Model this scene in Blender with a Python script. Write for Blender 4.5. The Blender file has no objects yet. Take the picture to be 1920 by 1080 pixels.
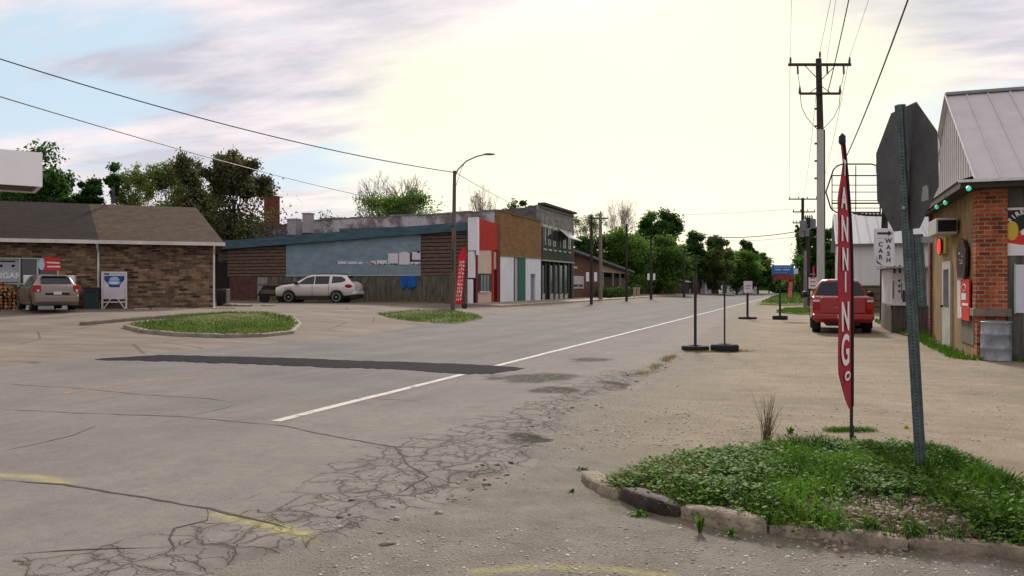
import bpy, bmesh, math, random
import numpy as np
from mathutils import Vector, Matrix
R = math.radians
SC = bpy.context.scene
COL = SC.collection
random.seed(7)
# ---------------------------------------------------------------- camera, sky, sun, exposure
TH = math.atan(558/1500); CS, SN = math.cos(TH), math.sin(TH)
EYE = 1.5
cd = bpy.data.cameras.new('camera'); cam = bpy.data.objects.new('camera', cd); COL.objects.link(cam)
cd.sensor_width = 36; cd.lens = 28.1; cd.clip_start = 0.05; cd.clip_end = 4000
cam.location = (0, 0, EYE); cam.rotation_euler = (R(90-0.076), 0, TH)
SC.camera = cam
SUN_AZ_CAM = R(9)      # degrees right of the view axis
SUN_EL = R(32)
az = TH - SUN_AZ_CAM   # angle left of +Y
sdir = Vector((-math.sin(az)*math.cos(SUN_EL), math.cos(az)*math.cos(SUN_EL), math.sin(SUN_EL)))
sl = bpy.data.lights.new('sun', 'SUN'); sl.energy = 3.4; sl.angle = R(9); sl.color = (1, .93, .82)
so = bpy.data.objects.new('sun', sl); COL.objects.link(so)
so.rotation_euler = sdir.to_track_quat('Z', 'Y').to_euler()
W = bpy.data.worlds.new('World'); SC.world = W; W.use_nodes = True
nt = W.node_tree; nt.nodes.clear()
def nd(t, typ, **k):
    n = t.nodes.new(typ)
    for a, v in k.items():
        if a.startswith('i_'): n.inputs[int(a[2:])].default_value = v
        else: setattr(n, a, v)
    return n
def world():
    L = nt.links.new
    out = nd(nt, 'ShaderNodeOutputWorld')
    sky = nd(nt, 'ShaderNodeTexSky', sky_type='NISHITA', sun_disc=False)
    sky.sun_elevation = SUN_EL; sky.sun_rotation = -az
    b1 = nd(nt, 'ShaderNodeBackground'); b1.inputs[1].default_value = .11; L(sky.outputs[0], b1.inputs[0])
    tc = nd(nt, 'ShaderNodeTexCoord')
    sep = nd(nt, 'ShaderNodeSeparateXYZ'); L(tc.outputs['Generated'], sep.inputs[0])
    zz = nd(nt, 'ShaderNodeMath', operation='MAXIMUM'); L(sep.outputs[2], zz.inputs[0]); zz.inputs[1].default_value = 0
    za = nd(nt, 'ShaderNodeMath', operation='ADD'); L(zz.outputs[0], za.inputs[0]); za.inputs[1].default_value = .10
    dx = nd(nt, 'ShaderNodeMath', operation='DIVIDE'); L(sep.outputs[0], dx.inputs[0]); L(za.outputs[0], dx.inputs[1])
    dy = nd(nt, 'ShaderNodeMath', operation='DIVIDE'); L(sep.outputs[1], dy.inputs[0]); L(za.outputs[0], dy.inputs[1])
    cb = nd(nt, 'ShaderNodeCombineXYZ'); L(dx.outputs[0], cb.inputs[0]); L(dy.outputs[0], cb.inputs[1])
    mp = nd(nt, 'ShaderNodeMapping'); L(cb.outputs[0], mp.inputs[0]); mp.inputs['Rotation'].default_value = (0, 0, -TH+.12); mp.inputs['Scale'].default_value = (.52, 1.15, 1); mp.inputs['Location'].default_value = (3.1, 1.35, 0)
    n1 = nd(nt, 'ShaderNodeTexNoise'); L(mp.outputs[0], n1.inputs['Vector']); n1.inputs['Scale'].default_value = 1.0; n1.inputs['Detail'].default_value = 9; n1.inputs['Roughness'].default_value = .52; n1.inputs['Distortion'].default_value = .25
    n2 = nd(nt, 'ShaderNodeTexNoise'); L(mp.outputs[0], n2.inputs['Vector']); n2.inputs['Scale'].default_value = 1.7; n2.inputs['Detail'].default_value = 7; n2.inputs['Roughness'].default_value = .6
    c2 = nd(nt, 'ShaderNodeValToRGB'); L(n2.outputs[0], c2.inputs[0])
    e = c2.color_ramp.elements; e[0].position = .40; e[0].color = (.46, .445, .51, 1); e[1].position = .58; e[1].color = (.80, .70, .70, 1)
    bl = nd(nt, 'ShaderNodeValToRGB'); L(zz.outputs[0], bl.inputs[0]); q = bl.color_ramp.elements
    q[0].position = .085; q[0].color = (.45, .45, .45, 1); q[1].position = .13; q[1].color = (1, 1, 1, 1)
    for ps, v in ((.20, .85), (.235, .08), (.5, 0.0)):
        k = q.new(ps); k.color = (v, v, v, 1)
    ba = nd(nt, 'ShaderNodeMath', operation='MULTIPLY_ADD'); L(bl.outputs[0], ba.inputs[0]); ba.inputs[1].default_value = -.19; na = nd(nt, 'ShaderNodeMath', operation='ADD'); L(n1.outputs[0], na.inputs[0]); na.inputs[1].default_value = .075; L(na.outputs[0], ba.inputs[2])
    r1 = nd(nt, 'ShaderNodeValToRGB'); L(ba.outputs[0], r1.inputs[0])
    e = r1.color_ramp.elements; e[0].position = .375; e[0].color = (0, 0, 0, 1); e[1].position = .455; e[1].color = (1, 1, 1, 1)
    mb = nd(nt, 'ShaderNodeMix', data_type='RGBA'); L(r1.outputs[0], mb.inputs[0]); mb.inputs[6].default_value = (.50, .62, .72, 1); L(c2.outputs[0], mb.inputs[7])
    # thin cloud lit by the hidden sun
    dt = nd(nt, 'ShaderNodeVectorMath', operation='DOT_PRODUCT'); L(tc.outputs['Generated'], dt.inputs[0])
    g = R(9); ga = TH - g; ge = R(9)
    dt.inputs[1].default_value = (-math.sin(ga)*math.cos(ge), math.cos(ga)*math.cos(ge), math.sin(ge))
    gr = nd(nt, 'ShaderNodeMapRange', interpolation_type='SMOOTHSTEP'); L(dt.outputs['Value'], gr.inputs[0]); gr.inputs[1].default_value = .905; gr.inputs[2].default_value = .992
    n3 = nd(nt, 'ShaderNodeMath', operation='MULTIPLY_ADD'); L(n2.outputs[0], n3.inputs[0]); n3.inputs[1].default_value = .09; L(dt.outputs['Value'], n3.inputs[2])
    L(n3.outputs[0], gr.inputs[0]); gr.inputs[1].default_value = .955; gr.inputs[2].default_value = 1.022
    tp = nd(nt, 'ShaderNodeMath', operation='MULTIPLY_ADD'); L(n1.outputs[0], tp.inputs[0]); tp.inputs[1].default_value = -.30; L(zz.outputs[0], tp.inputs[2])
    tf = nd(nt, 'ShaderNodeMapRange', interpolation_type='SMOOTHSTEP'); L(tp.outputs[0], tf.inputs[0]); tf.inputs[1].default_value = .10; tf.inputs[2].default_value = .21; tf.inputs[3].default_value = 1; tf.inputs[4].default_value = .12
    gm_ = nd(nt, 'ShaderNodeMath', operation='MULTIPLY'); L(gr.outputs[0], gm_.inputs[0]); L(tf.outputs[0], gm_.inputs[1])
    mg = nd(nt, 'ShaderNodeMix', data_type='RGBA'); L(gm_.outputs[0], mg.inputs[0]); L(mb.outputs[2], mg.inputs[6]); mg.inputs[7].default_value = (.90, .835, .61, 1)
    # pale haze near the horizon
    hz = nd(nt, 'ShaderNodeMapRange'); L(zz.outputs[0], hz.inputs[0]); hz.inputs[1].default_value = 0; hz.inputs[2].default_value = .20; hz.inputs[3].default_value = .45; hz.inputs[4].default_value = 0
    mh = nd(nt, 'ShaderNodeMix', data_type='RGBA'); L(hz.outputs[0], mh.inputs[0]); L(mg.outputs[2], mh.inputs[6]); mh.inputs[7].default_value = (.82, .74, .72, 1)
    b2 = nd(nt, 'ShaderNodeBackground'); b2.inputs[1].default_value = .93; L(mh.outputs[2], b2.inputs[0])
    ms = nd(nt, 'ShaderNodeMixShader'); ms.inputs[0].default_value = .9; L(b1.outputs[0], ms.inputs[1]); L(b2.outputs[0], ms.inputs[2])
    L(ms.outputs[0], out.inputs[0])
world()
SC.view_settings.view_transform = 'Standard'; SC.view_settings.look = 'None'; SC.view_settings.gamma = 1; SC.view_settings.exposure = .42
SC.cycles.use_denoising = True

# ---------------------------------------------------------------- placing: photo pixel + distance -> metres
def at(px, zc, dx=0):
    xc = (px-960)/1500*zc + dx
    return (xc*CS - zc*SN, xc*SN + zc*CS)
def hz(py, zc): return EYE + (538-py)*zc/1500
def G(px, py, z=0.0):
    zc = (EYE-z)*1500/(py-538); return at(px, zc)
def onX(px, X):
    r = (px-960)/1500; return (CS*X + r*SN*X)/(r*CS - SN)      # -> Y on plane X
def onY(px, Y):
    r = (px-960)/1500; return (r*CS - SN)*Y/(CS + r*SN)          # -> X on plane Y
def depth(X, Y): return -SN*X + CS*Y
def zX(px, py, X): Y = onX(px, X); return hz(py, depth(X, Y))
def zY(px, py, Y): X = onY(px, Y); return hz(py, depth(X, Y))
def sm(a, b, x):
    t = np.clip((x-a)/(b-a), 0, 1); return t*t*(3-2*t)
def T(x, y): return float(.48*sm(-10.5, -24, x)*sm(8, 26, y))
def Tn(x, y): return .48*sm(-10.5, -24, x)*sm(8, 26, y)
def vnoise(x, y, seed=0):
    xi = np.floor(x).astype(np.int64); yi = np.floor(y).astype(np.int64); fx = x-xi; fy = y-yi
    fx = fx*fx*(3-2*fx); fy = fy*fy*(3-2*fy)
    def h(a, b):
        n = (a*374761393 + b*668265263 + seed*982451653) & 0xffffffff
        n = ((n ^ (n >> 13))*1274126177) & 0xffffffff
        return ((n ^ (n >> 16)) & 0xffff)/65535.
    return (h(xi, yi)*(1-fx)+h(xi+1, yi)*fx)*(1-fy) + (h(xi, yi+1)*(1-fx)+h(xi+1, yi+1)*fx)*fy
def fbm(x, y, o=4, seed=0):
    s = 0; a = .5
    for i in range(o): s = s + a*vnoise(x*2**i+i*17.3, y*2**i+i*9.1, seed+i); a *= .5
    return s/(1-.5**o) - .5

# ---------------------------------------------------------------- materials
MATS = {}
def lin(c):
    return tuple((v/12.92 if v <= .04045 else ((v+.055)/1.055)**2.4) for v in c)
def newmat(name):
    m = bpy.data.materials.new(name); m.use_nodes = True; MATS[name] = m
    return m, m.node_tree, m.node_tree.nodes['Principled BSDF']
def mat(name, col, rough=.8, metal=0, var=.12, scale=6, bump=0, bscale=None, spec=.3, stretch=(1, 1, 1), col2=None, emit=0, space='Object', alpha=1, dirt=0):
    if name in MATS: return MATS[name]
    m, t, p = newmat(name); L = t.links.new
    p.inputs['Roughness'].default_value = rough; p.inputs['Metallic'].default_value = metal
    p.inputs['Specular IOR Level'].default_value = spec
    tc = nd(t, 'ShaderNodeTexCoord'); mp = nd(t, 'ShaderNodeMapping'); L(tc.outputs[space], mp.inputs[0]); mp.inputs['Scale'].default_value = stretch
    n = nd(t, 'ShaderNodeTexNoise'); L(mp.outputs[0], n.inputs['Vector']); n.inputs['Scale'].default_value = scale; n.inputs['Detail'].default_value = 6; n.inputs['Roughness'].default_value = .65
    r = nd(t, 'ShaderNodeValToRGB'); L(n.outputs[0], r.inputs[0])
    a = tuple(v*(1-var*1.6) for v in col[:3]); b = tuple(min(1, v*(1+var)) for v in (col2 or col)[:3])
    e = r.color_ramp.elements; e[0].position = .3; e[0].color = a+(1,); e[1].position = .7; e[1].color = b+(1,)
    last = r.outputs[0]
    if dirt:
        n4 = nd(t, 'ShaderNodeTexNoise'); L(tc.outputs[space], n4.inputs['Vector']); n4.inputs['Scale'].default_value = 1.1; n4.inputs['Detail'].default_value = 8
        r4 = nd(t, 'ShaderNodeMapRange'); L(n4.outputs[0], r4.inputs[0]); r4.inputs[1].default_value = .45; r4.inputs[2].default_value = .72; r4.inputs[4].default_value = dirt
        mx = nd(t, 'ShaderNodeMix', data_type='RGBA'); L(r4.outputs[0], mx.inputs[0]); L(last, mx.inputs[6]); mx.inputs[7].default_value = (.11, .09, .06, 1); last = mx.outputs[2]
    L(last, p.inputs['Base Color'])
    if bump:
        n2 = nd(t, 'ShaderNodeTexNoise'); L(mp.outputs[0], n2.inputs['Vector']); n2.inputs['Scale'].default_value = bscale or scale*6; n2.inputs['Detail'].default_value = 4
        bp = nd(t, 'ShaderNodeBump'); bp.inputs['Strength'].default_value = bump; bp.inputs['Distance'].default_value = .02; L(n2.outputs[0], bp.inputs['Height']); L(bp.outputs[0], p.inputs['Normal'])
    if emit: p.inputs['Emission Color'].default_value = tuple(col[:3])+(1,); p.inputs['Emission Strength'].default_value = emit
    return m
def brickmat(name, c1, c2, mortar, plane='XZ', bw=.22, bh=.075, ms=.012, bump=.6, var=.5, wash=None):
    if name in MATS: return MATS[name]
    m, t, p = newmat(name); L = t.links.new
    p.inputs['Roughness'].default_value = .9; p.inputs['Specular IOR Level'].default_value = .15
    tc = nd(t, 'ShaderNodeTexCoord'); s = nd(t, 'ShaderNodeSeparateXYZ'); L(tc.outputs['Object'], s.inputs[0])
    c = nd(t, 'ShaderNodeCombineXYZ'); L(s.outputs[0 if plane == 'XZ' else 1], c.inputs[0]); L(s.outputs[2], c.inputs[1])
    nw = nd(t, 'ShaderNodeTexNoise'); L(tc.outputs['Object'], nw.inputs['Vector']); nw.inputs['Scale'].default_value = 9; nw.inputs['Detail'].default_value = 3
    wv = nd(t, 'ShaderNodeVectorMath', operation='MULTIPLY_ADD'); L(nw.outputs['Color'], wv.inputs[0]); wv.inputs[1].default_value = (.03*bh/.075, .018*bh/.075, 0); L(c.outputs[0], wv.inputs[2])
    b = nd(t, 'ShaderNodeTexBrick'); L(wv.outputs[0], b.inputs['Vector']); b.inputs['Scale'].default_value = 1
    b.inputs['Color1'].default_value = c1+(1,); b.inputs['Color2'].default_value = c2+(1,); b.inputs['Mortar'].default_value = mortar+(1,)
    b.inputs['Mortar Size'].default_value = ms; b.inputs['Brick Width'].default_value = bw; b.inputs['Row Height'].default_value = bh; b.inputs['Mortar Smooth'].default_value = .2
    n = nd(t, 'ShaderNodeTexNoise'); L(tc.outputs['Object'], n.inputs['Vector']); n.inputs['Scale'].default_value = 3; n.inputs['Detail'].default_value = 8; n.inputs['Roughness'].default_value = .7
    mr = nd(t, 'ShaderNodeMapRange'); L(n.outputs[0], mr.inputs[0]); mr.inputs[1].default_value = .3; mr.inputs[2].default_value = .7; mr.inputs[3].default_value = 1-var; mr.inputs[4].default_value = 1+var*.4
    mx = nd(t, 'ShaderNodeMix', data_type='RGBA', blend_type='MULTIPLY'); mx.inputs[0].default_value = 1; L(b.outputs[0], mx.inputs[6]); L(mr.outputs[0], mx.inputs[7])
    last = mx.outputs[2]
    if wash:
        n4 = nd(t, 'ShaderNodeTexNoise'); L(tc.outputs['Object'], n4.inputs['Vector']); n4.inputs['Scale'].default_value = .9; n4.inputs['Detail'].default_value = 9; n4.inputs['Roughness'].default_value = .7
        r4 = nd(t, 'ShaderNodeMapRange'); L(n4.outputs[0], r4.inputs[0]); r4.inputs[1].default_value = .46; r4.inputs[2].default_value = .58
        m4 = nd(t, 'ShaderNodeMix', data_type='RGBA'); L(r4.outputs[0], m4.inputs[0]); L(last, m4.inputs[6]); m4.inputs[7].default_value = wash+(1,); last = m4.outputs[2]
    L(last, p.inputs['Base Color'])
    bp = nd(t, 'ShaderNodeBump'); bp.inputs['Strength'].default_value = bump; bp.inputs['Distance'].default_value = .012; bp.invert = True; L(b.outputs['Fac'], bp.inputs['Height']); L(bp.outputs[0], p.inputs['Normal'])
    return m
def wornmat(name, col, lo=.42, hi=.55, sc=9):
    m, t, p = newmat(name); L = t.links.new; tc = nd(t, 'ShaderNodeTexCoord'); n = nd(t, 'ShaderNodeTexNoise'); L(tc.outputs['Object'], n.inputs['Vector']); n.inputs['Scale'].default_value = sc; n.inputs['Detail'].default_value = 8; n.inputs['Roughness'].default_value = .75
    r = nd(t, 'ShaderNodeMapRange'); L(n.outputs[0], r.inputs[0]); r.inputs[1].default_value = lo; r.inputs[2].default_value = hi; L(r.outputs[0], p.inputs['Alpha']); p.inputs['Base Color'].default_value = tuple(col)+(1,); p.inputs['Roughness'].default_value = .85; p.inputs['Specular IOR Level'].default_value = .2
    return m
def leafmat(name, ca, cb, trans=.35):
    if name in MATS: return MATS[name]
    m, t, p = newmat(name); L = t.links.new
    at_ = nd(t, 'ShaderNodeAttribute', attribute_name='tone'); r = nd(t, 'ShaderNodeValToRGB'); L(at_.outputs['Fac'], r.inputs[0])
    e = r.color_ramp.elements; e[0].color = ca+(1,); e[1].color = cb+(1,)
    p.inputs['Roughness'].default_value = .7; p.inputs['Specular IOR Level'].default_value = .2; L(r.outputs[0], p.inputs['Base Color'])
    tr = nd(t, 'ShaderNodeBsdfTranslucent'); L(r.outputs[0], tr.inputs[0]); ms = nd(t, 'ShaderNodeMixShader'); ms.inputs[0].default_value = trans
    L(p.outputs[0], ms.inputs[1]); L(tr.outputs[0], ms.inputs[2]); L(ms.outputs[0], t.nodes['Material Output'].inputs[0])
    return m
def glassmat(name='dark_glass', col=(.02, .025, .03), rough=.06):
    if name in MATS: return MATS[name]
    m, t, p = newmat(name); p.inputs['Base Color'].default_value = col+(1,); p.inputs['Roughness'].default_value = rough; p.inputs['Specular IOR Level'].default_value = .6
    tc = nd(t, 'ShaderNodeTexCoord'); n = nd(t, 'ShaderNodeTexNoise'); t.links.new(tc.outputs['Object'], n.inputs['Vector']); n.inputs['Scale'].default_value = 2
    bp = nd(t, 'ShaderNodeBump'); bp.inputs['Strength'].default_value = .05; t.links.new(n.outputs[0], bp.inputs['Height']); t.links.new(bp.outputs[0], p.inputs['Normal'])
    return m

# ---------------------------------------------------------------- mesh builder
class MB:
    def __init__(s): s.v = []; s.f = []; s.mi = []; s.cur = 0; s.sm = []; s.smooth = False
    def add(s, vs, fs):
        o = len(s.v); s.v += [tuple(v) for v in vs]
        for f in fs: s.f.append([o+i for i in f]); s.mi.append(s.cur); s.sm.append(s.smooth)
        return s
    def box(s, x0, x1, y0, y1, z0, z1, M=None):
        vs = [(x, y, z) for x in (x0, x1) for y in (y0, y1) for z in (z0, z1)]
        if M: vs = [M @ Vector(v) for v in vs]
        return s.add(vs, [(0, 1, 3, 2), (4, 6, 7, 5), (0, 4, 5, 1), (2, 3, 7, 6), (0, 2, 6, 4), (1, 5, 7, 3)])
    def hexa(s, b, t):   # two rings of 4 points
        return s.add(list(b)+list(t), [(3, 2, 1, 0), (4, 5, 6, 7)]+[(i, (i+1) % 4, 4+(i+1) % 4, 4+i) for i in range(4)])
    def prism(s, pts, f0, f1):   # pts list of 2D; f0/f1 map 2D -> 3D for both ends
        n = len(pts); vs = [f0(*p) for p in pts]+[f1(*p) for p in pts]
        return s.add(vs, [tuple(range(n))[::-1], tuple(range(n, 2*n))]+[(i, (i+1) % n, n+(i+1) % n, n+i) for i in range(n)])
    def tube(s, pts, r, n=8, caps=True):
        pts = [Vector(p) for p in pts]; rs = r if isinstance(r, (list, tuple)) else [r]*len(pts)
        rings = []; up = None
        for i, p in enumerate(pts):
            d = (pts[min(i+1, len(pts)-1)]-pts[max(i-1, 0)])
            if d.length < 1e-9: d = Vector((0, 0, 1))
            d.normalize()
            if up is None: up = Vector((0, 0, 1)) if abs(d.z) < .9 else Vector((1, 0, 0))
            a = d.cross(up).normalized(); b = a.cross(d).normalized(); up = b
            rings.append([p + (a*math.cos(2*math.pi*k/n)+b*math.sin(2*math.pi*k/n))*rs[i] for k in range(n)])
        vs = [v for g in rings for v in g]; fs = []
        for i in range(len(pts)-1):
            for k in range(n): fs.append((i*n+k, i*n+(k+1) % n, (i+1)*n+(k+1) % n, (i+1)*n+k))
        if caps: fs.append(tuple(range(n))[::-1]); fs.append(tuple((len(pts)-1)*n+k for k in range(n)))
        return s.add(vs, fs)
    def lathe(s, prof, n=20, M=None, ang=2*math.pi):   # prof: (r, z)
        vs = [Vector((r*math.cos(2*math.pi*k/n), r*math.sin(2*math.pi*k/n), z)) for r, z in prof for k in range(n)]
        if M: vs = [M @ v for v in vs]
        fs = [(i*n+k, i*n+(k+1) % n, (i+1)*n+(k+1) % n, (i+1)*n+k) for i in range(len(prof)-1) for k in range(n)]
        fs.append(tuple(range(n))[::-1]); fs.append(tuple((len(prof)-1)*n+k for k in range(n)))
        return s.add(vs, fs)
    def quad(s, a, b, c, d): return s.add([a, b, c, d], [(0, 1, 2, 3)])
    def build(s, name, mats, parent=None, loc=None, bevel=0):
        me = bpy.data.meshes.new(name); me.from_pydata(s.v, [], s.f); 
        if not isinstance(mats, (list, tuple)): mats = [mats]
        for m in mats: me.materials.append(m)
        me.polygons.foreach_set('material_index', s.mi); me.polygons.foreach_set('use_smooth', s.sm); me.update()
        bm = bmesh.new(); bm.from_mesh(me); bmesh.ops.recalc_face_normals(bm, faces=bm.faces); bm.to_mesh(me); bm.free()
        o = bpy.data.objects.new(name, me); COL.objects.link(o)
        if parent: o.parent = parent
        if loc: o.location = loc
        if bevel:
            b = o.modifiers.new('bevel', 'BEVEL'); b.width = bevel; b.segments = 2; b.limit_method = 'ANGLE'; b.angle_limit = R(40)
        return o
def tag(o, label=None, cat=None, group=None, kind=None):
    if label: o['label'] = label
    if cat: o['category'] = cat
    if group: o['group'] = group
    if kind: o['kind'] = kind
    return o
def thing(name, label, cat, loc=(0, 0, 0), rz=0, group=None):
    o = bpy.data.objects.new(name, None); COL.objects.link(o); o.location = loc; o.rotation_euler = (0, 0, rz); o.empty_display_size = .2
    return tag(o, label, cat, group)
def copy_tree(o, parent=None):
    c = o.copy(); COL.objects.link(c); c.parent = parent
    for ch in [x for x in list(COL.objects) if x.parent == o]: copy_tree(ch, c)
    return c
def rawmesh(name, V, F, mats, tone=None, attrs=None, smooth=False, parent=None):
    """V (n,3) array, F (m,4) or (m,3) int array"""
    me = bpy.data.meshes.new(name); k = F.shape[1]
    me.vertices.add(len(V)); me.vertices.foreach_set('co', np.ascontiguousarray(V, dtype=np.float32).ravel())
    me.loops.add(F.size); me.loops.foreach_set('vertex_index', np.ascontiguousarray(F, dtype=np.int32).ravel())
    me.polygons.add(len(F)); me.polygons.foreach_set('loop_start', np.arange(0, F.size, k, dtype=np.int32))
    me.polygons.foreach_set('loop_total', np.full(len(F), k, dtype=np.int32))
    me.update(calc_edges=True)
    if smooth: me.polygons.foreach_set('use_smooth', np.ones(len(F), dtype=bool))
    for m in (mats if isinstance(mats, (list, tuple)) else [mats]): me.materials.append(m)
    if tone is not None:
        a = me.attributes.new('tone', 'FLOAT', 'FACE'); a.data.foreach_set('value', np.asarray(tone, dtype=np.float32))
    for nme, arr in (attrs or {}).items():
        a = me.attributes.new(nme, 'FLOAT', 'POINT'); a.data.foreach_set('value', np.asarray(arr, dtype=np.float32))
    o = bpy.data.objects.new(name, me); COL.objects.link(o)
    if parent: o.parent = parent
    return o
def lettering(name, text, size, M, m, parent=None, extr=.004, bold=0, align='CENTER', sx=1):
    cu = bpy.data.curves.new(name, 'FONT'); cu.body = text; cu.size = size; cu.extrude = extr; cu.offset = bold; cu.align_x = align; cu.align_y = 'CENTER'; cu.space_line = .85
    o = bpy.data.objects.new(name, cu); COL.objects.link(o)
    dg = bpy.context.evaluated_depsgraph_get(); me = bpy.data.meshes.new_from_object(o.evaluated_get(dg))
    bpy.data.objects.remove(o); me.name = name
    me.transform(M @ Matrix.Diagonal((sx, 1, 1, 1))); me.materials.clear(); me.materials.append(m)
    q = bpy.data.objects.new(name, me); COL.objects.link(q)
    if parent: q.parent = parent
    return q
def frame(origin, xdir, zdir=(0, 0, 1)):   # local x along xdir, local y up, local z = facing
    x = Vector(xdir).normalized(); y = Vector(zdir).normalized(); z = x.cross(y)
    M = Matrix((x, y, z)).transposed().to_4x4(); M.translation = Vector(origin); return M
# ---------------------------------------------------------------- ground sheets
def polydist(X, Y, pts):
    d = np.full(X.shape, 1e9)
    for (ax, ay), (bx, by) in zip(pts[:-1], pts[1:]):
        vx, vy = bx-ax, by-ay; L2 = vx*vx+vy*vy+1e-12
        t = np.clip(((X-ax)*vx+(Y-ay)*vy)/L2, 0, 1)
        d = np.minimum(d, np.hypot(X-ax-t*vx, Y-ay-t*vy))
    return d
def inside(X, Y, pts):
    c = np.zeros(X.shape, dtype=bool); n = len(pts)
    for i in range(n):
        (ax, ay), (bx, by) = pts[i], pts[(i+1) % n]
        if ay == by: continue
        c ^= ((ay > Y) != (by > Y)) & (X < (bx-ax)*(Y-ay)/(by-ay)+ax)
    return c
def sdf(X, Y, pts):
    d = polydist(X, Y, pts+[pts[0]]); return np.where(inside(X, Y, pts), d, -d)
def rng1(a, b, s): return np.arange(a, b, s)
xs = np.concatenate([-np.geomspace(1500, 60, 14), rng1(-60, -30, 1.0), rng1(-30, -9, .3), rng1(-9, 6, .07), rng1(6, 20, .5), np.geomspace(20, 1500, 20)])
ys = np.concatenate([[-300, -40, -8, 0, 1.5], rng1(2.5, 12.5, .07), rng1(12.5, 26, .16), rng1(26, 50, .5), rng1(50, 110, 1.5), np.geomspace(110, 2500, 40)])
def sheet(name, zf, keep=None, m=None, attrf=None, smooth=True):
    X, Y = np.meshgrid(xs, ys); Z = zf(X, Y)
    nx, ny = len(xs), len(ys); I = np.arange(nx*ny).reshape(ny, nx)
    F = np.stack([I[:-1, :-1], I[:-1, 1:], I[1:, 1:], I[1:, :-1]], -1).reshape(-1, 4)
    V = np.stack([X, Y, Z], -1).reshape(-1, 3)
    at_ = {k: v.ravel() for k, v in attrf(X, Y).items()} if attrf else {}
    if keep is not None:
        K = keep(X, Y).ravel(); fk = K[F].any(axis=1); F = F[fk]
        used = np.unique(F); mp = np.full(len(V), -1); mp[used] = np.arange(len(used)); F = mp[F]; V = V[used]; at_ = {k: v[used] for k, v in at_.items()}
    return tag(rawmesh(name, V, F, m, attrs=at_, smooth=smooth), kind='structure')
def bump2(X, Y): return .5*fbm(X*1.3, Y*1.3, 4, 3)
# asphalt outline (edge against the gravel, from the photo, in metres)
edge = [G(*p) for p in [(1432, 560), (1395, 578), (1300, 645), (1240, 683), (1190, 707), (1120, 735), (1060, 765), (1010, 800), (975, 840), (955, 868), (905, 897), (820, 925), (740, 958), (640, 1000), (560, 1030), (430, 1052)]]
edge += [(-2.6, 2.2), (-3.0, -20)]
ex0 = edge[0]
asphalt = [(ex0[0], 260), ex0] + edge[1:] + [(-200, -20), (-200, 40), (-18, 40), (-18, 260)]
lotedge = [G(*p) for p in [(-300, 712), (0, 690), (190, 673), (330, 662), (470, 650), (600, 640), (700, 629), (800, 612)]]
lotedge = [(x, y) for x, y in lotedge]
lot = [(-200, 9.4), lotedge[0]] + lotedge[1:] + [(-14.6, 34), (-14.3, 60), (-14.3, 200), (-60, 200), (-60, 60), (-200, 60)]
# near verge with weeds
mound = [G(x, y, .1) for x, y in [(1120, 893), (1200, 862), (1300, 842), (1440, 832), (1600, 830), (1760, 838), (1850, 862), (1930, 905), (2100, 960), (2300, 1040), (2050, 1032), (1920, 1019), (1700, 1000), (1560, 992), (1400, 972), (1280, 950), (1180, 915)]]
def zmound(X, Y):
    s = sdf(X, Y, mound)+.08*fbm(X*3, Y*3, 3, 9); return .125*sm(-.12, .35, s)*(1+.5*fbm(X*2, Y*2, 3, 5))
potc = [G(1000, 712), G(1105, 677), G(1170, 722), G(1040, 735), G(1000, 828)]
def zbase(X, Y):
    near = np.exp(-((X+1)**2+Y**2)/900.)
    z = Tn(X, Y) + .028*bump2(X, Y)*near - .004
    rut = fbm(X*.9+Y*.3, Y*2.4, 4, 21); z = z + .010*rut*near
    # broken gutter between asphalt and gravel
    d = polydist(X, Y, edge[3:13]); z = z - .05*np.exp(-(d/.22)**2)*np.clip(.5+2.5*fbm(X*2.2, Y*2.2, 3, 31), 0, 1)
    return z + zmound(X, Y)
def edgen(X, Y):
    s = sdf(X, Y, asphalt); n = .55*fbm(X*1.1, Y*1.1, 2, 40)*sm(1, 6, 22-Y)+.34*fbm(X*4.2, Y*4.2, 4, 41)
    return s + n
def zroad(X, Y):
    s = edgen(X, Y); t = .024*np.tanh(s*16)
    z = Tn(X, Y)+.012*fbm(X*.7, Y*.7, 3, 8)+t+.002
    far = sm(30, 60, Y); z = z*(1-far)+(Tn(X, Y)+.03*np.tanh(s*2)+.01)*far
    for (cx, cy), r, dp in zip(potc, (.55, .35, .3, .3, .2), (.010, .010, .012, .012, .010)):
        q = np.hypot((X-cx)/r, (Y-cy)/r/.9)+.8*fbm(X*4, Y*4, 3, 44); z = z - dp*sm(1.0, .55, q)
    return z
def zlot(X, Y):
    s = sdf(X, Y, lot)+.10*fbm(X*2, Y*2, 3, 60)
    return Tn(X, Y)+.012*fbm(X*.7, Y*.7, 3, 8)+.030+.022*np.tanh(s*8)
def base_attr(X, Y):
    d = polydist(X, Y, edge); grey = sm(7.2, 5.2, Y+.12*X)   # foreground apron is grey chip seal
    sd = polydist(X, Y, [G(1180, 950), G(1300, 990), G(1500, 1015), G(1900, 1050)])
    ch = sm(2.0, .1, d)*.9
    mos = sm(.22, .0, np.abs(sdf(X, Y, mound)))
    green = sm(60, 75, Y)*1. ; green = np.maximum(green, sm(10, 14, X)*sm(30, 36, Y)); green = np.maximum(green, sm(-30, -36, X)*sm(48, 52, Y))
    yel = np.exp(-(polydist(X, Y, [G(880, 1072), G(1010, 1062), G(1130, 1066), G(1260, 1078)])/.035)**2)*.8
    return dict(grey=np.clip(grey+ch, 0, 1), soil=sm(-.05, .12, sdf(X, Y, mound)), moss=mos*.5, green=green, yel=yel)
alli = [G(*p) for p in [(1050, 770), (960, 800), (800, 850), (700, 900), (600, 960), (480, 1020), (330, 1060), (180, 1085)]]
alli2 = [G(*p) for p in [(1180, 700), (1080, 745), (1000, 800), (930, 870), (850, 910)]]
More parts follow.
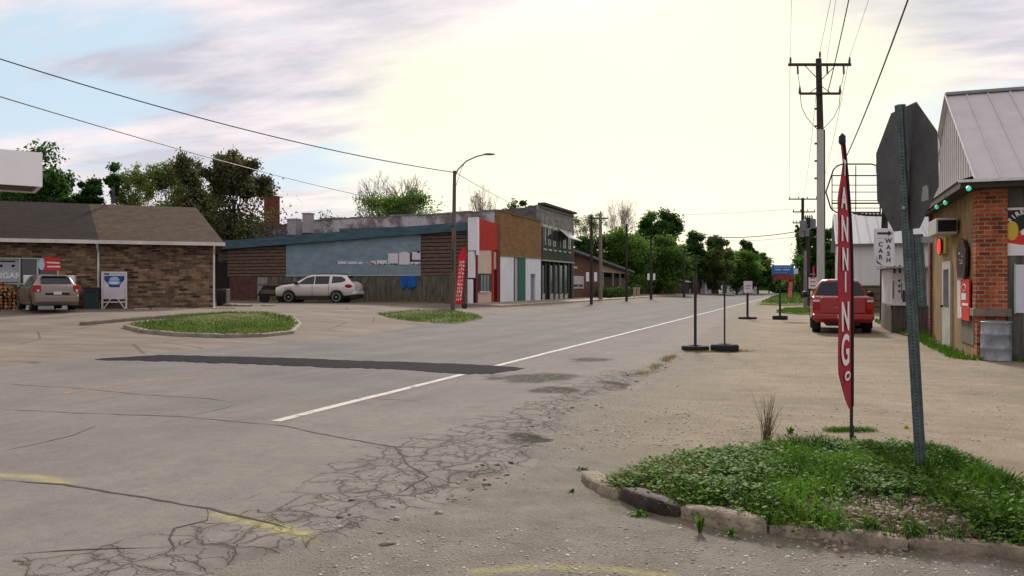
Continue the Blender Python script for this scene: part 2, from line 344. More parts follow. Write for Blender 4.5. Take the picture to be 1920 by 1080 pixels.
patch_poly = [G(*p) for p in [(178, 676), (300, 668), (480, 672), (650, 678), (800, 683), (935, 689), (980, 694), (945, 701), (925, 704), (868, 704), (855, 701), (760, 696), (600, 690), (450, 686), (390, 684), (370, 682), (230, 679)]]
def road_attr(X, Y):
    wn = fbm(X*1.5, Y*1.5, 3, 70)
    a = np.exp(-(polydist(X, Y, alli)/.50)**2) + np.exp(-(polydist(X, Y, alli2)/.40)**2)
    a = np.clip(a + .5*wn*(a > .05), 0, 1)
    yel = np.exp(-(polydist(X, Y, [G(-60, 893), G(0, 897), G(60, 901), G(125, 912)])/.045)**2) + np.exp(-(polydist(X, Y, [G(405, 972), G(480, 990), G(540, 1004), G(585, 1016)])/.05)**2)
    yel = yel*np.clip(.9+2.2*fbm(X*9, Y*9, 3, 77), 0, 1)
    s = sdf(X, Y, patch_poly)+.06*fbm(X*5, Y*5, 3, 81); pt = sm(-.02, .02, s)
    pot = np.zeros_like(X)
    for (cx, cy), r in zip(potc, (.70, .42, .34, .36, .3)):
        pot = np.maximum(pot, sm(1.25, .7, np.hypot((X-cx)/r, (Y-cy)/r)+1.1*fbm(X*4, Y*4, 3, 44)))
    # worn, sandy shoulder outside the edge line; dust grows towards the gravel
    dust = sm(-5.6, -4.9, X)*.55 + sm(1.6, .1, polydist(X, Y, edge))*.6 + sm(8.5, 5.0, Y+.35*X)*.55
    org = np.exp(-((X+9.7+.05*fbm(Y*.5, Y*0, 2, 5))/.06)**2)*sm(3, 6, Y)*sm(12.8, 12.0, Y)*.65 + np.exp(-((X+9.7)/.06)**2)*sm(15, 18, Y)*.22
    wheel = np.exp(-((X+6.6)/.35)**2)+np.exp(-((X+8.4)/.35)**2)+np.exp(-((X+11)/.35)**2)+np.exp(-((X+12.9)/.35)**2)
    wheel = wheel*sm(10, 16, Y)
    return dict(crk=a, yel=np.clip(yel, 0, 1), patch=pt, pot=pot, dust=np.clip(dust+.5*wn, 0, 1), org=np.clip(org, 0, 1), wheel=wheel)

def groundmat(name, kind):
    m, t, p = newmat(name); L = t.links.new
    p.inputs['Specular IOR Level'].default_value = .1
    tc = nd(t, 'ShaderNodeTexCoord'); P = tc.outputs['Object']
    def noise(sc, det=5, ro=.6, vec=None, dist=0):
        n = nd(t, 'ShaderNodeTexNoise'); L(vec or P, n.inputs['Vector']); n.inputs['Scale'].default_value = sc; n.inputs['Detail'].default_value = det; n.inputs['Roughness'].default_value = ro; n.inputs['Distortion'].default_value = dist; return n.outputs[0]
    def mr(v, a, b, c=0, d=1):
        n = nd(t, 'ShaderNodeMapRange'); L(v, n.inputs[0]); n.inputs[1].default_value = a; n.inputs[2].default_value = b; n.inputs[3].default_value = c; n.inputs[4].default_value = d; return n.outputs[0]
    def mix(f, a, b, bt='MIX'):
        n = nd(t, 'ShaderNodeMix', data_type='RGBA', blend_type=bt)
        for i, q in ((0, f), (6, a), (7, b)):
            if isinstance(q, (tuple, float, int)): n.inputs[i].default_value = q if i == 0 else tuple(q)+(1,)
            else: L(q, n.inputs[i])
        return n.outputs[2]
    def attr(n): return nd(t, 'ShaderNodeAttribute', attribute_name=n).outputs['Fac']
    def mul(a, b):
        n = nd(t, 'ShaderNodeMath', operation='MULTIPLY')
        for i, q in enumerate((a, b)):
            if isinstance(q, (int, float)): n.inputs[i].default_value = q
            else: L(q, n.inputs[i])
        return n.outputs[0]
    def math_(op, a, b):
        n = nd(t, 'ShaderNodeMath', operation=op)
        for i, q in enumerate((a, b)):
            if isinstance(q, (int, float)): n.inputs[i].default_value = q
            else: L(q, n.inputs[i])
        return n.outputs[0]
    def vor(sc, feat='F1', vec=None):
        n = nd(t, 'ShaderNodeTexVoronoi', feature=feat); L(vec or P, n.inputs['Vector']); n.inputs['Scale'].default_value = sc; return n
    big = noise(.5, 6); mid = noise(3, 6); fine = noise(45, 6, .75)
    # stones
    v1 = vor(38); v2 = vor(90)
    if kind == 'base':
        c = mix(mr(big, .35, .65), (.28, .23, .16), (.39, .325, .232))
        c = mix(mr(mid, .3, .7, 0, .5), c, (.18, .15, .11))
        # tyre marks across the gravel
        mp = nd(t, 'ShaderNodeMapping'); L(P, mp.inputs[0]); mp.inputs['Rotation'].default_value = (0, 0, -TH+.12); mp.inputs['Scale'].default_value = (.25, 2.6, 1)
        tr = noise(1.6, 5, .6, mp.outputs[0]); c = mix(mr(tr, .45, .75, 0, .5), c, (.44, .37, .27))
        c = mix(mr(noise(1.1, 7, .7), .52, .70, 0, .55), c, (.165, .135, .095)); c = mix(mr(noise(.35, 5, .6), .5, .68, 0, .5), c, (.215, .185, .14))
        g = attr('grey'); c = mix(g, c, mix(mr(mid, .3, .7), (.175, .158, .132), (.275, .252, .213)))
        stn = mix(mr(v1.outputs['Color'], .2, .9), (.15, .13, .11), (.48, .45, .40)); msk = mul(mr(v1.outputs['Distance'], .30, .18), mr(noise(6, 4), .48, .6))
        c = mix(mul(msk, .95), c, stn)
        v3 = vor(60); c = mix(mul(mr(v3.outputs['Distance'], .22, .12), mr(v3.outputs['Color'], .55, .75)), c, (.07, .06, .05))
        st2 = mix(mr(v2.outputs['Color'], .2, .9), (.13, .115, .10), (.40, .37, .33)); c = mix(mul(mr(v2.outputs['Distance'], .4, .2), .55), c, st2)
        c = mix(mr(fine, .35, .7, .35, 0), c, (.08, .07, .055))
        c = mix(mul(attr('yel'), mr(fine, .35, .6, .15, .7)), c, (.50, .47, .12))
        c = mix(attr('moss'), c, mix(mr(mid, .4, .6), (.13, .13, .045), (.2, .17, .10)))
        c = mix(attr('soil'), c, mix(mr(mid, .3, .7), (.06, .05, .035), (.11, .10, .05)))
        c = mix(attr('green'), c, mix(mr(noise(1.5, 7), .3, .7), (.07, .10, .03), (.14, .17, .05)))
        h = math_('ADD', mul(mr(v1.outputs['Distance'], .4, .0), .7), mul(fine, .8)); bs, bd = .8, .02
    elif kind == 'road':
        c = mix(mr(big, .35, .65), (.158, .147, .144), (.218, .204, .198))
        mp = nd(t, 'ShaderNodeMapping'); L(P, mp.inputs[0]); mp.inputs['Scale'].default_value = (3.2, .12, 1)
        st = noise(1.2, 6, .65, mp.outputs[0]); c = mix(mr(st, .42, .68, 0, .45), c, (.105, .098, .101))
        c = mix(mul(attr('wheel'), mr(mid, .3, .7, .15, .5)), c, (.098, .092, .093))
        c = mix(mul(attr('dust'), mr(mid, .3, .7, .4, .9)), c, (.26, .235, .195))
        c = mix(mr(fine, .35, .75, .30, 0), c, (.10, .093, .088)); c = mix(mr(fine, .6, .8, 0, .35), c, (.27, .25, .23))
        c = mix(mr(noise(.9, 7, .7), .50, .68, 0, .38), c, (.115, .105, .10)); c = mix(mr(noise(11, 5, .7), .42, .72, 0, .35), c, (.105, .096, .09)); vq = vor(70); c = mix(mul(mr(vq.outputs['Distance'], .28, .14), mr(vq.outputs['Color'], .45, .8, 0, .8)), c, mix(mr(vq.outputs['Color'], .6, .62), (.07, .063, .058), (.34, .32, .29)))
        # pits
        vp = vor(26); c = mix(mul(mul(mr(vp.outputs['Distance'], .20, .10), mr(noise(1.4, 4), .50, .62)), .9), c, (.055, .05, .045))
        # cracks: warped cells
        wv = nd(t, 'ShaderNodeVectorMath', operation='MULTIPLY_ADD'); nn = nd(t, 'ShaderNodeTexNoise'); L(P, nn.inputs['Vector']); nn.inputs['Scale'].default_value = 5; nn.inputs['Detail'].default_value = 5
        L(nn.outputs['Color'], wv.inputs[0]); wv.inputs[1].default_value = (.28, .28, 0); L(P, wv.inputs[2])
        ck = attr('crk')
        e1 = vor(3.1, 'DISTANCE_TO_EDGE', wv.outputs[0]); e2 = vor(6.5, 'DISTANCE_TO_EDGE', wv.outputs[0])
        w = noise(2.5, 3)
        l1 = mul(mr(e1.outputs['Distance'], .024, .006), mr(math_('ADD', ck, mr(w, .3, .7, -.3, .3)), .30, .42))
        l2 = mul(mr(e2.outputs['Distance'], .034, .010), mr(math_('ADD', ck, mr(w, .3, .7, -.35, .25)), .60, .80))
        cr = math_('MAXIMUM', l1, l2)
        c = mix(mul(cr, .5), c, (.055, .048, .042))
        halo = mul(mr(e1.outputs['Distance'], .13, .03), mr(ck, .3, .7, 0, .38)); c = mix(halo, c, (.085, .076, .065))
        pass
        c = mix(mul(attr('pot'), mr(noise(14, 4), .35, .5, .35, .97)), c, (.04, .035, .03))
        c = mix(mul(attr('org'), mr(mid, .35, .6, .2, .8)), c, (.50, .32, .16))
        c = mix(mul(attr('yel'), mr(fine, .35, .6, .2, .75)), c, (.50, .47, .12))
        h = math_('SUBTRACT', mul(fine, .6), mul(cr, 2.0)); bs, bd = .7, .012
    elif kind == 'lot':
        c = mix(mr(big, .35, .65), (.18, .148, .12), (.25, .212, .172))
        mp = nd(t, 'ShaderNodeMapping'); L(P, mp.inputs[0]); mp.inputs['Rotation'].default_value = (0, 0, -TH); mp.inputs['Scale'].default_value = (.35, 1.8, 1)
        st = noise(1.0, 6, .65, mp.outputs[0]); c = mix(mr(st, .42, .66, 0, .6), c, (.11, .093, .078))
        c = mix(mr(fine, .35, .75, .2, 0), c, (.12, .10, .085))
        e1 = vor(.32, 'DISTANCE_TO_EDGE'); c = mix(mr(e1.outputs['Distance'], .014, .006, 0, .6), c, (.07, .06, .05))
        h = fine; bs, bd = .4, .01
    L(c, p.inputs['Base Color']); p.inputs['Roughness'].default_value = .95
    bp = nd(t, 'ShaderNodeBump'); bp.inputs['Strength'].default_value = bs; bp.inputs['Distance'].default_value = bd; L(h, bp.inputs['Height']); L(bp.outputs[0], p.inputs['Normal'])
    return m
sheet('ground', zbase, None, groundmat('gravel', 'base'), base_attr)
sheet('road', zroad, lambda X, Y: (edgen(X, Y) > -.25) & (Y < 255) & (X > -70) & (Y > -15), groundmat('asphalt', 'road'), road_attr)
sheet('parking_lot', zlot, lambda X, Y: (sdf(X, Y, lot) > -.3) & (X > -75) & (Y < 180), groundmat('lot_concrete', 'lot'))

# painted lines, cracks
def zr(x, y): return float(zroad(np.array([[x]]), np.array([[y]]))[0, 0])
def zb(x, y): return float(zbase(np.array([[x]]), np.array([[y]]))[0, 0])
def strip(name, pts, wd, m, dz=.004, kind='structure', jag=0, part=None, zfun=zr, taper=False, seed=1):
    rg = random.Random(seed); P = []
    for a, b in zip(pts[:-1], pts[1:]):
        n = max(1, int(math.dist(a, b)/.12 if math.dist(a, b) < 8 else math.dist(a, b)/.5))
        for i in range(n): P.append((a[0]+(b[0]-a[0])*i/n, a[1]+(b[1]-a[1])*i/n))
    P.append(pts[-1]); V = []; F = []
    off = 0
    for i, (x, y) in enumerate(P):
        q = P[min(i+1, len(P)-1)]; r = P[max(i-1, 0)]; dx, dy = q[0]-r[0], q[1]-r[1]; l = math.hypot(dx, dy); nx, ny = -dy/l, dx/l
        if jag: off = off*.7+rg.uniform(-jag, jag)
        w = wd/2*(rg.uniform(.4, 1.5) if jag else 1)*(min(1, i/3, (len(P)-1-i)/3)+.15 if taper else 1)
        for s in (1, -1):
            X, Y = x+nx*(w*s+off), y+ny*(w*s+off); V.append((X, Y, zfun(X, Y)+dz))
        if i: F.append((2*i-2, 2*i-1, 2*i+1, 2*i))
    mb = MB(); mb.add(V, F); return mb, V, F
whitep = wornmat('road_paint_white', (.50, .47, .42), .30, .46, 5)
mb = MB()
for y0, y1 in ((7.3, 12.35), (13.75, 150)):
    q, V, F = strip('', [(-5.48, y0), (-5.48, y1)], .13, whitep, .004); mb.add(V, F)
tag(mb.build('edge_line', whitep), kind='structure')
mb = MB()
for y0, y1, w_ in ((8.2, 12.3, .16), (24, 60, .12)):
    q, V, F = strip('', [(-9.68, y0), (-9.68, y1)], w_, None, .004); mb.add(V, F)
tag(mb.build('center_line', wornmat('faded_orange', (.42, .22, .10), .44, .66, 7)), kind='structure')
crm = mat('crack_dark', (.06, .053, .046), .95, var=.3, scale=20)
mb = MB()
longcr = [[(0, 772), (180, 780), (330, 785), (420, 793), (540, 805), (640, 826), (740, 843), (825, 847)],
          [(0, 908), (120, 915), (250, 938), (390, 962), (480, 985), (540, 1000)],
          [(0, 722), (150, 732), (260, 743), (390, 752), (430, 758)], [(355, 783), (420, 770), (450, 762)], [(0, 852), (80, 835), (140, 820), (180, 803)],
          [(740, 843), (765, 880), (800, 900), (745, 930)], [(20, 1050), (160, 1040), (320, 1035)], [(388, 962), (390, 985), (330, 1000), (318, 1020), (330, 1045)],
          [(620, 748), (700, 752), (790, 756)]]
for k, c in enumerate(longcr):
    q, V, F = strip('', [G(*p) for p in c], .016 if k not in (1,) else .022, crm, .003, jag=.012, taper=True, seed=k+5); mb.add(V, F)
tag(mb.build('road_cracks', crm), kind='structure')
up_ = [(178, 676), (300, 668), (480, 672), (650, 678), (800, 683), (935, 688.5), (982, 693.5)]; lo_ = [(178, 677), (300, 680), (430, 684), (600, 691), (760, 696.5), (868, 704), (925, 704), (945, 699.5), (984, 694)]
V = []; F = []; NP, NR = 150, 6; rg = random.Random(6); ju = jl = 0
for i in range(NP+1):
    px = 178+(984-178)*i/NP; ju = ju*.6+rg.uniform(-.5, .5); jl = jl*.6+rg.uniform(-.8, .8)
    yu = float(np.interp(px, *zip(*up_)))+ju*.7; yl = max(yu+.4, float(np.interp(px, *zip(*lo_)))+jl)
    for j in range(NR+1):
        x, y = G(px, yu+(yl-yu)*j/NR, T(*G(px, yu+(yl-yu)*j/NR))); V.append((x, y, max(zr(x, y), float(zlot(np.array([[x]]), np.array([[y]]))[0, 0]) if x < -13 else -9)+.006))
    if i: F += [((i-1)*(NR+1)+j, (i-1)*(NR+1)+j+1, i*(NR+1)+j+1, i*(NR+1)+j) for j in range(NR)]
q = MB(); q.smooth = True; q.add(V, F); tag(q.build('asphalt_patch', mat('fresh_asphalt', (.027, .025, .027), .95, var=.3, scale=14, bump=.5, bscale=60, spec=.04)), kind='structure')
# broken slab lips and loose asphalt lumps at the ragged edge
lump = mat('loose_stones', (.24, .215, .18), .95, var=.45, scale=9, space='Object')
def stones(name, label_kind, n, fpos, smin, smax, m, seed):
    rg = np.random.RandomState(seed); base = np.array([(-1, -1, -.6), (1, -1, -.6), (1, 1, -.6), (-1, 1, -.6), (-.6, -.6, .6), (.6, -.6, .6), (.6, .6, .6), (-.6, .6, .6)])
    V = []; F = []; fc = np.array([(3, 2, 1, 0), (4, 5, 6, 7), (0, 1, 5, 4), (1, 2, 6, 5), (2, 3, 7, 6), (3, 0, 4, 7)])
    for i in range(n):
        x, y = fpos(rg); s = smin+(smax-smin)*rg.rand()**3; b = base*(1+.35*rg.randn(8, 3))*s*np.array([rg.uniform(.7, 1.4), rg.uniform(.7, 1.3), rg.uniform(.4, .8)])*.5
        a = rg.rand()*6.28; c, q = math.cos(a), math.sin(a); b = np.stack([b[:, 0]*c-b[:, 1]*q, b[:, 0]*q+b[:, 1]*c, b[:, 2]], 1)
        z = max(zb(x, y), zr(x, y) if edgen(np.array([[x]]), np.array([[y]]))[0, 0] > 0 else -9)
        F.append(fc+8*i); V.append(b+np.array([x, y, z+s*.12]))
    return tag(rawmesh(name, np.concatenate(V), np.concatenate(F), m, smooth=False), kind='stuff')
def p_edge(rg):
    i = rg.randint(2, 13); a, b = edge[i], edge[i+1]; t = rg.rand(); return a[0]+(b[0]-a[0])*t+rg.randn()*.22+.1, a[1]+(b[1]-a[1])*t+rg.randn()*.22
tag(stones('loose_asphalt', '', 170, p_edge, .010, .055, lump, 3), 'crumbled grey asphalt lumps and chips along the broken road edge', 'rubble')
def p_bot(rg):
    return G(rg.uniform(600, 1920), rg.uniform(985, 1100))
tag(stones('pebbles', '', 1700, p_bot, .005, .02, mat('pebble', (.42, .40, .36), .9, var=.5, scale=8), 4), 'pale pebbles scattered over the grey apron in front of the weedy verge', 'pebbles')
def p_grav(rg):
    return G(rg.uniform(1020, 1440), 760+90*rg.rand())
tag(stones('gravel_chips', '', 900, p_grav, .006, .026, MATS['pebble'], 6), 'loose gravel chips behind the weedy verge', 'gravel')
def p_lot(rg):
    return G(rg.uniform(1080, 1900), 650+190*rg.rand()**.8)
tag(stones('lot_stones', '', 1300, p_lot, .008, .030, MATS['pebble'], 16), 'small loose stones scattered across the tan gravel lot', 'stones')
def p_rock(rg):
    return G(1665+rg.randn()*75, 944+rg.randn()*24, .15)
tag(stones('stone_chips', '', 900, p_rock, .012, .045, mat('chip', (.27, .215, .165), .9, var=.5, scale=12), 8), 'brown and white stone chips in the bare patch of the weedy verge', 'stones')
# concrete kerb around the verge, in broken lengths
kerbm = mat('kerb_concrete', (.31, .26, .19), .95, var=.45, scale=7, bump=1.0, bscale=38, dirt=.75)
kerbd = mat('kerb_near_black', (.045, .032, .026), .8, var=.5, scale=6, bump=.6, bscale=25)  # near black colour for one short length of the kerb
def kerb(name, pts, m, w=.15, h=.13, seed=0, kind='structure'):
    P = []
    for a, b in zip(pts[:-1], pts[1:]):
        n = max(1, int(math.dist(a, b)/.06))
        for i in range(n): P.append((a[0]+(b[0]-a[0])*i/n, a[1]+(b[1]-a[1])*i/n))
    P.append(pts[-1]); rg = random.Random(seed); rings = []
    prof = [(-.5, -.1), (-.5, .85), (-.44, .97), (0, 1.0), (.42, .98), (.53, .85), (.60, .4), (.62, -.1)]
    for i, (x, y) in enumerate(P):
        q = P[min(i+2, len(P)-1)]; r = P[max(i-2, 0)]; dx, dy = q[0]-r[0], q[1]-r[1]; l = math.hypot(dx, dy); nx, ny = dy/l, -dx/l
        e = min(1, (i+.4)/2, (len(P)-1-i+.4)/2); e = .8+.2*e
        rings.append([(x+nx*w*u*e+rg.uniform(-.008, .008), y+ny*w*u*e+rg.uniform(-.008, .008), zb0(x, y)+h*(v*e+rg.uniform(-.07, .06))) for u, v in prof])
    mb = MB(); mb.smooth = True; k = len(prof)
    vs = [v for g in rings for v in g]; fs = [(i*k+j, i*k+j+1, (i+1)*k+j+1, (i+1)*k+j) for i in range(len(P)-1) for j in range(k-1)]
    fs += [tuple(range(k)), tuple((len(P)-1)*k+j for j in range(k))]
    mb.add(vs, fs); return tag(mb.build(name, m), kind=kind)
def zb0(x, y): return T(x, y)
K = [G(*p, .03) for p in [(1108, 888), (1122, 903), (1145, 916), (1172, 926)]]
kerb('kerb', K, kerbm, .15, .06, 1)
kerb('kerb', [G(*p, .03) for p in [(1176, 928), (1215, 944), (1260, 958), (1284, 963)]], kerbd, .13, .10, 2)
kerb('kerb', [G(*p, .03) for p in [(1289, 964), (1330, 974), (1380, 984), (1440, 992)]], kerbm, .14, .105, 3)
kerb('kerb', [G(*p, .03) for p in [(1443, 993), (1560, 1006), (1700, 1019)]], kerbm, .12, .075, 4)
kerb('kerb', [G(*p, .03) for p in [(1703, 1019), (1830, 1030), (1960, 1042), (2200, 1065)]], kerbm, .12, .075, 5)

# grass -------------------------------------------------------------
grassA = leafmat('grass_leaf', (.012, .048, .004), (.13, .27, .022), .3)
grassD = leafmat('grass_dry', (.15, .12, .04), (.34, .28, .11), .3)
def blades(name, n, fpos, hmin, hmax, wd, m, seed, label, cat, lean=.5, hf=None, zf=None, tonef=None):
    rg = np.random.RandomState(seed); P = fpos(rg, n); n = len(P); x, y = P[:, 0], P[:, 1]
    zz = (zf or zbase)(x[None], y[None])[0]; h = rg.uniform(hmin, hmax, n)*(hf(x, y) if hf is not None else 1)
    a = rg.rand(n)*6.28; la = rg.rand(n)*6.28; ln = rg.rand(n)*lean*h
    w = wd*rg.uniform(.6, 1.4, n); dx, dy = np.cos(a)*w/2, np.sin(a)*w/2; lx, ly = np.cos(la)*ln, np.sin(la)*ln
    V = np.stack([np.stack([x-dx, y-dy, zz-.01], 1), np.stack([x+dx, y+dy, zz-.01], 1),
                  np.stack([x+dx*.8+lx*.4, y+dy*.8+ly*.4, zz+h*.6], 1), np.stack([x-dx*.8+lx*.4, y-dy*.8+ly*.4, zz+h*.6], 1),
                  np.stack([x+lx+dx*.1, y+ly, zz+h*.95], 1), np.stack([x+lx-dx*.1, y+ly, zz+h], 1)], 1).reshape(-1, 3)
    b = np.arange(n)[:, None]*6; F = np.concatenate([b+[[0, 1, 2, 3]], b+[[3, 2, 4, 5]]])
    tn = rg.rand(n)*.5 + (tonef(x, y) if tonef else .25); tn = np.clip(tn, 0, 1)
    o = rawmesh(name, V, F, m, tone=np.concatenate([tn, tn])); return tag(o, label, cat, kind='stuff')
mx0, mx1 = min(p[0] for p in mound), max(p[0] for p in mound); my0, my1 = min(p[1] for p in mound), max(p[1] for p in mound)
bare = G(1665, 946, .15)
def dens(x, y):
    d = .75+1.1*fbm(x*2.3, y*2.3, 3, 90); b = np.hypot((x-bare[0])/.55, (y-bare[1])/.34)+.9*fbm(x*5, y*5, 2, 4)
    return np.clip(d, .12, 1)*(.08+.92*sm(.6, 1.1, b))
def in_mound(rg, n, m0=.03, d=True):
    x = rg.uniform(mx0, mx1, n*3); y = rg.uniform(my0, my1, n*3); k = inside(x, y, mound) & (polydist(x, y, mound+[mound[0]]) > m0)
    if d: k &= rg.rand(len(x)) < dens(x, y)
    return np.stack([x[k], y[k]], 1)[:n]
lend = lambda x: .38+.62*sm(mx0+.15, mx0+.95, x)
gx = lambda x, y: (.35+1.15*np.clip(.5+2.2*fbm(x*1.9, y*1.9, 3, 12), 0, 1))*lend(x)
ton = lambda x, y: .18+1.7*fbm(x*2.1, y*2.1, 3, 14)+.35*(1-lend(x))
blades('grass', 25000, in_mound, .025, .095, .007, grassA, 11, 'green grass and clover covering the kerbed verge around the perforated post', 'grass', .9, gx, tonef=ton)
blades('dry_grass', 5000, lambda rg, n: in_mound(rg, n, .0, False), .02, .07, .006, grassD, 12, 'short dry straw coloured grass thinly mixed through the kerbed verge', 'grass', 1.2, lambda x, y: .3+.9*sm(.45, .0, polydist(x, y, mound+[mound[0]])))
# broad weed leaves: clover and dandelion rosettes
def weeds(name, n, fpos, m, seed, label, size=(.018, .05), hgt=(.03, .1), per=9):
    rg = np.random.RandomState(seed); P = fpos(rg, n); V = []; tn = []
    for (x, y) in P:
        z = zb(x, y); H = rg.uniform(*hgt); t0 = rg.rand()*.5+.1
        for k in range(per):
            a = rg.rand()*6.28; r = rg.uniform(.2, 1)*H*1.1; L_ = rg.uniform(*size); zt = z+H*rg.uniform(.35, 1)
            c = np.array([x+math.cos(a)*r*.6, y+math.sin(a)*r*.6, zt]); d = np.array([math.cos(a), math.sin(a), rg.uniform(-.5, .7)]); d /= np.linalg.norm(d)
            s = np.array([-math.sin(a), math.cos(a), rg.uniform(-.3, .3)])*L_*.38
            V += [c, c+d*L_*.5+s, c+d*L_, c+d*L_*.5-s]; tn.append(t0+rg.rand()*.35)
    V = np.array(V); return tag(rawmesh(name, V, np.arange(len(V)).reshape(-1, 4), m, tone=np.clip(tn, 0, 1)), label, 'weeds', kind='stuff')
weeds('weeds', 3600, in_mound, grassA, 21, 'broad leaved green weeds and clover spread over the kerbed verge', (.015, .045), (.03, .085), 8)
def around(c, r, n0):
    return lambda rg, n: np.stack([c[0]+rg.randn(n)*r, c[1]+rg.randn(n)*r*.6], 1)
# individual clumps in view
def plant(name, label, cat, px, py, H, n, spread, m, seed, leafy=False, wd=.008):
    x, y = G(px, py, zmound(np.array([[G(px, py)[0]]]), np.array([[G(px, py)[1]]]))[0, 0]); z = zb(x, y); rg = random.Random(seed)
    mb = MB(); tn = []
    V = []; F = []
    for i in range(n):
        a = rg.uniform(0, 6.28); l = H*rg.uniform(.55, 1); sp = spread*rg.uniform(.1, 1); w = wd*rg.uniform(.6, 1.3); b = len(V)
        bx, by = rg.gauss(0, spread*.12), rg.gauss(0, spread*.12); s = (-math.sin(a+1)*w/2, math.cos(a+1)*w/2)
        K = 4
        for k in range(K+1):
            t = k/K; xx = bx+math.cos(a)*sp*t**1.7; yy = by+math.sin(a)*sp*t**1.7; zz = l*t - (sp*.5*t**3 if leafy else 0); q = (1-t*.85) if not leafy else math.sin(.3+2.6*t)*1.2
            V += [(xx-s[0]*q, yy-s[1]*q, zz), (xx+s[0]*q, yy+s[1]*q, zz)]
            if k: F.append((b+2*k-2, b+2*k-1, b+2*k+1, b+2*k)); tn.append(rg.random())
    o = rawmesh(name, np.array(V), np.array(F), m, tone=tn); o.location = (x, y, z-.005); return tag(o, label, cat)
strawm = leafmat('straw', (.05, .04, .025), (.22, .18, .10), .1)
plant('tall_grass', 'tall thin dead grass clump standing at the back of the verge', 'grass clump', 1438, 838, .54, 64, .17, strawm, 1, wd=.010)
blades('dry_grass', 2600, lambda rg, n: (lambda P: P[P[:, 0] < mx0+.75])(in_mound(rg, n*4, .0, False))[:n], .03, .08, .007, leafmat('grass_tawny', (.12, .10, .02), (.30, .26, .07), .3), 19, 'tawny low grass at the left end of the kerbed verge', 'grass', 1.2)
plant('weed', 'small green weed in gravel just right of the tall dead grass', 'weed', 1482, 812, .09, 14, .07, grassA, 2, True, .02)
plant('weed', 'leafy green weed between the dead grass clump and the feather flag', 'weed', 1530, 838, .13, 22, .10, grassA, 3, True, .025)
plant('weed', 'dark leafy weed at the foot of the feather flag pole', 'weed', 1600, 845, .13, 30, .13, grassA, 4, True, .025)
plant('weed', 'yellow green weed low in gravel behind the perforated post', 'weed', 1700, 802, .05, 20, .05, leafmat('yellow_leaf', (.3, .3, .03), (.55, .52, .06)), 5, True, .02)
plant('weed', 'green weed growing in the gutter in front of the near black kerb length', 'weed', 1200, 965, .06, 46, .14, grassA, 6, True, .015)
plant('weed', 'tall sprig of weed against the front of the kerb', 'weed', 1312, 1000, .16, 16, .05, grassA, 7, True, .014)
plant('weed', 'small weed at the front of the kerb right of the sprig', 'weed', 1372, 1005, .07, 22, .08, grassA, 8, True, .014)
plant('weed', 'green weed on broken ground left of the rounded kerb end', 'weed', 1090, 880, .05, 22, .09, grassA, 9, True, .014)
plant('weed', 'small weed on the broken ground below the asphalt lip', 'weed', 1072, 922, .05, 14, .05, grassA, 10, True, .012)
plant('weed', 'bushy weed right of the perforated post on the verge', 'weed', 1820, 905, .16, 34, .16, grassA, 14, True, .022)
plant('weed', 'bushy weed at the right end of the verge', 'weed', 1890, 950, .15, 34, .16, grassA, 15, True, .022)
def gstrip(c1, c2, r): 
    return lambda rg, n: np.stack([c1[0]+(c2[0]-c1[0])*(t := rg.rand(n))+rg.randn(n)*r, c1[1]+(c2[1]-c1[1])*t+rg.randn(n)*r], 1)
blades('grass', 1200, gstrip(G(1555, 808), G(1630, 808), .05), .01, .05, .006, grassA, 31, 'thin green grass patch in gravel behind the feather flag', 'grass', 1.)
blades('grass', 1500, gstrip(G(1200, 703), G(1262, 668), .07), .01, .06, .008, grassD, 32, 'yellowish grass growing along the asphalt edge beside the gravel lot', 'grass', 1.)
blades('grass', 1300, gstrip(G(1290, 660), G(1400, 658), .14), .01, .05, .010, grassD, 33, 'thin yellowish grass round the two tyre bases', 'grass', 1.)
# left island and verges --------------------------------------------
def ellipse(px, py, wpx, hpx, n=28): return [G(px+wpx*math.cos(a)*(1 if math.cos(a) > 0 else 1), py+hpx*math.sin(a), .12) for a in [2*math.pi*i/n for i in range(n)]]
isl = [G(*p, .15) for p in [(235, 622), (330, 611), (420, 605), (500, 603), (548, 607), (560, 614), (545, 624), (490, 629), (420, 631), (330, 630), (270, 627)]]
def blob(name, poly, m, h=.1, kind='structure', label=None, cat=None):
    cx = sum(p[0] for p in poly)/len(poly); cy = sum(p[1] for p in poly)/len(poly); mb = MB(); n = len(poly); mb.smooth = True
    V = [(cx, cy, T(cx, cy)+h*1.15+.03)]
    for s, q in ((.6, 1.1), (.93, .95), (1.0, .0)):
        V += [(cx+(x-cx)*s, cy+(y-cy)*s, T(x, y)+h*q+.03) for x, y in poly]
    F = [(0, 1+i, 1+(i+1) % n) for i in range(n)]+[(1+r*n+i, 1+r*n+n+i, 1+r*n+n+(i+1) % n, 1+r*n+(i+1) % n) for r in range(2) for i in range(n)]
    mb.add(V, F); return tag(mb.build(name, m), label, cat, kind=kind)
turf = mat('turf', (.055, .085, .018), .95, var=.35, scale=2.5, bump=.5, bscale=20, col2=(.11, .115, .035), spec=.05)
blob('traffic_island', isl, turf, .10)
def kerb2(name, pts, w, h, seed):
    return kerb(name, pts, kerbm, w, h, seed)
isl2 = [(isl[0][0], isl[0][1])]+isl[-1:4:-1]
kerb('kerb', [isl[4], isl[5], isl[6], isl[7], isl[8], isl[9], isl[10], isl[0]], mat('kerb_pale', (.25, .22, .175), .9, var=.25, scale=4, dirt=.3), .2, .15, 7)
kerb('kerb', [G(152, 614, .25), G(240, 609, .25), G(330, 604, .25), G(445, 599, .25)], mat('kerb_dark', (.20, .17, .13), .9, var=.25, scale=4, dirt=.4), .2, .17, 8)
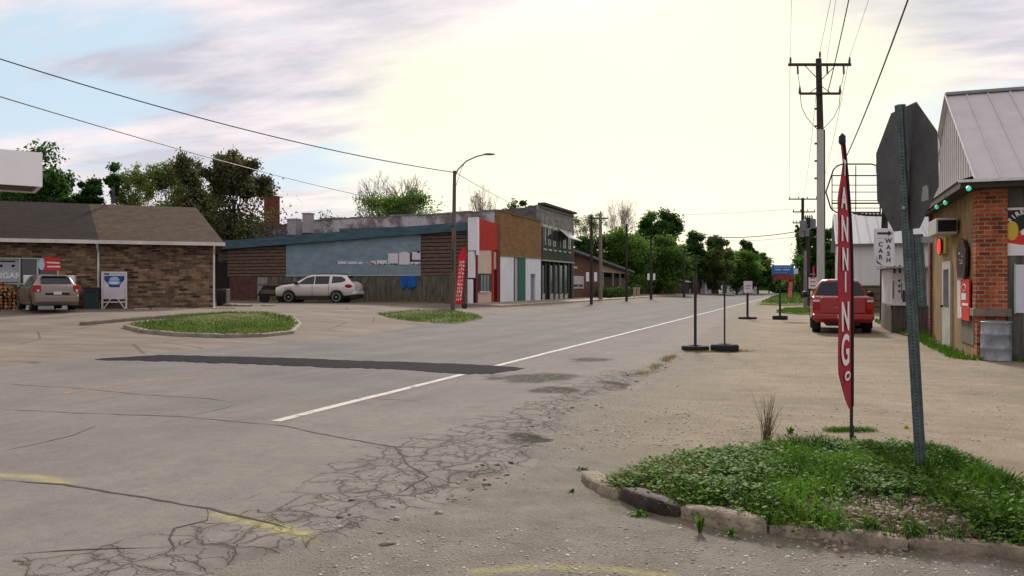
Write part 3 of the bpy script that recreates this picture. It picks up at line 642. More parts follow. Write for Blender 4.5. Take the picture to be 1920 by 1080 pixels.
def in_poly(poly):
    a0, a1 = min(p[0] for p in poly), max(p[0] for p in poly); b0, b1 = min(p[1] for p in poly), max(p[1] for p in poly)
    def f(rg, n):
        x = rg.uniform(a0, a1, n*4); y = rg.uniform(b0, b1, n*4); k = inside(x, y, poly); return np.stack([x[k], y[k]], 1)[:n]
    return f
zlift = lambda dz: (lambda X, Y: Tn(X, Y)+dz)
islm = leafmat('grass_island', (.03, .075, .008), (.15, .25, .035), .25)
blades('grass', 6000, in_poly(isl), .03, .08, .022, islm, 41, 'green grass on the teardrop traffic island in the left lot', 'grass', .9, zf=zlift(.145), tonef=lambda x, y: .2+.8*fbm(x, y, 3, 2))
ver = [G(*p, .25) for p in [(705, 592), (770, 586), (850, 584), (895, 587), (905, 591), (860, 598), (780, 599), (730, 596)]]
blob('verge', ver, turf, .04)
blades('grass', 3000, in_poly(ver), .03, .08, .024, islm, 42, 'green grass strip around the foot of the wooden lamp pole', 'grass', .9, zf=zlift(.082), tonef=lambda x, y: .2+.8*fbm(x, y, 3, 2))
# right far verge: green bank beside the road beyond the gravel
ver2 = [G(*p) for p in [(1425, 571), (1445, 560), (1462, 553), (1488, 549), (1512, 549), (1516, 560), (1520, 572), (1470, 573)]]
blob('verge', ver2, turf, .12)
blades('grass', 5000, in_poly(ver2), .05, .25, .07, grassA, 43, 'green grass bank beside the road in front of the far utility poles', 'grass', .9, zf=zlift(.14), tonef=lambda x, y: .2+.8*fbm(x*.5, y*.5, 3, 2))
ver3 = [G(*p) for p in [(1455, 586), (1475, 580), (1520, 579), (1560, 582), (1560, 588), (1500, 590)]]
blob('verge', ver3, turf, .05)
blades('grass', 2500, in_poly(ver3), .03, .12, .05, grassA, 44, 'small grass patch left of the red truck behind the weighted sign bases', 'grass', .9, zf=zlift(.07))
ver4 = [G(*p) for p in [(1640, 603), (1700, 603), (1745, 632), (1760, 640), (1735, 640), (1690, 627)]]
blob('verge', ver4, mat('soil_weedy', (.11, .095, .055), .95, var=.4, scale=4), .03)
blades('grass', 3000, in_poly(ver4), .03, .16, .03, grassA, 45, 'patchy weeds along the foot of the low shed and fence', 'grass', .9, zf=zlift(.03))
blades('grass', 1800, gstrip((3.0, 18.9), (2.95, 26), .1), .02, .12, .02, grassA, 46, 'weeds along the street side wall of the brick cornered shop', 'grass', .9, zf=zlift(.0))
blades('grass', 1500, gstrip((3.1, 18.75), (9, 18.75), .08), .02, .12, .02, grassA, 47, 'weeds along the front wall of the brick cornered shop', 'grass', .9, zf=zlift(.0))
blades('grass', 4000, gstrip((-38, 45.3), (-20.5, 45.3), .25), .03, .16, .04, grassD, 48, 'dry grass along the foot of the long boarded wall', 'grass', .9, zf=zlift(.03))
# ================================================================ buildings
dark_brown = mat('stained_wood', (.075, .055, .04), .9, var=.3, scale=3, stretch=(1, 1, 6))
white_trim = mat('white_trim', (.66, .64, .60), .6, var=.1, scale=3, dirt=.25)
grey_metal = mat('grey_metal', (.30, .31, .32), .55, var=.15, scale=4)
black_m = mat('black_metal', (.02, .02, .022), .5, var=.2)
shadow_in = mat('dark_interior', (.015, .014, .014), .9)
# ---- store on the left, its front square to the camera roughly
def storepos(px, zc=37.0): return at(px, zc)
SRH = R(22); cx0, cz0 = (403-960)/1500*37.5, 37.5
def smt(px): r = (px-960)/1500; return (cx0-r*cz0)/(math.cos(SRH)-r*math.sin(SRH))
SL = smt(-330); sa = Vector(at(403, 37.5)+(0,)); srz = TH+SRH; sb = sa-Vector((math.cos(srz), math.sin(srz), 0))*SL   # local +x to the right end
store = thing('store', 'low convenience store in mottled brown brick with a brown shingle roof', 'building', (sb.x, sb.y, .46), srz)
SD = 10.0; EH = 2.95
smx = lambda px: SL-smt(px)      # local x for a photo column (approx.)
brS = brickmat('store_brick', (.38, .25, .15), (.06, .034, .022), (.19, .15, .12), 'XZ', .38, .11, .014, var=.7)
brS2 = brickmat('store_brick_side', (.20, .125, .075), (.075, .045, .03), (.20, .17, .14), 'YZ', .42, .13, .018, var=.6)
mb = MB(); wx0, wx1, wz0, wz1 = smx(-10), smx(110), 1.15, 2.30
mb.box(0, wx0, 0, .25, 0, EH); mb.box(wx0, wx1, 0, .25, 0, wz0); mb.box(wx0, wx1, 0, .25, wz1, EH); mb.box(wx1, SL, 0, .25, 0, EH)
mb.build('front_wall', brS, store)
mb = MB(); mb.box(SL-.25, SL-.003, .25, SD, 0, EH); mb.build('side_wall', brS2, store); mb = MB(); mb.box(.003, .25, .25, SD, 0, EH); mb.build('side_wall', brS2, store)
mb = MB(); mb.box(.25, SL-.25, SD-.25, SD-.003, 0, EH); mb.build('back_wall', brS, store)
mb = MB(); RT = 5.12; ov = .45
def gable(x0, x1, m, z=0):
    q = MB(); y0, y1, ym = -ov-.15, SD+ov, SD*.42; e = EH+.12; 
    q.add([(x0, y0, e), (x1, y0, e), (x1-1.6, ym, RT), (x0, ym, RT), (x1, y1, e), (x0, y1, e)], [(0, 1, 2, 3), (3, 2, 4, 5), (1, 4, 2)])
    q.add([(x0, y0, e-.08), (x1, y0, e-.08), (x1, y1, e-.08), (x0, y1, e-.08)], [(0, 1, 2, 3)])
    return q
def shinglemat(name, c1, c2, var=.35):
    return brickmat(name, c1, c2, tuple(v*.45 for v in c1), 'XZ', .33, .075, .008, var=var, bump=.5)
xj = smx(188)
q = gable(-ov, SL+.4, None); q2 = MB()
# right, paler, and left, darker and older, runs of shingles
y0, ym, e = -ov-.15, SD*.42, EH+.12
q = MB(); X1 = SL+.4; q.add([(xj, y0, e), (X1, y0, e), (X1-1.2, ym, RT), (xj-.9, ym, RT), (X1, SD+ov, e), (xj, SD+ov, e)], [(0, 1, 2, 3), (3, 2, 4, 5), (1, 4, 2)])
rf = q.build('roof', shinglemat('shingle_new', (.115, .078, .052), (.075, .052, .036)), store)
q = MB(); q.add([(-ov, y0, e+.0), (xj, y0, e), (xj-.9, ym, RT), (-ov, ym, RT), (xj, SD+ov, e), (-ov, SD+ov, e)], [(0, 1, 2, 3), (3, 2, 4, 5)])
tag(q.build('roof', shinglemat('shingle_old', (.036, .025, .022), (.020, .014, .013)), store), 'older darker left run of roof shingles')
q = MB(); q.box(-ov, X1, y0+.04, SD+ov, e-.10, e-.012); q.build('soffit', mat('soffit_brown', (.06, .045, .035), .9), store)
q = MB(); q.box(-ov, X1+.02, y0-.10, y0+.03, e-.13, e+.03); q.build('gutter', white_trim, store)
for px in (184, 403):
    q = MB(); x = smx(px)-(.06 if px > 300 else 0); q.tube([(x, y0+.0, e-.14), (x, y0+.2, e-.32), (x, -.06, e-.5), (x, -.06, .12), (x, -.2, .06)], .045, 8); q.build('downspout', white_trim, store)
wf = MB(); fw = .05
wf.box(wx0, wx1, -.03, .12, wz1-fw, wz1); wf.box(wx0, wx1, -.03, .12, wz0, wz0+fw)
for px in (-10, 36, 70, 108): x = smx(px); wf.box(x-.03, x+.03, -.035, .12, wz0+fw, wz1-fw)
win = wf.build('window', mat('alu_green', (.42, .48, .42), .5), store)
q = MB(); q.box(wx0, wx1, .13, .16, wz0, wz1); q.build('pane', glassmat(), win)
q = MB(); q.box(smx(-8), smx(34), .07, .085, wz0+.1, wz1-.06); po = q.build('poster', mat('poster_grey', (.36, .40, .42), .6), store)
def flat(name, M, quads, mats, parent, th=.006):
    mb = MB()
    for mi, pts in quads:
        mb.cur = mi; n = len(pts); th_ = th+mi*.0015
        mb.add([M @ Vector((x, y, 0)) for x, y in pts]+[M @ Vector((x, y, th_)) for x, y in pts], [tuple(range(n, 2*n))]+[(i, (i+1) % n, n+(i+1) % n, n+i) for i in range(n)])
    return mb.build(name, mats, parent)
def ell(cx, cy, rx, ry, n=20, a0=0, a1=2*math.pi): return [(cx+rx*math.cos(a0+(a1-a0)*i/n), cy+ry*math.sin(a0+(a1-a0)*i/n)) for i in range(n)]
wpaint = mat('white_print', (.75, .75, .75), .5, var=.03)
lettering('lettering', 'CIGAR', .34, frame((smx(12), .055, 1.52), (1, 0, 0)), wpaint, store, bold=.012)
flat('poster_print', frame((smx(12), .068, 1.95), (1, 0, 0)), [(0, [(-.32, .16), (.3, .16), (.3, .22), (-.32, .22)]), (0, ell(-.22, 0, .06, .06)), (0, ell(.22, 0, .06, .06))], [shadow_in], store)
rd = mat('red_print', (.60, .03, .03), .5, var=.06)
flat('flag_sign', frame((smx(98), -.04, 2.02), (1, 0, 0)), [(0, [(-.42, -.26), (.28, -.26), (.33, 0), (.25, .3), (-.3, .34)]), (1, [(-.22, .06), (.28, .04), (.28, .10), (-.22, .12)]), (1, [(-.2, -.12), (.3, -.12), (.3, -.06), (-.2, -.06)]), (2, ell(-.42, .02, .12, .26))], [rd, wpaint, mat('pale_blue', (.45, .62, .70), .5)], store)
# white ice chest behind the car
def local_thing(name, label, cat, px, y, z=0, group=None):
    M = Matrix.Translation((sb.x, sb.y, .46)) @ Matrix.Rotation(srz, 4, 'Z'); p = M @ Vector((smx(px), y, z)); return thing(name, label, cat, p, srz, group)
ic = local_thing('ice_chest', 'white ice merchandiser chest against the store wall behind the parked grey hatchback', 'ice chest', 96, -.33)
w = smx(143)-smx(48)
q = MB(); q.box(-w/2, w/2, -.30, .32, .05, 1.55); q.build('cabinet', mat('ice_white', (.70, .71, .72), .4, var=.04), ic, bevel=.03)
q = MB(); q.box(-w/2+.2, w/2-.2, -.32, -.302, .75, 1.42); q.build('door_panel', mat('ice_panel', (.40, .40, .44), .4), ic)
q = MB()
for cx in (-.16, .0, .16): q.lathe([(.11, 0), (.11, .008)], 18, Matrix.Translation((cx*1.1, -.322, 1.24+(.05 if cx == 0 else 0))) @ Matrix.Rotation(R(90), 4, 'X'))
q.build('emblem', wpaint, ic)
# dark waste bin
bn = local_thing('waste_bin', 'dark green waste bin beside the downspout left of the blue display', 'bin', 173, -.45)
q = MB(); q.hexa([(-.27, -.25, .0), (.27, -.25, .0), (.27, .25, .0), (-.27, .25, .0)], [(-.3, -.28, .92), (.3, -.28, .92), (.3, .28, .92), (-.3, .28, .92)]); q.build('body', mat('bin_green', (.025, .045, .05), .6), bn, bevel=.02)
q = MB(); q.box(-.31, .31, -.29, .29, .925, 1.02); q.box(-.2, .2, -.30, -.292, .80, .90); q.build('lid', mat('bin_lid', (.015, .02, .022), .6), bn, bevel=.015)
# display box with blue emblem
dp = local_thing('display_cage', 'white framed display stand with a blue emblem against the brick wall', 'display stand', 215, -.35)
hw = .48; H = 1.72
q = MB()
for s in (-1, 1): q.box(s*hw-.035, s*hw+.035, -.04, .04, 0, H)
q.box(-hw, hw, -.035, .035, H-.07, H+.001); q.box(-hw, hw, -.035, .035, .0, .05); q.box(-hw, hw, -.035, .035, .34, .39)
for s in (-1, 1): q.tube([(s*(hw-.05), -.06, .05), (s*.13, -.06, .52)], .028, 6)
q.build('frame', white_trim, dp)
q = MB(); q.box(-hw+.04, hw-.04, .0, .03, .5, H-.07); q.build('panel', mat('disp_panel', (.62, .58, .63), .5, var=.1, scale=2), dp)
blu = mat('blue_print', (.02, .05, .26), .5); lbl = mat('ltblue_print', (.30, .50, .66), .5)
flat('emblem', frame((0, -.002, 1.2), (1, 0, 0)), [(0, [(-.40, .33), (-.4, .16), (-.2, -.1), (.2, -.1), (.4, .16), (.40, .33)]), (1, ell(0, .16, .2, .14)), (0, ell(0, .15, .15, .08)), (1, ell(0, .03, .26, .10)), (2, ell(0, .03, .18, .05)), (0, [(-.2, -.17), (.2, -.17), (.23, -.1), (-.23, -.1)]), (0, [(-.40, .38), (-.2, .38), (-.2, .45), (-.40, .45)])], [blu, lbl, wpaint], dp)
# firewood bundles
fwm = [mat('firewood_%s' % n, c, .9, var=.4, scale=9) for n, c in (('orange', (.36, .13, .05)), ('brown', (.20, .10, .05)), ('pale', (.42, .26, .13)))]
rg = random.Random(5)
fwd = local_thing('firewood_stack', 'stack of split orange brown firewood bundles under the store window', 'firewood', 0, -.42)
q = MB()
for r in range(9):
    for c in range(16):
        x = -1.55+c*.155+rg.uniform(-.03, .03); z = .08+r*.135+rg.uniform(-.02, .02)
        if z > 1.2-.04*max(0, c-11)**1.6: continue
        q.cur = rg.randrange(3); M = Matrix.Translation((x, rg.uniform(-.06, .03), z)) @ Matrix.Rotation(rg.uniform(0, 2), 4, 'Y') @ Matrix.Rotation(R(90), 4, 'X')
        q.lathe([(.075, -.28), (.078, .28)], rg.choice((3, 4, 5)), M)
q.build('logs', fwm, fwd)
# roof vent pipe
vp = local_thing('vent_pipe', 'dark vent pipe with grey collar standing behind the store roof ridge', 'vent pipe', 195, SD*.42+.3, 4.4)
q = MB(); q.tube([(0, 0, 0), (0, 0, 1.65)], .07, 10); q.build('pipe', mat('pipe_dark', (.05, .05, .06), .6), vp)
q = MB(); q.lathe([(.2, 0), (.17, .75), (.09, .8)], 12); q.build('collar', grey_metal, vp)
# walk and wheel stops
def sbox(name, px0, px1, y0, y1, z0, z1, m):
    M = Matrix.Translation((sb.x, sb.y, .46)) @ Matrix.Rotation(srz, 4, 'Z'); q = MB(); q.box(smx(px0), smx(px1), y0, y1, z0, z1, M); return q.build(name, m, bevel=.02)
tag(sbox('sidewalk', -330, 262, -1.25, -.004, -.3, .045, mat('walk', (.26, .21, .15), .9, dirt=.4, scale=3)), kind='structure')
stopm = mat('stop_concrete', (.36, .31, .25), .9, var=.25, scale=6, dirt=.3)
for i, (a, b, lb) in enumerate(((254, 284, 'dark short wheel stop right of the blue display stand'), (287, 350, 'pale concrete wheel stop in front of the mottled brick wall'), (370, 436, 'pale concrete wheel stop by the store corner downspout'))):
    M = Matrix.Translation((sb.x, sb.y, .46)) @ Matrix.Rotation(srz, 4, 'Z'); q = MB(); x0, x1 = smx(a), smx(b); y = -1.7-.2*i
    q.hexa([M @ Vector(v) for v in ((x0, y-.1, -.05), (x1, y-.1, -.05), (x1, y+.1, -.05), (x0, y+.1, -.05))], [M @ Vector(v) for v in ((x0+.03, y-.06, .12), (x1-.03, y-.06, .12), (x1-.03, y+.06, .12), (x0+.03, y+.06, .12))])
    tag(q.build('wheel_stop', stopm, bevel=.02), lb, 'wheel stop', 'concrete wheel stops in front of the store')
stones_px = [(440, 575, .35), (462, 573, .45), (478, 578, .25), (508, 578, .2)]
q = MB(); x, y = at(462, 40); rg = random.Random(3)
for i in range(9):
    a, b = rg.uniform(-1.1, 1.1), rg.uniform(-.4, .4); s = rg.uniform(.12, .32); c = Vector((x+a, y+b, .48+s*.2))
    q.add([c+Vector((sx*s*rg.uniform(.6, 1.1), sy*s*rg.uniform(.6, 1.1), sz*s*.35)) for sx in (-1, 1) for sy in (-1, 1) for sz in (-1, 1)], [(0, 1, 3, 2), (4, 6, 7, 5), (0, 4, 5, 1), (2, 3, 7, 6), (0, 2, 6, 4), (1, 5, 7, 3)])
tag(q.build('rubble', stopm, bevel=.02), 'broken concrete slabs lying between the store corner and the white suv', 'rubble', kind='stuff')
# air conditioner
x, y = at(418, 41); ac = thing('air_conditioner', 'dark outdoor air conditioner unit right of the store corner', 'air conditioner', (x, y, .47), TH)
q = MB(); q.box(-.27, .27, -.27, .27, .03, .92); q.build('casing', mat('ac_case', (.10, .10, .10), .6), ac, bevel=.02)
q = MB()
for i in range(16): q.box(-.22, .22, -.283, -.272, .12+i*.045, .14+i*.045)
q.build('louvre', black_m, ac)
q = MB(); q.lathe([(.22, .925), (.22, .945), (.05, .95)], 18); q.build('fan_grille', black_m, ac)
# ---- fuel canopy, corner only in frame
fx, fy = at(79, 27)
cn = thing('fuel_canopy', 'white fascia corner of a fuel canopy sticking in at the left edge', 'canopy', (fx, fy, 0), TH+R(14))
z0 = hz(350, 27); z1 = hz(286, 27)
q = MB(); q.box(-12, 0, 0, .1, z0, z1); q.box(-.1, 0, .1, 2.4, z0, z1); q.box(-12, -.1, 2.3, 2.4, z0, z1); q.build('fascia', mat('canopy_white', (.92, .91, .91), .35, var=.03, scale=1), cn)
cn.rotation_euler = (0, 0, TH+R(36))
q = MB(); q.box(-11.9, -.12,  .12, 2.28, z0+.05, z0+.2); q.build('soffit', mat('canopy_under', (.10, .10, .10), .6), cn)
q = MB(); q.box(-11.95, -.1, .1, 2.28, z1-.25, z1-.2); q.build('deck', grey_metal, cn)
for cx in (-10.5, -7.5): 
    q = MB(); q.box(cx-.15, cx+.15, 1.0, 1.3, .3, z0+.045); q.build('column', white_trim, cn)

# ---- long boarded wall building and street fronts
YB = 46.05; XF = -19.6
def U(px): return onY(px, YB)
def Zb(px, py): return zY(px, py, YB)
XL = U(427)
bb = thing('boarded_building', 'long low building with brown board siding and a blue grey panelled middle', 'building', (0, 0, 0))
def ztop(x):   # underside of the fascia
    xa, za, xb, zb_ = U(427), Zb(427, 467), U(873), Zb(873, 433); return za+(zb_-za)*(x-xa)/(xb-xa)
def siding(x0, x1, z0, pitch, depth, y, zt, n=40, tp=.03):
    q = MB(); xsn = [x0+(x1-x0)*i/n for i in range(n+1)]
    V = []; prof = []
    z = z0
    while z < 7:
        prof += ([(z, depth), (z+pitch*.80, depth*.55), (z+pitch*.80+.004, -.03), (z+pitch-.004, -.03)] if pitch > .2 else [(z, depth), (z+pitch-.004, 0.0)]); z += pitch
    for x in xsn:
        t = zt(x); V += [(x, y-d, min(zz, t)) for zz, d in prof]
    k = len(prof); F = [(i*k+j, i*k+j+1, (i+1)*k+j+1, (i+1)*k+j) for i in range(n) for j in range(k-1) if min(V[i*k+j+1][2], V[(i+1)*k+j+1][2])-min(V[i*k+j][2], V[(i+1)*k+j][2]) > 1e-5 or V[i*k+j][2] < min(zt(xsn[i]), zt(xsn[i+1]))-1e-3]
    q.add(V, F); return q
zs = Zb(537, 518)
brownb = mat('brown_boards', (.135, .088, .062), .85, var=.35, scale=2.0, stretch=(1, 1, 5), dirt=.2)
q = MB(); q.box(U(405), XF+.003, YB+.02, YB+.3, 0, 3.3)
q.add([(XL, YB+.02, 3.3), (XF, YB+.02, 3.3), (XF, YB+.02, ztop(XF)), (XL, YB+.02, ztop(XL))], [(0, 1, 2, 3)])
q.build('wall_core', shadow_in, bb)
siding(U(427), U(537.5), zs, .235, .07, YB, ztop, 20).build('board_siding', brownb, bb)
siding(U(790), U(877), zs, .235, .07, YB, ztop, 16).build('board_siding', brownb, bb)
siding(U(405), U(426.5), zs, .235, .07, YB+.25, lambda x: Zb(415, 470), 4).build('board_siding', brownb, bb)
bluep = mat('blue_panel', (.21, .30, .335), .75, var=.16, scale=1.2, stretch=(1, 1, 2), dirt=.12)
siding(U(537.5), U(790), zs+.05, .115, .012, YB-.08, ztop, 30).build('panel_siding', bluep, bb)
q = MB(); q.box(U(537.5), U(790), YB-.11, YB-.004, zs-.02, zs+.05); q.build('ledge', mat('ledge_pale', (.35, .38, .40), .7), bb)
# fascia
def fas(px0, y0a, y0b, px1, y1a, y1b, y, th=.12):
    x0, x1 = U(px0), U(px1); q = MB(); a = [Zb(px0, y0a), Zb(px0, y0b), Zb(px1, y1b), Zb(px1, y1a)]
    q.add([(x0, y, a[1]), (x1, y, a[2]), (x1, y, a[3]), (x0, y, a[0]), (x0, y+th, a[1]), (x1, y+th, a[2]), (x1, y+th, a[3]), (x0, y+th, a[0])], [(0, 1, 2, 3), (7, 6, 5, 4), (0, 4, 5, 1), (3, 2, 6, 7), (0, 3, 7, 4), (1, 5, 6, 2)]); return q
fas(407, 453.5, 469, 877, 417.5, 433, YB-.42, .5).build('fascia', mat('fascia_blue', (.055, .11, .14), .7, var=.3, scale=2, stretch=(.5, 1, 3)), bb)
q = MB(); q.add([(U(407), YB-.4, Zb(407, 453.5)+.01), (U(877), YB-.4, Zb(877, 417.5)+.01), (XF, YB+6.5, Zb(877, 417.5)+.2), (U(407), YB+8, Zb(407, 453.5)+.1)], [(0, 1, 2, 3)]); q.build('roof', mat('roof_tar', (.10, .10, .11), .9), bb)
# masonry base
stain = mat('stained_block', (.155, .15, .115), .95, var=.55, scale=1.6, stretch=(2.2, 1, .5), bump=.5, bscale=14, dirt=.5)
q = MB(); q.box(U(640), U(877), YB-.05, YB+.02, .2, zs-.03); q.box(U(503), U(640), YB-.05, YB+.02, .2, zs-.03); q.build('base_wall', stain, bb)
rg = random.Random(9); q = MB()
px = 655
while px < 868:
    wq = rg.uniform(5, 13); q.box(U(px), U(px+wq), YB-.075, YB-.053, .3, zs-.05-rg.uniform(0, .05)); px += wq+rg.uniform(.6, 4)
q.build('plank', mat('mossy_planks', (.125, .125, .09), .95, var=.5, scale=2, stretch=(3, 1, .6), dirt=.5), bb)
q = MB(); q.box(U(431), U(482), YB-.05, YB+.02, .2, zs-.03); q.build('brick_infill', brickmat('infill_brick', (.17, .06, .045), (.10, .04, .03), (.13, .09, .08), 'XZ'), bb)
q = MB(); q.box(U(483), U(502), YB-.05, YB+.02, .25, zs-.05); q.build('door', mat('old_white_door', (.30, .32, .28), .8, var=.3, dirt=.5), bb)
q = MB(); q.box(U(406), U(426), YB+.2, YB+.249, .3, zs-.02); q.build('brick_infill', MATS['infill_brick'], bb)
q = MB(); xx = U(755)
for i in range(14): q.box(U(752)+i*.085, U(752)+i*.085+.1, YB-.13-.02*(i % 2)-.03*rg.random(), YB-.09, zs-.82+rg.uniform(-.08, .1)+.02*abs(i-7)-.03*rg.random(), zs-.06)
tag(q.build('tarp', mat('blue_tarp', (.01, .12, .42), .45, var=.35, scale=5, bump=1, bscale=9)), 'crumpled bright blue tarp hanging below the blue grey panels', 'tarp')
# mural of white vehicles on the panels
def mp(px, py): return (U(px), Zb(px, py))
def mural():
    q = MB(); y = YB-.105
    def poly(pts, mi, k=0):
        q.cur = mi; n = len(pts); P = [mp(*p) for p in pts]
        q.add([(x, y-.004*k, z) for x, z in P]+[(x, y-.004*k-.004, z) for x, z in P], [tuple(range(n, 2*n)), tuple(range(n))]+[(i, (i+1) % n, n+(i+1) % n, n+i) for i in range(n)])
    rc = lambda a, b, c, d: [(a, b), (c, b), (c, d), (a, d)]
    for r in (rc(634, 490, 651, 495), rc(653, 490.5, 671, 495), rc(673, 491, 681, 495.5), rc(683.5, 491, 685.5, 493), rc(688, 491, 690, 493), rc(696, 489, 706, 496), rc(708, 488, 727, 495.5), rc(729, 475, 747.5, 494.5), [(749.5, 496), (749.5, 475), (756, 472), (763, 472), (769.5, 475), (769.5, 496)], rc(774, 472, 789.6, 487), rc(771, 491, 789.6, 495.5)): poly(r, 0)
    for r in (rc(770.5, 474, 773.8, 491), rc(773.8, 488, 789.6, 490.8), [(631, 493), (633.5, 490.5), (633.5, 495)], rc(772, 471, 789.6, 472), [(782, 472), (789.5, 472), (786, 475.5)]): poly(r, 1, 1)
    for a in (713, 723, 735, 740, 744, 777, 787): poly([(a+1.6*math.cos(t*.785), 495+1.5*math.sin(t*.785)) for t in range(8)], 1, 2)
    poly([(695, 490), (704, 495), (702, 497), (697, 495)], 2, 1)
    return q
mural().build('mural', [mat('mural_white', (.66, .63, .66), .7, var=.08), black_m, rd], bb)

# street fronts along X = XF ---------------------------------------
def V_(px): return onX(px, XF)
def Zf(px, py): return zX(px, py, XF)
def front(name, px0, px1, ya0, ya1, yb0, yb1, m, parent, proud=0, th=.25, n='wall'):
    y0, y1 = V_(px0), V_(px1); a0, a1, b0, b1 = Zf(px0, ya0), Zf(px1, ya1), Zf(px0, yb0), Zf(px1, yb1); q = MB(); X = XF+proud
    q.add([(X, y0, b0), (X, y1, b1), (X, y1, a1), (X, y0, a0), (X-th, y0, b0), (X-th, y1, b1), (X-th, y1, a1), (X-th, y0, a0)], [(0, 1, 2, 3), (7, 6, 5, 4), (0, 4, 5, 1), (3, 2, 6, 7), (0, 3, 7, 4), (1, 5, 6, 2)])
    return q.build(name, m, parent)
GB = 582
redb = thing('red_storefront', 'narrow one storey shop with a bright red upper front and pink lower panel', 'building')
redm = mat('red_front', (.45, .026, .012), .75, var=.16, scale=2); pink = mat('pink_siding', (.62, .49, .40), .8, var=.12, scale=2, stretch=(1, 1, 8)); dkred = mat('dark_red', (.20, .022, .014), .8, var=.25)
front('sign_band', 893, 931, 409, 419, 469, 469, redm, redb, .02, .25)
front('sign_return', 931.2, 937, 419, 421, 470, 470, mat('rust_red', (.20, .05, .03), .8), redb, .0, .25)
front('lower_wall', 895, 922, 469.3, 469.3, GB, GB, pink, redb, -.02, .25)
front('pillar', 891, 894.8, 469.3, 469.3, GB, GB, dkred, redb, .05, .25)
front('pillar', 922.2, 925, 469.3, 469.3, GB, GB, redm, redb, .04, .25)
front('panel', 925.2, 931.5, 472, 472, 505, 505, mat('cream_panel', (.50, .38, .28), .8), redb, -.04, .2)
front('door', 925.2, 931.5, 505.3, 505.3, GB, GB, mat('brown_door', (.08, .035, .025), .6), redb, -.15, .1)
front('pillar', 931.7, 937, 470.3, 470.3, GB, GB, dkred, redb, .03, .25)
wn = front('window', 896, 920.5, 513, 513, 547.5, 547.5, mat('window_frame_dark', (.03, .02, .02), .6), redb, .03, .08)
for a, b in ((900.5, 904.5), (906, 911), (912.5, 916)): front('pane', a, b, 515.5, 515.5, 544.5, 544.5, mat('curtain_glass', (.16, .21, .20), .25), wn, .04, .03)
front('sill', 898, 916, 545.5, 545.5, 548.5, 548.5, white_trim, redb, .10, .12)
q = MB(); q.box(XF-10, XF-.02, V_(893), V_(937), Zf(893, 409)-.6, Zf(893, 409)-.4); q.build('roof', MATS['roof_tar'], redb)
# brown brick shop
brb = thing('brown_brick_shop', 'one storey shop with tall ochre brown brick front over white and green panels', 'building')
bro = brickmat('ochre_brick', (.31, .185, .07), (.23, .13, .05), (.26, .17, .09), 'YZ', .42, .1, .012, var=.3)
front('brick_front', 937, 1014, 395, 415, 478, 483, bro, brb, .03, .4)
front('cornice', 937, 1014, 393, 413, 396.2, 416.2, mat('cornice_brown', (.15, .10, .055), .8), brb, .10, .5)
front('pediment', 958, 980, 396, 401.5, 403, 408, mat('pediment_brown', (.12, .085, .045), .8), brb, .12, .3)
front('lintel', 937, 1014, 478.2, 483.2, 480.5, 485.5, mat('lintel', (.24, .19, .14), .8), brb, .09, .5)
wh = mat('white_panel', (.74, .76, .78), .6, var=.05, scale=1, dirt=.12)
front('panel', 937.5, 962.5, 480.7, 482.3, GB, GB, wh, brb, .03, .2)
front('frame', 962.7, 965.5, 482.4, 482.6, GB, GB, black_m, brb, .0, .2)
front('panel', 965.7, 971.5, 482.7, 483, GB, GB, mat('white_panel_dull', (.42, .44, .47), .6), brb, -.05, .2)
front('panel', 971.7, 985, 483.1, 484, GB, GB, mat('green_panel', (.018, .125, .070), .6, var=.1), brb, .01, .2)
front('panel', 985.2, 994.5, 484, 484.5, GB, GB, wh, brb, .02, .2)
front('panel', 994.7, 1003, 484.5, 485, 515, 515, wh, brb, .02, .2)
front('panel', 1003.2, 1013.5, 485, 485.5, GB, GB, wh, brb, .02, .2)
dr = front('door', 995, 1002.8, 515.3, 515.3, 568, 568, mat('grey_door', (.22, .21, .26), .6), brb, -.10, .1)
front('door_frame', 994.7, 1003, 514, 514, 515.2, 515.2, black_m, brb, .05, .2)
yb0, yb1 = V_(937), V_(1014)
q = MB(); q.box(XF-24, XF-.4, yb0+.3, yb1-.02, Zf(1014, 483), Zf(1014, 483)+.2); q.build('roof', MATS['roof_tar'], brb)
# its long side parapet, seen over the low roof
YP = yb0+.012
def Up(px): return onY(px, YP)
def Zp(px, py): return zY(px, py, YP)
flank = brickmat('flank_brick', (.26, .20, .19), (.16, .11, .11), (.30, .28, .27), 'XZ', .35, .12, .02, var=.35, wash=(.50, .48, .50))
q = MB(); P = [(430, 426), (520, 422), (600, 412), (700, 407), (820, 402), (900, 396.5), (936.5, 395)]
V = [(Up(a), YP, Zp(a, b)) for a, b in P]; n = len(V); V2 = [(x, YP, .3) for x, y, z in V]
q.add(V+V2+[(x, y+.3, z) for x, y, z in V]+[(x, y+.3, z) for x, y, z in V2], [(i, i+1, n+i+1, n+i) for i in range(n-1)]+[(2*n+i, 3*n+i, 3*n+i+1, 2*n+i+1) for i in range(n-1)]+[(i, 2*n+i, 2*n+i+1, i+1) for i in range(n-1)]+[(0, n, 3*n, 2*n)])
q.build('side_wall', flank, brb)
q = MB(); rg = random.Random(4)
for (a, b), (c, d) in zip(P[1:-1], P[2:]):
    x0, z0, x1, z1 = Up(a), Zp(a, b), Up(c), Zp(c, d); k = max(1, int((x1-x0)/.6))
    for i in range(k):
        xa, xb = x0+(x1-x0)*i/k, x0+(x1-x0)*(i+.94)/k; za = z0+(z1-z0)*i/k; h = rg.uniform(.03, .13); q.box(xa, xb, YP-.05, YP+.35, za-.02, za+h)
q.build('coping', mat('coping_clay', (.22, .19, .19), .85, var=.4, scale=4), brb)
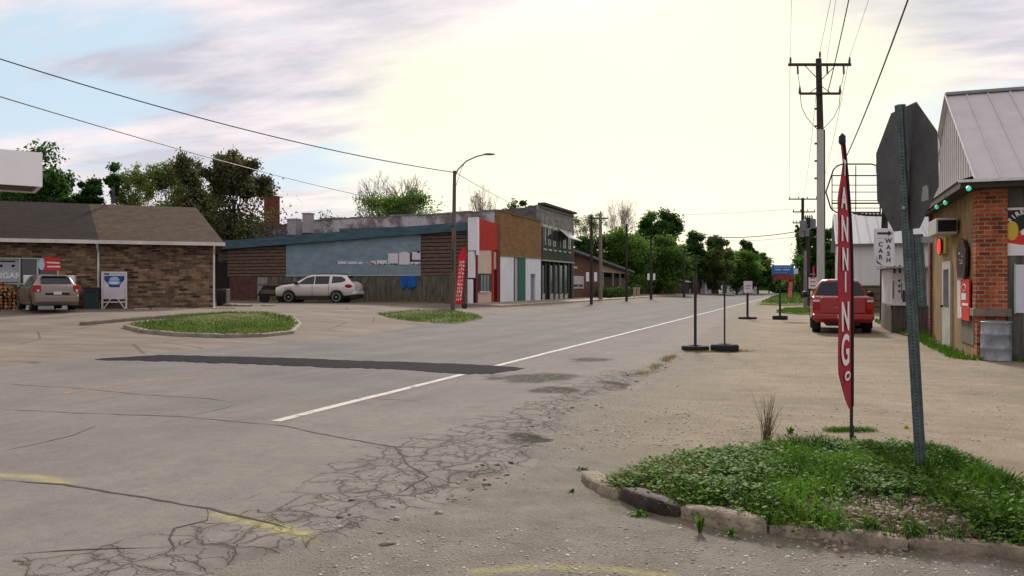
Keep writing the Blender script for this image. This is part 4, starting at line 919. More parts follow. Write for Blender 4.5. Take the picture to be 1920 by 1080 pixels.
# chimney, stacks
def on_roof(name, label, cat, px0, px1, pyt, pyb, Y, m, cap=None, depth_=None, grp=None):
    x0, x1 = onY(px0, Y), onY(px1, Y); z1, z0_ = zY(px0, pyt, Y), zY(px0, pyb, Y); t = thing(name, label, cat, ((x0+x1)/2, Y, z0_), 0, grp); w = (x1-x0)/2
    q = MB(); q.box(-w, w, -w, w, 0, z1-z0_); q.build('stack', m, t)
    q = MB(); q.box(-w*1.15, w*1.15, -w*1.15, w*1.15, z1-z0_+.002, z1-z0_+.09); q.build('cap', cap or m, t)
    return t
on_roof('chimney', 'tall red brick chimney rising above the grey parapet on the left', 'chimney', 501, 518, 370, 430, YP+9, brickmat('chimney_brick', (.27, .055, .03), (.18, .04, .025), (.15, .08, .06), 'XZ', .25, .09), mat('chimney_cap', (.10, .035, .03), .9))
on_roof('roof_vent', 'shorter left pale roof stack standing against the parapet', 'roof vent', 544, 560, 413, 441, YP-.7, mat('stack_pale', (.40, .38, .40), .7))
on_roof('roof_vent', 'taller right pale roof stack standing against the parapet', 'roof vent', 571, 584, 402, 437, YP-1.0, mat('stack_grey', (.36, .34, .36), .7))
x, y = onY(483, YP+6), YP+6; q = MB(); q.tube([(x, y, 4.5), (x, y, zY(483, 405, y))], .05, 8); tag(q.build('pipe', MATS['pipe_dark']), 'thin dark pipe left of the tall red brick chimney', 'pipe')
# green two storey building
grb = thing('green_building', 'two storey dark green corner shop with white window heads and bracketed cornice', 'building')
gm = mat('green_paint', (.030, .050, .025), .7, var=.4, scale=2.5); stone = mat('grey_front', (.24, .235, .215), .85, var=.35, scale=1.5, stretch=(1, 1, 3), dirt=.25)
g0, g1 = 1014.5, 1074
ln = lambda px, a, b: a+(b-a)*(px-g0)/(g1-g0)
front('upper_front', g0, g1, 385, 402, 425, 441, stone, grb, .0, .4)
front('window_wall', g0, g1, 425.2, 441.2, 458, 469, gm, grb, .0, .4)
front('spandrel', g0, g1, 458.2, 469.2, 487, 492, gm, grb, .02, .4)
front('cornice', g0-.5, g1+1, 379.5, 398.5, 383.5, 402, mat('cornice_grey', (.07, .065, .055), .8), grb, .35, .6)
front('frieze', g0, g1, 386, 403, 390, 406.5, mat('frieze', (.16, .15, .13), .8), grb, .12, .2)
front('belt', g0, g1, 486.5, 491.5, 489, 494, mat('belt_pale', (.36, .38, .33), .8), grb, .18, .3)
lh = mat('pale_stone', (.48, .50, .46), .8, var=.15)
for i in range(6):
    a = g0+3.2+i*9.6; wpx = 5.6-.25*i
    w_ = front('window', a, a+wpx, ln(a, 424, 440.5), ln(a+wpx, 424, 440.5), ln(a, 457.5, 468.5), ln(a+wpx, 457.5, 468.5), glassmat(), grb, .015, .1)
    front('window_head', a-1, a+wpx+1, ln(a, 419, 437), ln(a+wpx, 419, 437), ln(a, 424, 441), ln(a+wpx, 424, 441), lh, grb, .10, .12)
    front('window_frame', a+wpx*.42, a+wpx*.55, ln(a, 425, 441), ln(a, 425, 441), ln(a, 457, 468), ln(a, 457, 468), gm, w_, .03, .02)
for i in range(6):
    a = g0+4+i*9.2; front('corbel', a, a+4, ln(a, 465, 473), ln(a+4, 465.5, 473.5), ln(a, 468, 475.5), ln(a+4, 468.5, 476), lh, grb, .13, .15)
# metal side awning, shop bays
y0, y1 = V_(1045), V_(1071)
q = MB(); a, b, c = (XF+.02, y0, Zf(1047, 430)), (XF+.02, y1, Zf(1071, 449)), (XF+.9, y1, Zf(1071, 449)); q.add([(XF+.03, y0, Zf(1048, 427)), (XF+1.0, y0, Zf(1048, 446)), (XF+1.0, y1, Zf(1070, 452)), (XF+.03, y1, Zf(1070, 440)), (XF+.03, y0, Zf(1048, 427)-.06), (XF+1.0, y0, Zf(1048, 446)-.06), (XF+1.0, y1, Zf(1070, 452)-.06), (XF+.03, y1, Zf(1070, 440)-.06)], [(0, 1, 2, 3), (7, 6, 5, 4), (0, 4, 5, 1), (1, 5, 6, 2), (2, 6, 7, 3)]); q.build('awning', mat('awning_white', (.50, .51, .49), .6, var=.3, scale=12, stretch=(1, 6, 1)), grb)
front('shop_core', g0, g1, 489.3, 494.3, GB, GB, shadow_in, grb, -.7, .2)
for i, a in enumerate((g0, 1022, 1029, 1037.5, 1047, 1056.5, 1065, 1071)):
    front('shop_pillar', a, a+2.2, 492, 495, GB, GB, mat('pillar_green', (.018, .022, .016), .6), grb, .03, .3)
for i, (a, b) in enumerate(((1017, 1021.5), (1032, 1037), (1042.5, 1046.5), (1050, 1055.5), (1060, 1064.5))):
    front('shop_window', a, b, 497, 498, 551, 549, mat('shop_glass', (.15, .19, .18), .15, var=.5, scale=.6), grb, -.05, .05)
    front('stall_riser', a-.6, b+.3, 552.5, 550, GB, GB, mat('riser_pale', (.42, .40, .36), .8), grb, .0, .15)
yg0, yg1 = V_(g0), V_(g1); YG = yg0+.012
q = MB(); P = [(800, 402), (905, 398), (940, 393), (985, 388.5), (1012, 382.5)]
V = [(onY(a, YG), YG, zY(a, b, YG)) for a, b in P]+[(XF-.01, YG, zY(1014, 381, YG))]; n = len(V); V2 = [(x, YG, .3) for x, y, z in V]
q.add(V+V2+[(x, y+.3, z) for x, y, z in V+V2], [(i, i+1, n+i+1, n+i) for i in range(n-1)]+[(2*n+i, 3*n+i, 3*n+i+1, 2*n+i+1) for i in range(n-1)]+[(i, 2*n+i, 2*n+i+1, i+1) for i in range(n-1)]+[(n-1, 2*n-1, 4*n-1, 3*n-1)])
q.build('side_wall', brickmat('dark_flank', (.15, .14, .14), (.10, .095, .09), (.17, .16, .16), 'XZ', .35, .12, .02, var=.4), grb)
q = MB(); q.box(XF-20, XF-.42, YG+.3, yg1, zY(1014, 400, YG)-.5, zY(1014, 400, YG)-.3); q.build('roof', MATS['roof_tar'], grb)
q = MB(); q.box(XF-20, XF, yg1, yg1+.3, .3, Zf(g1, 402)); q.build('side_wall', MATS['dark_flank'], grb)
# upright sign boxes at the corner of the red shop
ps = thing('pylon_sign', 'tall stack of three blank white sign boxes at the red shop corner', 'sign', (0, 0, 0))
YS = YB-.7; xs_ = lambda p: onY(p, YS); zs_ = lambda p, q_: zY(p, q_, YS)
for (a, b, t0, t1) in ((877, 893, 408, 470), (877, 888.5, 471.5, 521), (876.5, 884.5, 523.5, 577)):
    q = MB(); q.box(xs_(a), xs_(b), YS, YS+.25, zs_(a, t1), zs_(a, t0)); q.build('sign_box', mat('sign_white', (.78, .79, .81), .5, var=.05, scale=1, dirt=.12), ps, bevel=.02)
q = MB(); q.box(xs_(893)+.01, xs_(893)+.07, YS-.03, YS+.3, zs_(893, 478), zs_(893, 407)); q.build('sign_edge', mat('sign_edge', (.8, .8, .82), .5), ps)
q = MB(); q.tube([(xs_(880), YS+.32, T(-20, 45)), (xs_(880), YS+.32, zs_(880, 410))], .05, 8); q.build('post', black_m, ps)
# pavement in front of the shops
pav = mat('pavement', (.34, .29, .225), .9, var=.22, scale=1.6, dirt=.25)
q = MB(); Q = [(XF+2.4, 44.5)]+[(XF+2.4, y) for y in range(47, 120, 3)]; V = []
for x, y in Q: V += [(XF-.6, y, T(XF, y)+.16), (x, y, T(x, y)+.16), (x+.02, y, T(x, y)-.1)]
q.add(V, [(3*i+j, 3*i+j+1, 3*i+j+4, 3*i+j+3) for i in range(len(Q)-1) for j in range(2)]+[(0, 1, 2)]); tag(q.build('pavement', pav), kind='structure')

# ---- further buildings on the left
XH = -20.5
def Hy(px): return onX(px, XH)
bh = thing('brick_house', 'low brick building with a grey gabled roof beyond the green shop', 'building')
h0 = yg1+4; y1 = onX(1180, XH); 
zbse = .3
def hz_(px, py): return zX(px, py, XH)
hb = brickmat('house_brick', (.20, .085, .05), (.13, .06, .04), (.16, .11, .09), 'YZ', .4, .12, .015)
ymid = onX(1080, XH)*.0 + (onX(1066, XH)); yr = onX(1178, XH); zr_, ze = hz_(1072, 470), hz_(1178, 508)
q = MB(); ya = onX(1068, XH); yb = onX(1128, XH)
sl_ = lambda y: zr_+(ze-zr_)*(y-onX(1072, XH))/(yr-onX(1072, XH))
q.add([(XH, ya, 0), (XH, yb, 0), (XH, yb, sl_(yb)-.25), (XH, ya, sl_(ya)-.25), (XH-8, ya, 0), (XH-8, yb, 0), (XH-8, yb, sl_(yb)-.25), (XH-8, ya, sl_(ya)-.25)], [(0, 1, 2, 3), (7, 6, 5, 4), (0, 4, 5, 1), (1, 5, 6, 2), (0, 3, 7, 4)]); q.build('wall', hb, bh)
q = MB(); yc = onX(1174, XH-1); q.box(XH-9, XH-1.2, yb+.01, yc, 0, 2.6); q.build('porch_wall', mat('porch_wall', (.09, .06, .045), .9), bh)
q = MB(); q.add([(XH-.2, yb+.05, ze-.35), (XH-.2, yc, ze-.35), (XH-.2, yc, sl_(yc)-.2), (XH-.2, yb+.05, sl_(yb)-.3)], [(0, 1, 2, 3)]); q.build('gable', mat('gable_cream', (.42, .34, .24), .8), bh)
for px in (1131, 1150, 1163, 1174):
    y = onX(px, XH-.3); q = MB(); q.box(XH-.45, XH-.25, y-.12, y+.12, 0, ze-.2); q.build('porch_post', mat('porch_post', (.34, .30, .24), .8), bh)
q = MB(); e0, e1 = ya-1, yr+.6; q.add([(XH+.7, e0, sl_(e0)), (XH+.7, e1, sl_(e1)), (XH-9, e1, sl_(e1)), (XH-9, e0, sl_(e0)), (XH+.7, e0, sl_(e0)-.22), (XH+.7, e1, sl_(e1)-.22), (XH-9, e1, sl_(e1)-.22), (XH-9, e0, sl_(e0)-.22)], [(0, 1, 2, 3), (7, 6, 5, 4), (0, 4, 5, 1), (1, 5, 6, 2)]); q.build('roof', mat('roof_grey', (.13, .135, .145), .85, var=.3, scale=2, stretch=(4, .6, 4)), bh)
def hpatch(name, a, b, t0, t1, m, pr=.03):
    q = MB(); q.box(XH, XH+pr, onX(a, XH), onX(b, XH), hz_(a, t1), hz_(a, t0)); return q.build(name, m, bh)
hpatch('window', 1074, 1094, 517, 541, mat('pale_shutter', (.44, .44, .46), .6, var=.15)); hpatch('pane', 1075, 1083, 533, 538, black_m, .05); hpatch('pane', 1085, 1092, 533, 538, black_m, .05)
hpatch('wall_sign', 1074, 1081, 499, 503, mat('oval_sign', (.60, .42, .22), .6), .08)  # small oval sign on the brick wall, carries no lamp
# hedge
def shrub(name, label, cat, cx, cy, cz, rx, ry, rz_, n, leaf, m, seed, rot=0, box=False):
    rg = np.random.RandomState(seed); 
    d = rg.randn(n, 3); d /= np.linalg.norm(d, axis=1)[:, None]
    if box: d = np.clip(d*1.7, -1, 1)
    r = rg.rand(n, 1)**.25*(1+.12*rg.randn(n, 1)); P = d*r*[rx, ry, rz_]; P[:, 2] = np.maximum(P[:, 2], -cz*.95)
    a = rg.randn(n, 3); a /= np.linalg.norm(a, axis=1)[:, None]; b = np.cross(a, rg.randn(n, 3)); b /= np.linalg.norm(b, axis=1)[:, None]; s = leaf*rg.uniform(.6, 1.4, (n, 1))
    V = np.stack([P-a*s, P-b*s*.5, P+a*s, P+b*s*.5], 1).reshape(-1, 3)
    o = rawmesh(name, V, np.arange(4*n).reshape(n, 4), m, tone=np.clip(rg.rand(n)*.6+.2*d[:, 2]+.2, 0, 1)); o.location = (cx, cy, cz); o.rotation_euler = (0, 0, rot); return tag(o, label, cat)
leafD = leafmat('leaf_dark', (.012, .032, .006), (.055, .115, .022))
y0, y1 = onX(1130, -18.8), onX(1172, -18.8)
shrub('hedge', 'clipped low green hedge in front of the porch of the brick house', 'hedge', -18.8, (y0+y1)/2, .75, .7, (y1-y0)/2, .65, 5200, .10, leafD, 3, box=True)
shrub('bush', 'round dark bush between the hedge and the tan building', 'bush', -18.8, onX(1192, -18.8), 1.25, .8, 1.5, .55, 2200, .10, leafD, 4)
# tan building with striped awning
XT = -20; tb = thing('tan_building', 'low tan block building with a brick front and dark green awning', 'building')
yt0 = onX(1242, XT); wx = onY(1176, yt0); zt0 = zY(1235, 499, yt0)
q = MB(); q.box(wx-3, XT-.4, yt0, yt0+12, 0, zt0); q.build('wall', mat('tan_block', (.30, .235, .165), .9, var=.18, scale=1.2, stretch=(3, 1, 1), dirt=.15), tb)
q = MB(); q.box(XT-.39, XT, yt0-.1, yt0+12, 0, zt0+.1); q.build('brick_front', brickmat('tan_front', (.20, .06, .045), (.13, .05, .035), (.15, .1, .08), 'YZ', .5, .15), tb)
q = MB(); q.box(XT-.5, XT+.25, yt0-.15, yt0+12, zt0+.102, zt0+.4); q.build('parapet_cap', white_trim, tb)
q = MB(); q.add([(XT+.01, yt0+.5, zt0-.6), (XT+1.9, yt0+.5, zt0-2.0), (XT+1.9, yt0+9, zt0-2.0), (XT+.01, yt0+9, zt0-.6), (XT+.01, yt0+.5, zt0-2.0), (XT+.01, yt0+9, zt0-2.0)], [(0, 1, 2, 3), (0, 4, 1), (3, 2, 5)]); q.build('awning', mat('awning_green', (.035, .06, .05), .8, var=.3), tb)
q = MB(); q.box(XT+.01, XT+.05, yt0+1.2, yt0+9, .4, 2.0); q.build('shop_window', shadow_in, tb)
# light blue garage roof next to it, white house
def hut(name, label, X, px0, px1, pyt, pye, pyb, wallm, roofm, depth_=7, rid=None, gable_=True):
    """gable end faces the viewer (-Y); px0..px1 width, pyt ridge, pye eaves"""
    Y = onX((px0+px1)/2, X); x0, x1 = onY(px0, Y), onY(px1, Y); z_ = lambda py: zY((px0+px1)/2, py, Y); t = thing(name, label, 'building', ((x0+x1)/2, Y, 0)); w = (x1-x0)/2; ze_, zt_ = z_(pye), z_(pyt)
    q = MB(); q.prism([(-w, 0), (w, 0), (w, ze_), (0, zt_), (-w, ze_)], lambda a, b: (a, 0, b), lambda a, b: (a, depth_, b)); q.build('wall', wallm, t)
    for s in (-1, 1):
        q = MB(); k = (zt_-ze_)/w; q.add([(0, -.25, zt_+.03), (s*(w+.3), -.25, ze_-.3*k+.03), (s*(w+.3), depth_+.3, ze_-.3*k+.03), (0, depth_+.3, zt_+.03), (0, -.25, zt_+.18), (s*(w+.3), -.25, ze_-.3*k+.18), (s*(w+.3), depth_+.3, ze_-.3*k+.18), (0, depth_+.3, zt_+.18)], [(0, 1, 2, 3), (7, 6, 5, 4), (0, 4, 5, 1), (1, 5, 6, 2)]); q.build('roof', roofm, t)
    return t, w, ze_, zt_
hw_, w, ze_, zt_ = hut('white_house', 'small white gabled house at the far end of the left side', -19, 1287, 1322, 512, 528, 548, mat('white_siding', (.72, .72, .68), .7, var=.06), mat('house_roof', (.12, .11, .11), .9))
for s, c in ((-.55, 'window'), (.45, 'window')):
    q = MB(); q.box(s*w-.35, s*w+.35, -.04, -.002, 1.2, 2.6); q.build(c, shadow_in, hw_)
q = MB(); q.box(w*.1, w*.55, -1.2, -.05, 0, 3.6); q.build('porch', mat('porch_red', (.16, .05, .035), .8), hw_)
g_, w, ze_, zt_ = hut('garage', 'low garage with a pale roof between the tan building and the white house', -20.5, 1256, 1282, 523, 528, 546, mat('garage_wall', (.05, .05, .045), .9), mat('garage_roof', (.55, .62, .60), .7))
q = MB(); q.box(-w*.8, w*.2, -.05, -.002, .3, 2.2); q.build('door', mat('garage_red', (.20, .03, .02), .8), g_)
def sign_on_post(name, label, X, px, py0, py1, wpx, m, X2=None, group=None):
    Y = onX(px, X); d = depth(X, Y); x = onY(px, Y); t = thing(name, label, 'sign', (x, Y, T(x, Y)), TH, group); w = wpx*d/1500/2; z0_, z1_ = hz(py1, d)-T(x, Y), hz(py0, d)-T(x, Y)
    q = MB(); q.box(-w, w, -.15, .15, z0_, z1_); q.build('face', m, t, bevel=.03); q = MB(); q.tube([(0, 0, 0), (0, 0, z0_)], .08, 8); q.build('post', black_m, t); return t
sign_on_post('box_sign', 'blank white box sign far away in front of the dark trees', -17, 1342, 521, 534, 16, MATS['sign_white'])
sign_on_post('round_sign', 'small pale sign low in the far distance right of the box sign', -13.5, 1356, 535, 541, 7, MATS['sign_white'])
far_w = mat('far_white', (.7, .72, .68), .8)
for i, (px, w_, lb) in enumerate(((1331, 9, 'small white far shed left of the box sign'), (1370, 13, 'long low white far building under the trees'), (1388, 12, 'pale far house partly behind the small sign'), (1415, 10, 'yellowish far house under the trees near the road end'))):
    d = 150+12*i; x, y = at(px, d); q = MB(); h = 6*d/1500; w = w_*d/1500/2; t = thing('far_house', lb, 'house', (x, y, 0), TH)
    q.box(-w, w, 0, 4, 0, h+1.3); q.build('wall', far_w, t); q = MB(); q.hexa([(-w-.3, -.3, h+1.3), (w+.3, -.3, h+1.3), (w+.3, 4.3, h+1.3), (-w-.3, 4.3, h+1.3)], [(-w*.8, 1.8, h+2.1), (w*.8, 1.8, h+2.1), (w*.8, 2.2, h+2.1), (-w*.8, 2.2, h+2.1)]); q.build('roof', MATS['house_roof'], t)

# ---- right hand shop ------------------------------------------------
XR, YR, YE = 3.27, 19.1, 26.0
def ry(px): return onX(px, XR)
def rz(px, py): return zX(px, py, XR)
rx_ = lambda px: onY(px, YR)
fz = lambda px, py: zY(px, py, YR)
rs = thing('corner_shop', 'shop with red brick corner pillar, stained timber walls and white metal roof', 'building')
EZ = 3.72; XEND = 16
pil = brickmat('pillar_brick', (.50, .115, .042), (.19, .045, .022), (.36, .25, .17), 'XZ', .23, .09, .013, var=.55, bump=1.0)
pilY = brickmat('pillar_brick_side', (.50, .115, .042), (.19, .045, .022), (.36, .25, .17), 'YZ', .23, .09, .013, var=.55, bump=1.0)
px1 = rx_(1890); 
q = MB(); q.box(XR, px1, YR, YR+.35, 1.05, EZ-.18); q.box(XR+.03, px1-.03, YR+.03, YR+.35, 0, .88); q.build('pillar', pil, rs)
q = MB(); q.box(XR-.05, px1+.07, YR-.06, YR+.4, .882, 1.048); q.build('stone_ledge', mat('ledge_stone', (.20, .165, .12), .9, var=.2, scale=5, dirt=.3), rs, bevel=.015)
fwl = mat('front_boards', (.125, .118, .105), .9, var=.35, scale=1.5, stretch=(5, 1, .6), dirt=.4)
q = MB(); q.box(px1+.002, XEND, YR+.12, YR+.3, 0, EZ-.2); q.build('front_wall', fwl, rs)
q = MB(); xq = px1+.02
rg = random.Random(2)
while xq < 8: 
    w = rg.uniform(.16, .24); q.box(xq, xq+w, YR+.10-.006*rg.random(), YR+.119, .1, EZ-.6); xq += w+.012
q.build('cladding', fwl, rs)
ylw = mat('side_timber', (.29, .19, .07), .9, var=.4, scale=1.5, stretch=(1, 4, .7), dirt=.5)
q = MB(); q.box(XR+.04, XR+.2, YR+.36, YE-.3, 0, EZ-.1); q.build('side_wall', ylw, rs)
q = MB(); q.box(XR+.02, XR+.039, YR+.36, ry(1800), .25, 1.35); q.build('side_panel', mat('grey_panel', (.17, .155, .12), .9, var=.35, scale=2, dirt=.5), rs)
q = MB(); q.box(XR-.02, XR+.3, YE-.3, YE+.05, 0, EZ-.1); q.build('pillar', brickmat('far_pillar', (.24, .05, .04), (.14, .035, .028), (.2, .13, .1), 'XZ', .21, .077, .011), rs)
q = MB(); q.box(XR+.25, XEND, YE-.2, YE, 0, EZ-.1); q.build('back_wall', fwl, rs)
# roof: ridge along X
ym = 22.55; RZ = 6.3; 
ribm = mat('roof_metal', (.56, .54, .52), .45, var=.07, scale=1.5)
q = MB(); xo = XR-.08; ye0 = YR-.45; ye1 = YE+.45; ez = EZ-.03
q.add([(xo, ye0, ez), (XEND, ye0, ez), (XEND, ym, RZ), (xo, ym, RZ), (XEND, ye1, ez), (xo, ye1, ez)], [(0, 1, 2, 3), (3, 2, 4, 5)])
q.add([(xo, ye0, ez-.06), (XEND, ye0, ez-.06), (XEND, ym, RZ-.07), (xo, ym, RZ-.07), (XEND, ye1, ez-.06), (xo, ye1, ez-.06)], [(3, 2, 1, 0), (5, 4, 2, 3)])
xq = xo
while xq < 12:
    for sgn, ye in ((1, ye0), (-1, ye1)):
        b = [(xq-.025, ye, ez+.002), (xq+.025, ye, ez+.002), (xq+.025, ym, RZ+.002), (xq-.025, ym, RZ+.002)]; t_ = [(xq-.012, ye, ez+.035), (xq+.012, ye, ez+.035), (xq+.012, ym, RZ+.035), (xq-.012, ym, RZ+.035)]; q.hexa(b, t_)
    xq += .46
q.build('roof', ribm, rs)
q = MB(); q.box(xo-.01, XEND, ym-.12, ym+.12, RZ-.02, RZ+.05); q.build('ridge_cap', mat('ridge_dark', (.25, .25, .26), .5), rs)
gb = mat('gable_metal', (.50, .48, .47), .5, var=.08)
q = MB(); q.add([(XR, YR-.02, EZ-.02), (XR, YE+.02, EZ-.02), (XR, ym, RZ-.12), (XR+.1, YR-.02, EZ-.02), (XR+.1, YE+.02, EZ-.02), (XR+.1, ym, RZ-.12)], [(0, 1, 2), (5, 4, 3), (0, 3, 4, 1)])
yy = YR+.25
while yy < YE: 
    zt_ = EZ+(RZ-EZ-.15)*(1-abs(yy-ym)/(ym-YR)); 
    if zt_ > EZ+.1: q.box(XR-.02, XR-.001, yy-.02, yy+.02, EZ-.02, zt_)
    yy += .3
q.build('gable', gb, rs)
q = MB(); q.box(XR-.35, XR-.005, YR-.55, YE+.1, EZ-.17, EZ-.09); q.box(XR-.005, XEND, YR-.55, YR-.005, EZ-.17, EZ-.09)
q.box(XR-.38, XEND, YR-.6, YR-.551, EZ-.2, EZ-.04); q.box(XR-.38, XR-.351, YR-.55, YE+.1, EZ-.2, EZ-.04); q.build('eave_board', mat('eave_dark', (.045, .035, .028), .9), rs)
q = MB(); q.add([(XR-.40, YR-.62, EZ-.035), (XR-.40, YE+.1, EZ-.035), (XR, YE+.1, EZ+.10), (XR, YR-.1, EZ+.12)], [(0, 1, 2, 3)]); q.box(XR-.42, XEND, YR-.66, YR-.602, EZ-.09, EZ-.035); q.build('flashing', mat('flashing', (.62, .62, .62), .5), rs)
# door on street side
yd0, yd1 = ry(1783), ry(1768); 
q = MB(); q.box(XR-.01, XR+.038, yd0, yd1, .02, 2.15); dd = q.build('door', mat('pale_door', (.46, .47, .40), .7, var=.12, dirt=.35), rs)
q = MB(); q.box(XR-.02, XR-.011, yd0+.25, yd1-.25, 1.0, 1.95); q.build('pane', mat('door_glass', (.10, .09, .13), .2), dd)
q = MB(); q.lathe([(.03, 0), (.035, .05), (.01, .07)], 10, Matrix.Translation((XR-.01, yd1-.12, 1.0)) @ Matrix.Rotation(R(-90), 4, 'Y')); q.build('handle', black_m, dd)
q = MB(); q.box(XR-.03, XR+.036, ry(1776), ry(1764), 2.35, 2.9); q.build('sign_board', mat('mustard', (.36, .27, .05), .7), rs)
# window air conditioner
y0, y1 = ry(1798), ry(1780); ac2 = thing('window_air_conditioner', 'beige window air conditioner high on the timber side wall', 'air conditioner', (XR-.02, (y0+y1)/2, rz(1789, 441)))
q = MB(); h = rz(1789, 412)-rz(1789, 441); q.box(-.45, 0, -(y1-y0)/2, (y1-y0)/2, 0, h); q.build('casing', mat('ac_beige', (.42, .41, .35), .6), ac2, bevel=.02)
q = MB(); 
for i in range(7): q.box(-.40+i*.055, -.375+i*.055, -(y1-y0)/2-.012, -(y1-y0)/2-.002, .08, h-.08)
q.box(-.41, -.02, -(y1-y0)/2-.004, -(y1-y0)/2-.001, .05, h-.05); q.build('grille', shadow_in, ac2)
# neon sign
ns = thing('neon_sign', 'small glowing red oval neon sign above the side door', 'neon sign', (XR-.06, ry(1770), rz(1770, 462)))
q = MB(); q.lathe([(.17, 0), (.17, .03)], 20, Matrix.Rotation(R(-90), 4, 'Y') @ Matrix.Diagonal((1.35, 1, 1, 1))); q.build('backing', black_m, ns)
q = MB(); q.tube([(-.045, .11*math.cos(a), .17*math.sin(a)) for a in [i*math.pi/9 for i in range(19)]], .022, 6); q.tube([(-.045, 0, -.1), (-.045, 0, .1)], .02, 6); q.build('tube', mat('neon_red', (1, .03, .02), .5, emit=1.2, var=0), ns)
# dark wooden barrel-shaped sign
yc = ry(1808.5); hwd = (ry(1800)-ry(1817))/2; zc1, zc0 = rz(1809, 447), rz(1809, 521)
bs = thing('tall_wooden_sign', 'dark brown pointed wooden sign on the side wall by the brick pillar', 'sign', (XR-.01, yc, zc0)); hh = zc1-zc0
q = MB(); q.prism([(-hwd*.75, 0), (hwd*.75, 0), (hwd, hh*.3), (hwd, hh*.7), (hwd*.5, hh*.93), (0, hh), (-hwd*.5, hh*.93), (-hwd, hh*.7), (-hwd, hh*.3)], lambda a, b: (0, a, b), lambda a, b: (-.06, a, b)); q.build('board', mat('sign_brown', (.045, .018, .014), .6, var=.3), bs)
q = MB()
for (a, b, c, d) in ((-.4, .42, -.1, .46), (-.5, .36, .2, .39), (.1, .6, .5, .66), (-.5, .52, -.25, .56), (.1, .45, .4, .48)): q.box(-.066, -.061, hwd*a, hwd*c, hh*b, hh*d)
q.build('mark', mat('sign_mark', (.45, .40, .36), .7), bs)
# red and white sign under it
yc = ry(1810); hwd = (ry(1799)-ry(1821))/2; z1_, z0_ = rz(1810, 524), rz(1810, 600)
cs_ = thing('red_white_sign', 'red and white advertising sign on the side wall under the brown wooden sign', 'sign', (XR-.01, yc, z0_)); hh = z1_-z0_
q = MB(); q.box(-.03, 0, -hwd, hwd, 0, hh); q.build('board', rd, cs_)
q = MB()
q.box(-.034, -.031, hwd*.4, hwd*.98, hh*.02, hh*.98); q.build('stripe', mat('sign_cream', (.60, .56, .52), .6), cs_)
q = MB(); q.box(-.038, -.035, -hwd*.55, hwd*.2, hh*.5, hh*.66); q.box(-.038, -.035, -hwd*.9, hwd*.1, hh*.36, hh*.42); q.tube([(-.036, hwd*(-.2+.35*math.cos(t)), hh*(.8+.08*math.sin(t))) for t in [i*.6 for i in range(9)]], .012, 5); q.box(-.038, -.035, hwd*.2, hwd*.38, hh*.05, hh*.32); q.build('mark', wpaint, cs_)
# string lights
cyan = mat('green_bulb', (.1, .8, .5), .3, emit=.25, var=0)
sg = thing('string_lights', 'string of small green bulbs under the eave of the corner shop', 'string lights')
P = [(XR-.45, ry(1817)+.0, EZ-.2), (XR-.42, 20.6, EZ-.32), (XR-.42, 22, EZ-.3), (XR-.42, 23.5, EZ-.33), (XR-.42, 26, EZ-.25)]
q = MB(); q.tube(P, .008, 5); q.build('cable', black_m, sg)
for px, py, X in ((1817, 353, XR-.42), (1773, 380, XR-.42), (1757, 388, XR-.42)):
    y = onX(px, X); z = zX(px, py, X); q = MB(); q.lathe([(.01, .05), (.04, .02), (.045, -.02), (.02, -.05)], 10, Matrix.Translation((X, y, z))); q.build('bulb', cyan, sg)
# posters
x0, x1 = rx_(1884.5), rx_(1884.5)+1.05; z1_, z0_ = fz(1890, 389), fz(1890, 479)
po = thing('whisky_poster', 'large black, red and white FIREBALL banner high on the front wall', 'banner', ((x0+x1)/2, YR+.085, (z0_+z1_)/2)); hw2, hh2 = (x1-x0)/2, (z1_-z0_)/2
ylw2 = mat('print_yellow', (.62, .45, .05), .6)
Mx = frame((0, 0, 0), (1, 0, 0))
flat('print', Mx, [(0, [(-hw2, -hh2), (hw2, -hh2), (hw2, hh2), (-hw2, hh2)]), (1, [(-hw2+.03, -.12), (hw2-.03, -.12), (hw2-.03, hh2-.05), (-hw2+.03, hh2-.05)]), (2, [(-hw2+.02, -.22), (-.2, -.28), (0, -.24), (.25, -.3), (hw2-.02, -.2), (hw2-.02, .03), (-.2, -.02), (-hw2+.02, .12)]), (3, ell(-.38, .02, .12, .2))], [wpaint, black_m, rd, ylw2], po)
q = MB()
word = 'FIREBALL'
for i, ch in enumerate(word):
    a = R(146-i*13.5); c = Vector((.37*math.cos(a)-.10, 0, .41*math.sin(a)+.0)); M = frame((c.x, -.016, c.z), (math.cos(a-R(90)), 0, math.sin(a-R(90))), (math.cos(a), 0, math.sin(a)))
    lettering('lettering', ch, .125, M, wpaint, po, extr=.002, bold=.006)
flat('figure', Mx @ Matrix.Translation((-.13, .06, .004)), [(0, [(-.1, -.05), (0, .02), (-.02, .14), (.08, .2), (.2, .16), (.12, .08), (.2, -.02), (.1, -.04), (.02, -.12), (-.08, -.14)])], [wpaint], po, th=.014)
x0 = rx_(1906.5); x1 = x0+.75; z1_, z0_ = fz(1912, 496), fz(1912, 587)
po = thing('framed_poster', 'white poster with a pink oval picture below the black banner', 'poster', ((x0+x1)/2, YR+.08, (z0_+z1_)/2)); hw2, hh2 = (x1-x0)/2, (z1_-z0_)/2
q = MB(); q.box(-hw2, hw2, -.02, .0, -hh2, hh2); q.build('board', mat('poster_white', (.62, .62, .66), .6, var=.05), po)
q = MB(); q.box(-hw2-.03, -hw2-.002, -.03, 0, -hh2-.02, hh2+.02); q.build('edge', mat('mint', (.25, .50, .40), .6), po)
flat('print', frame((.04, -.022, 0), (1, 0, 0)), [(0, ell(0, .1, .23, .30, 24)), (1, ell(0, .1, .17, .23, 24)), (0, [(-.15, -.35), (.15, -.35), (.15, -.3), (-.15, -.3)])], [mat('poster_pink', (.45, .25, .28), .6), mat('poster_skin', (.55, .42, .33), .6)], po)
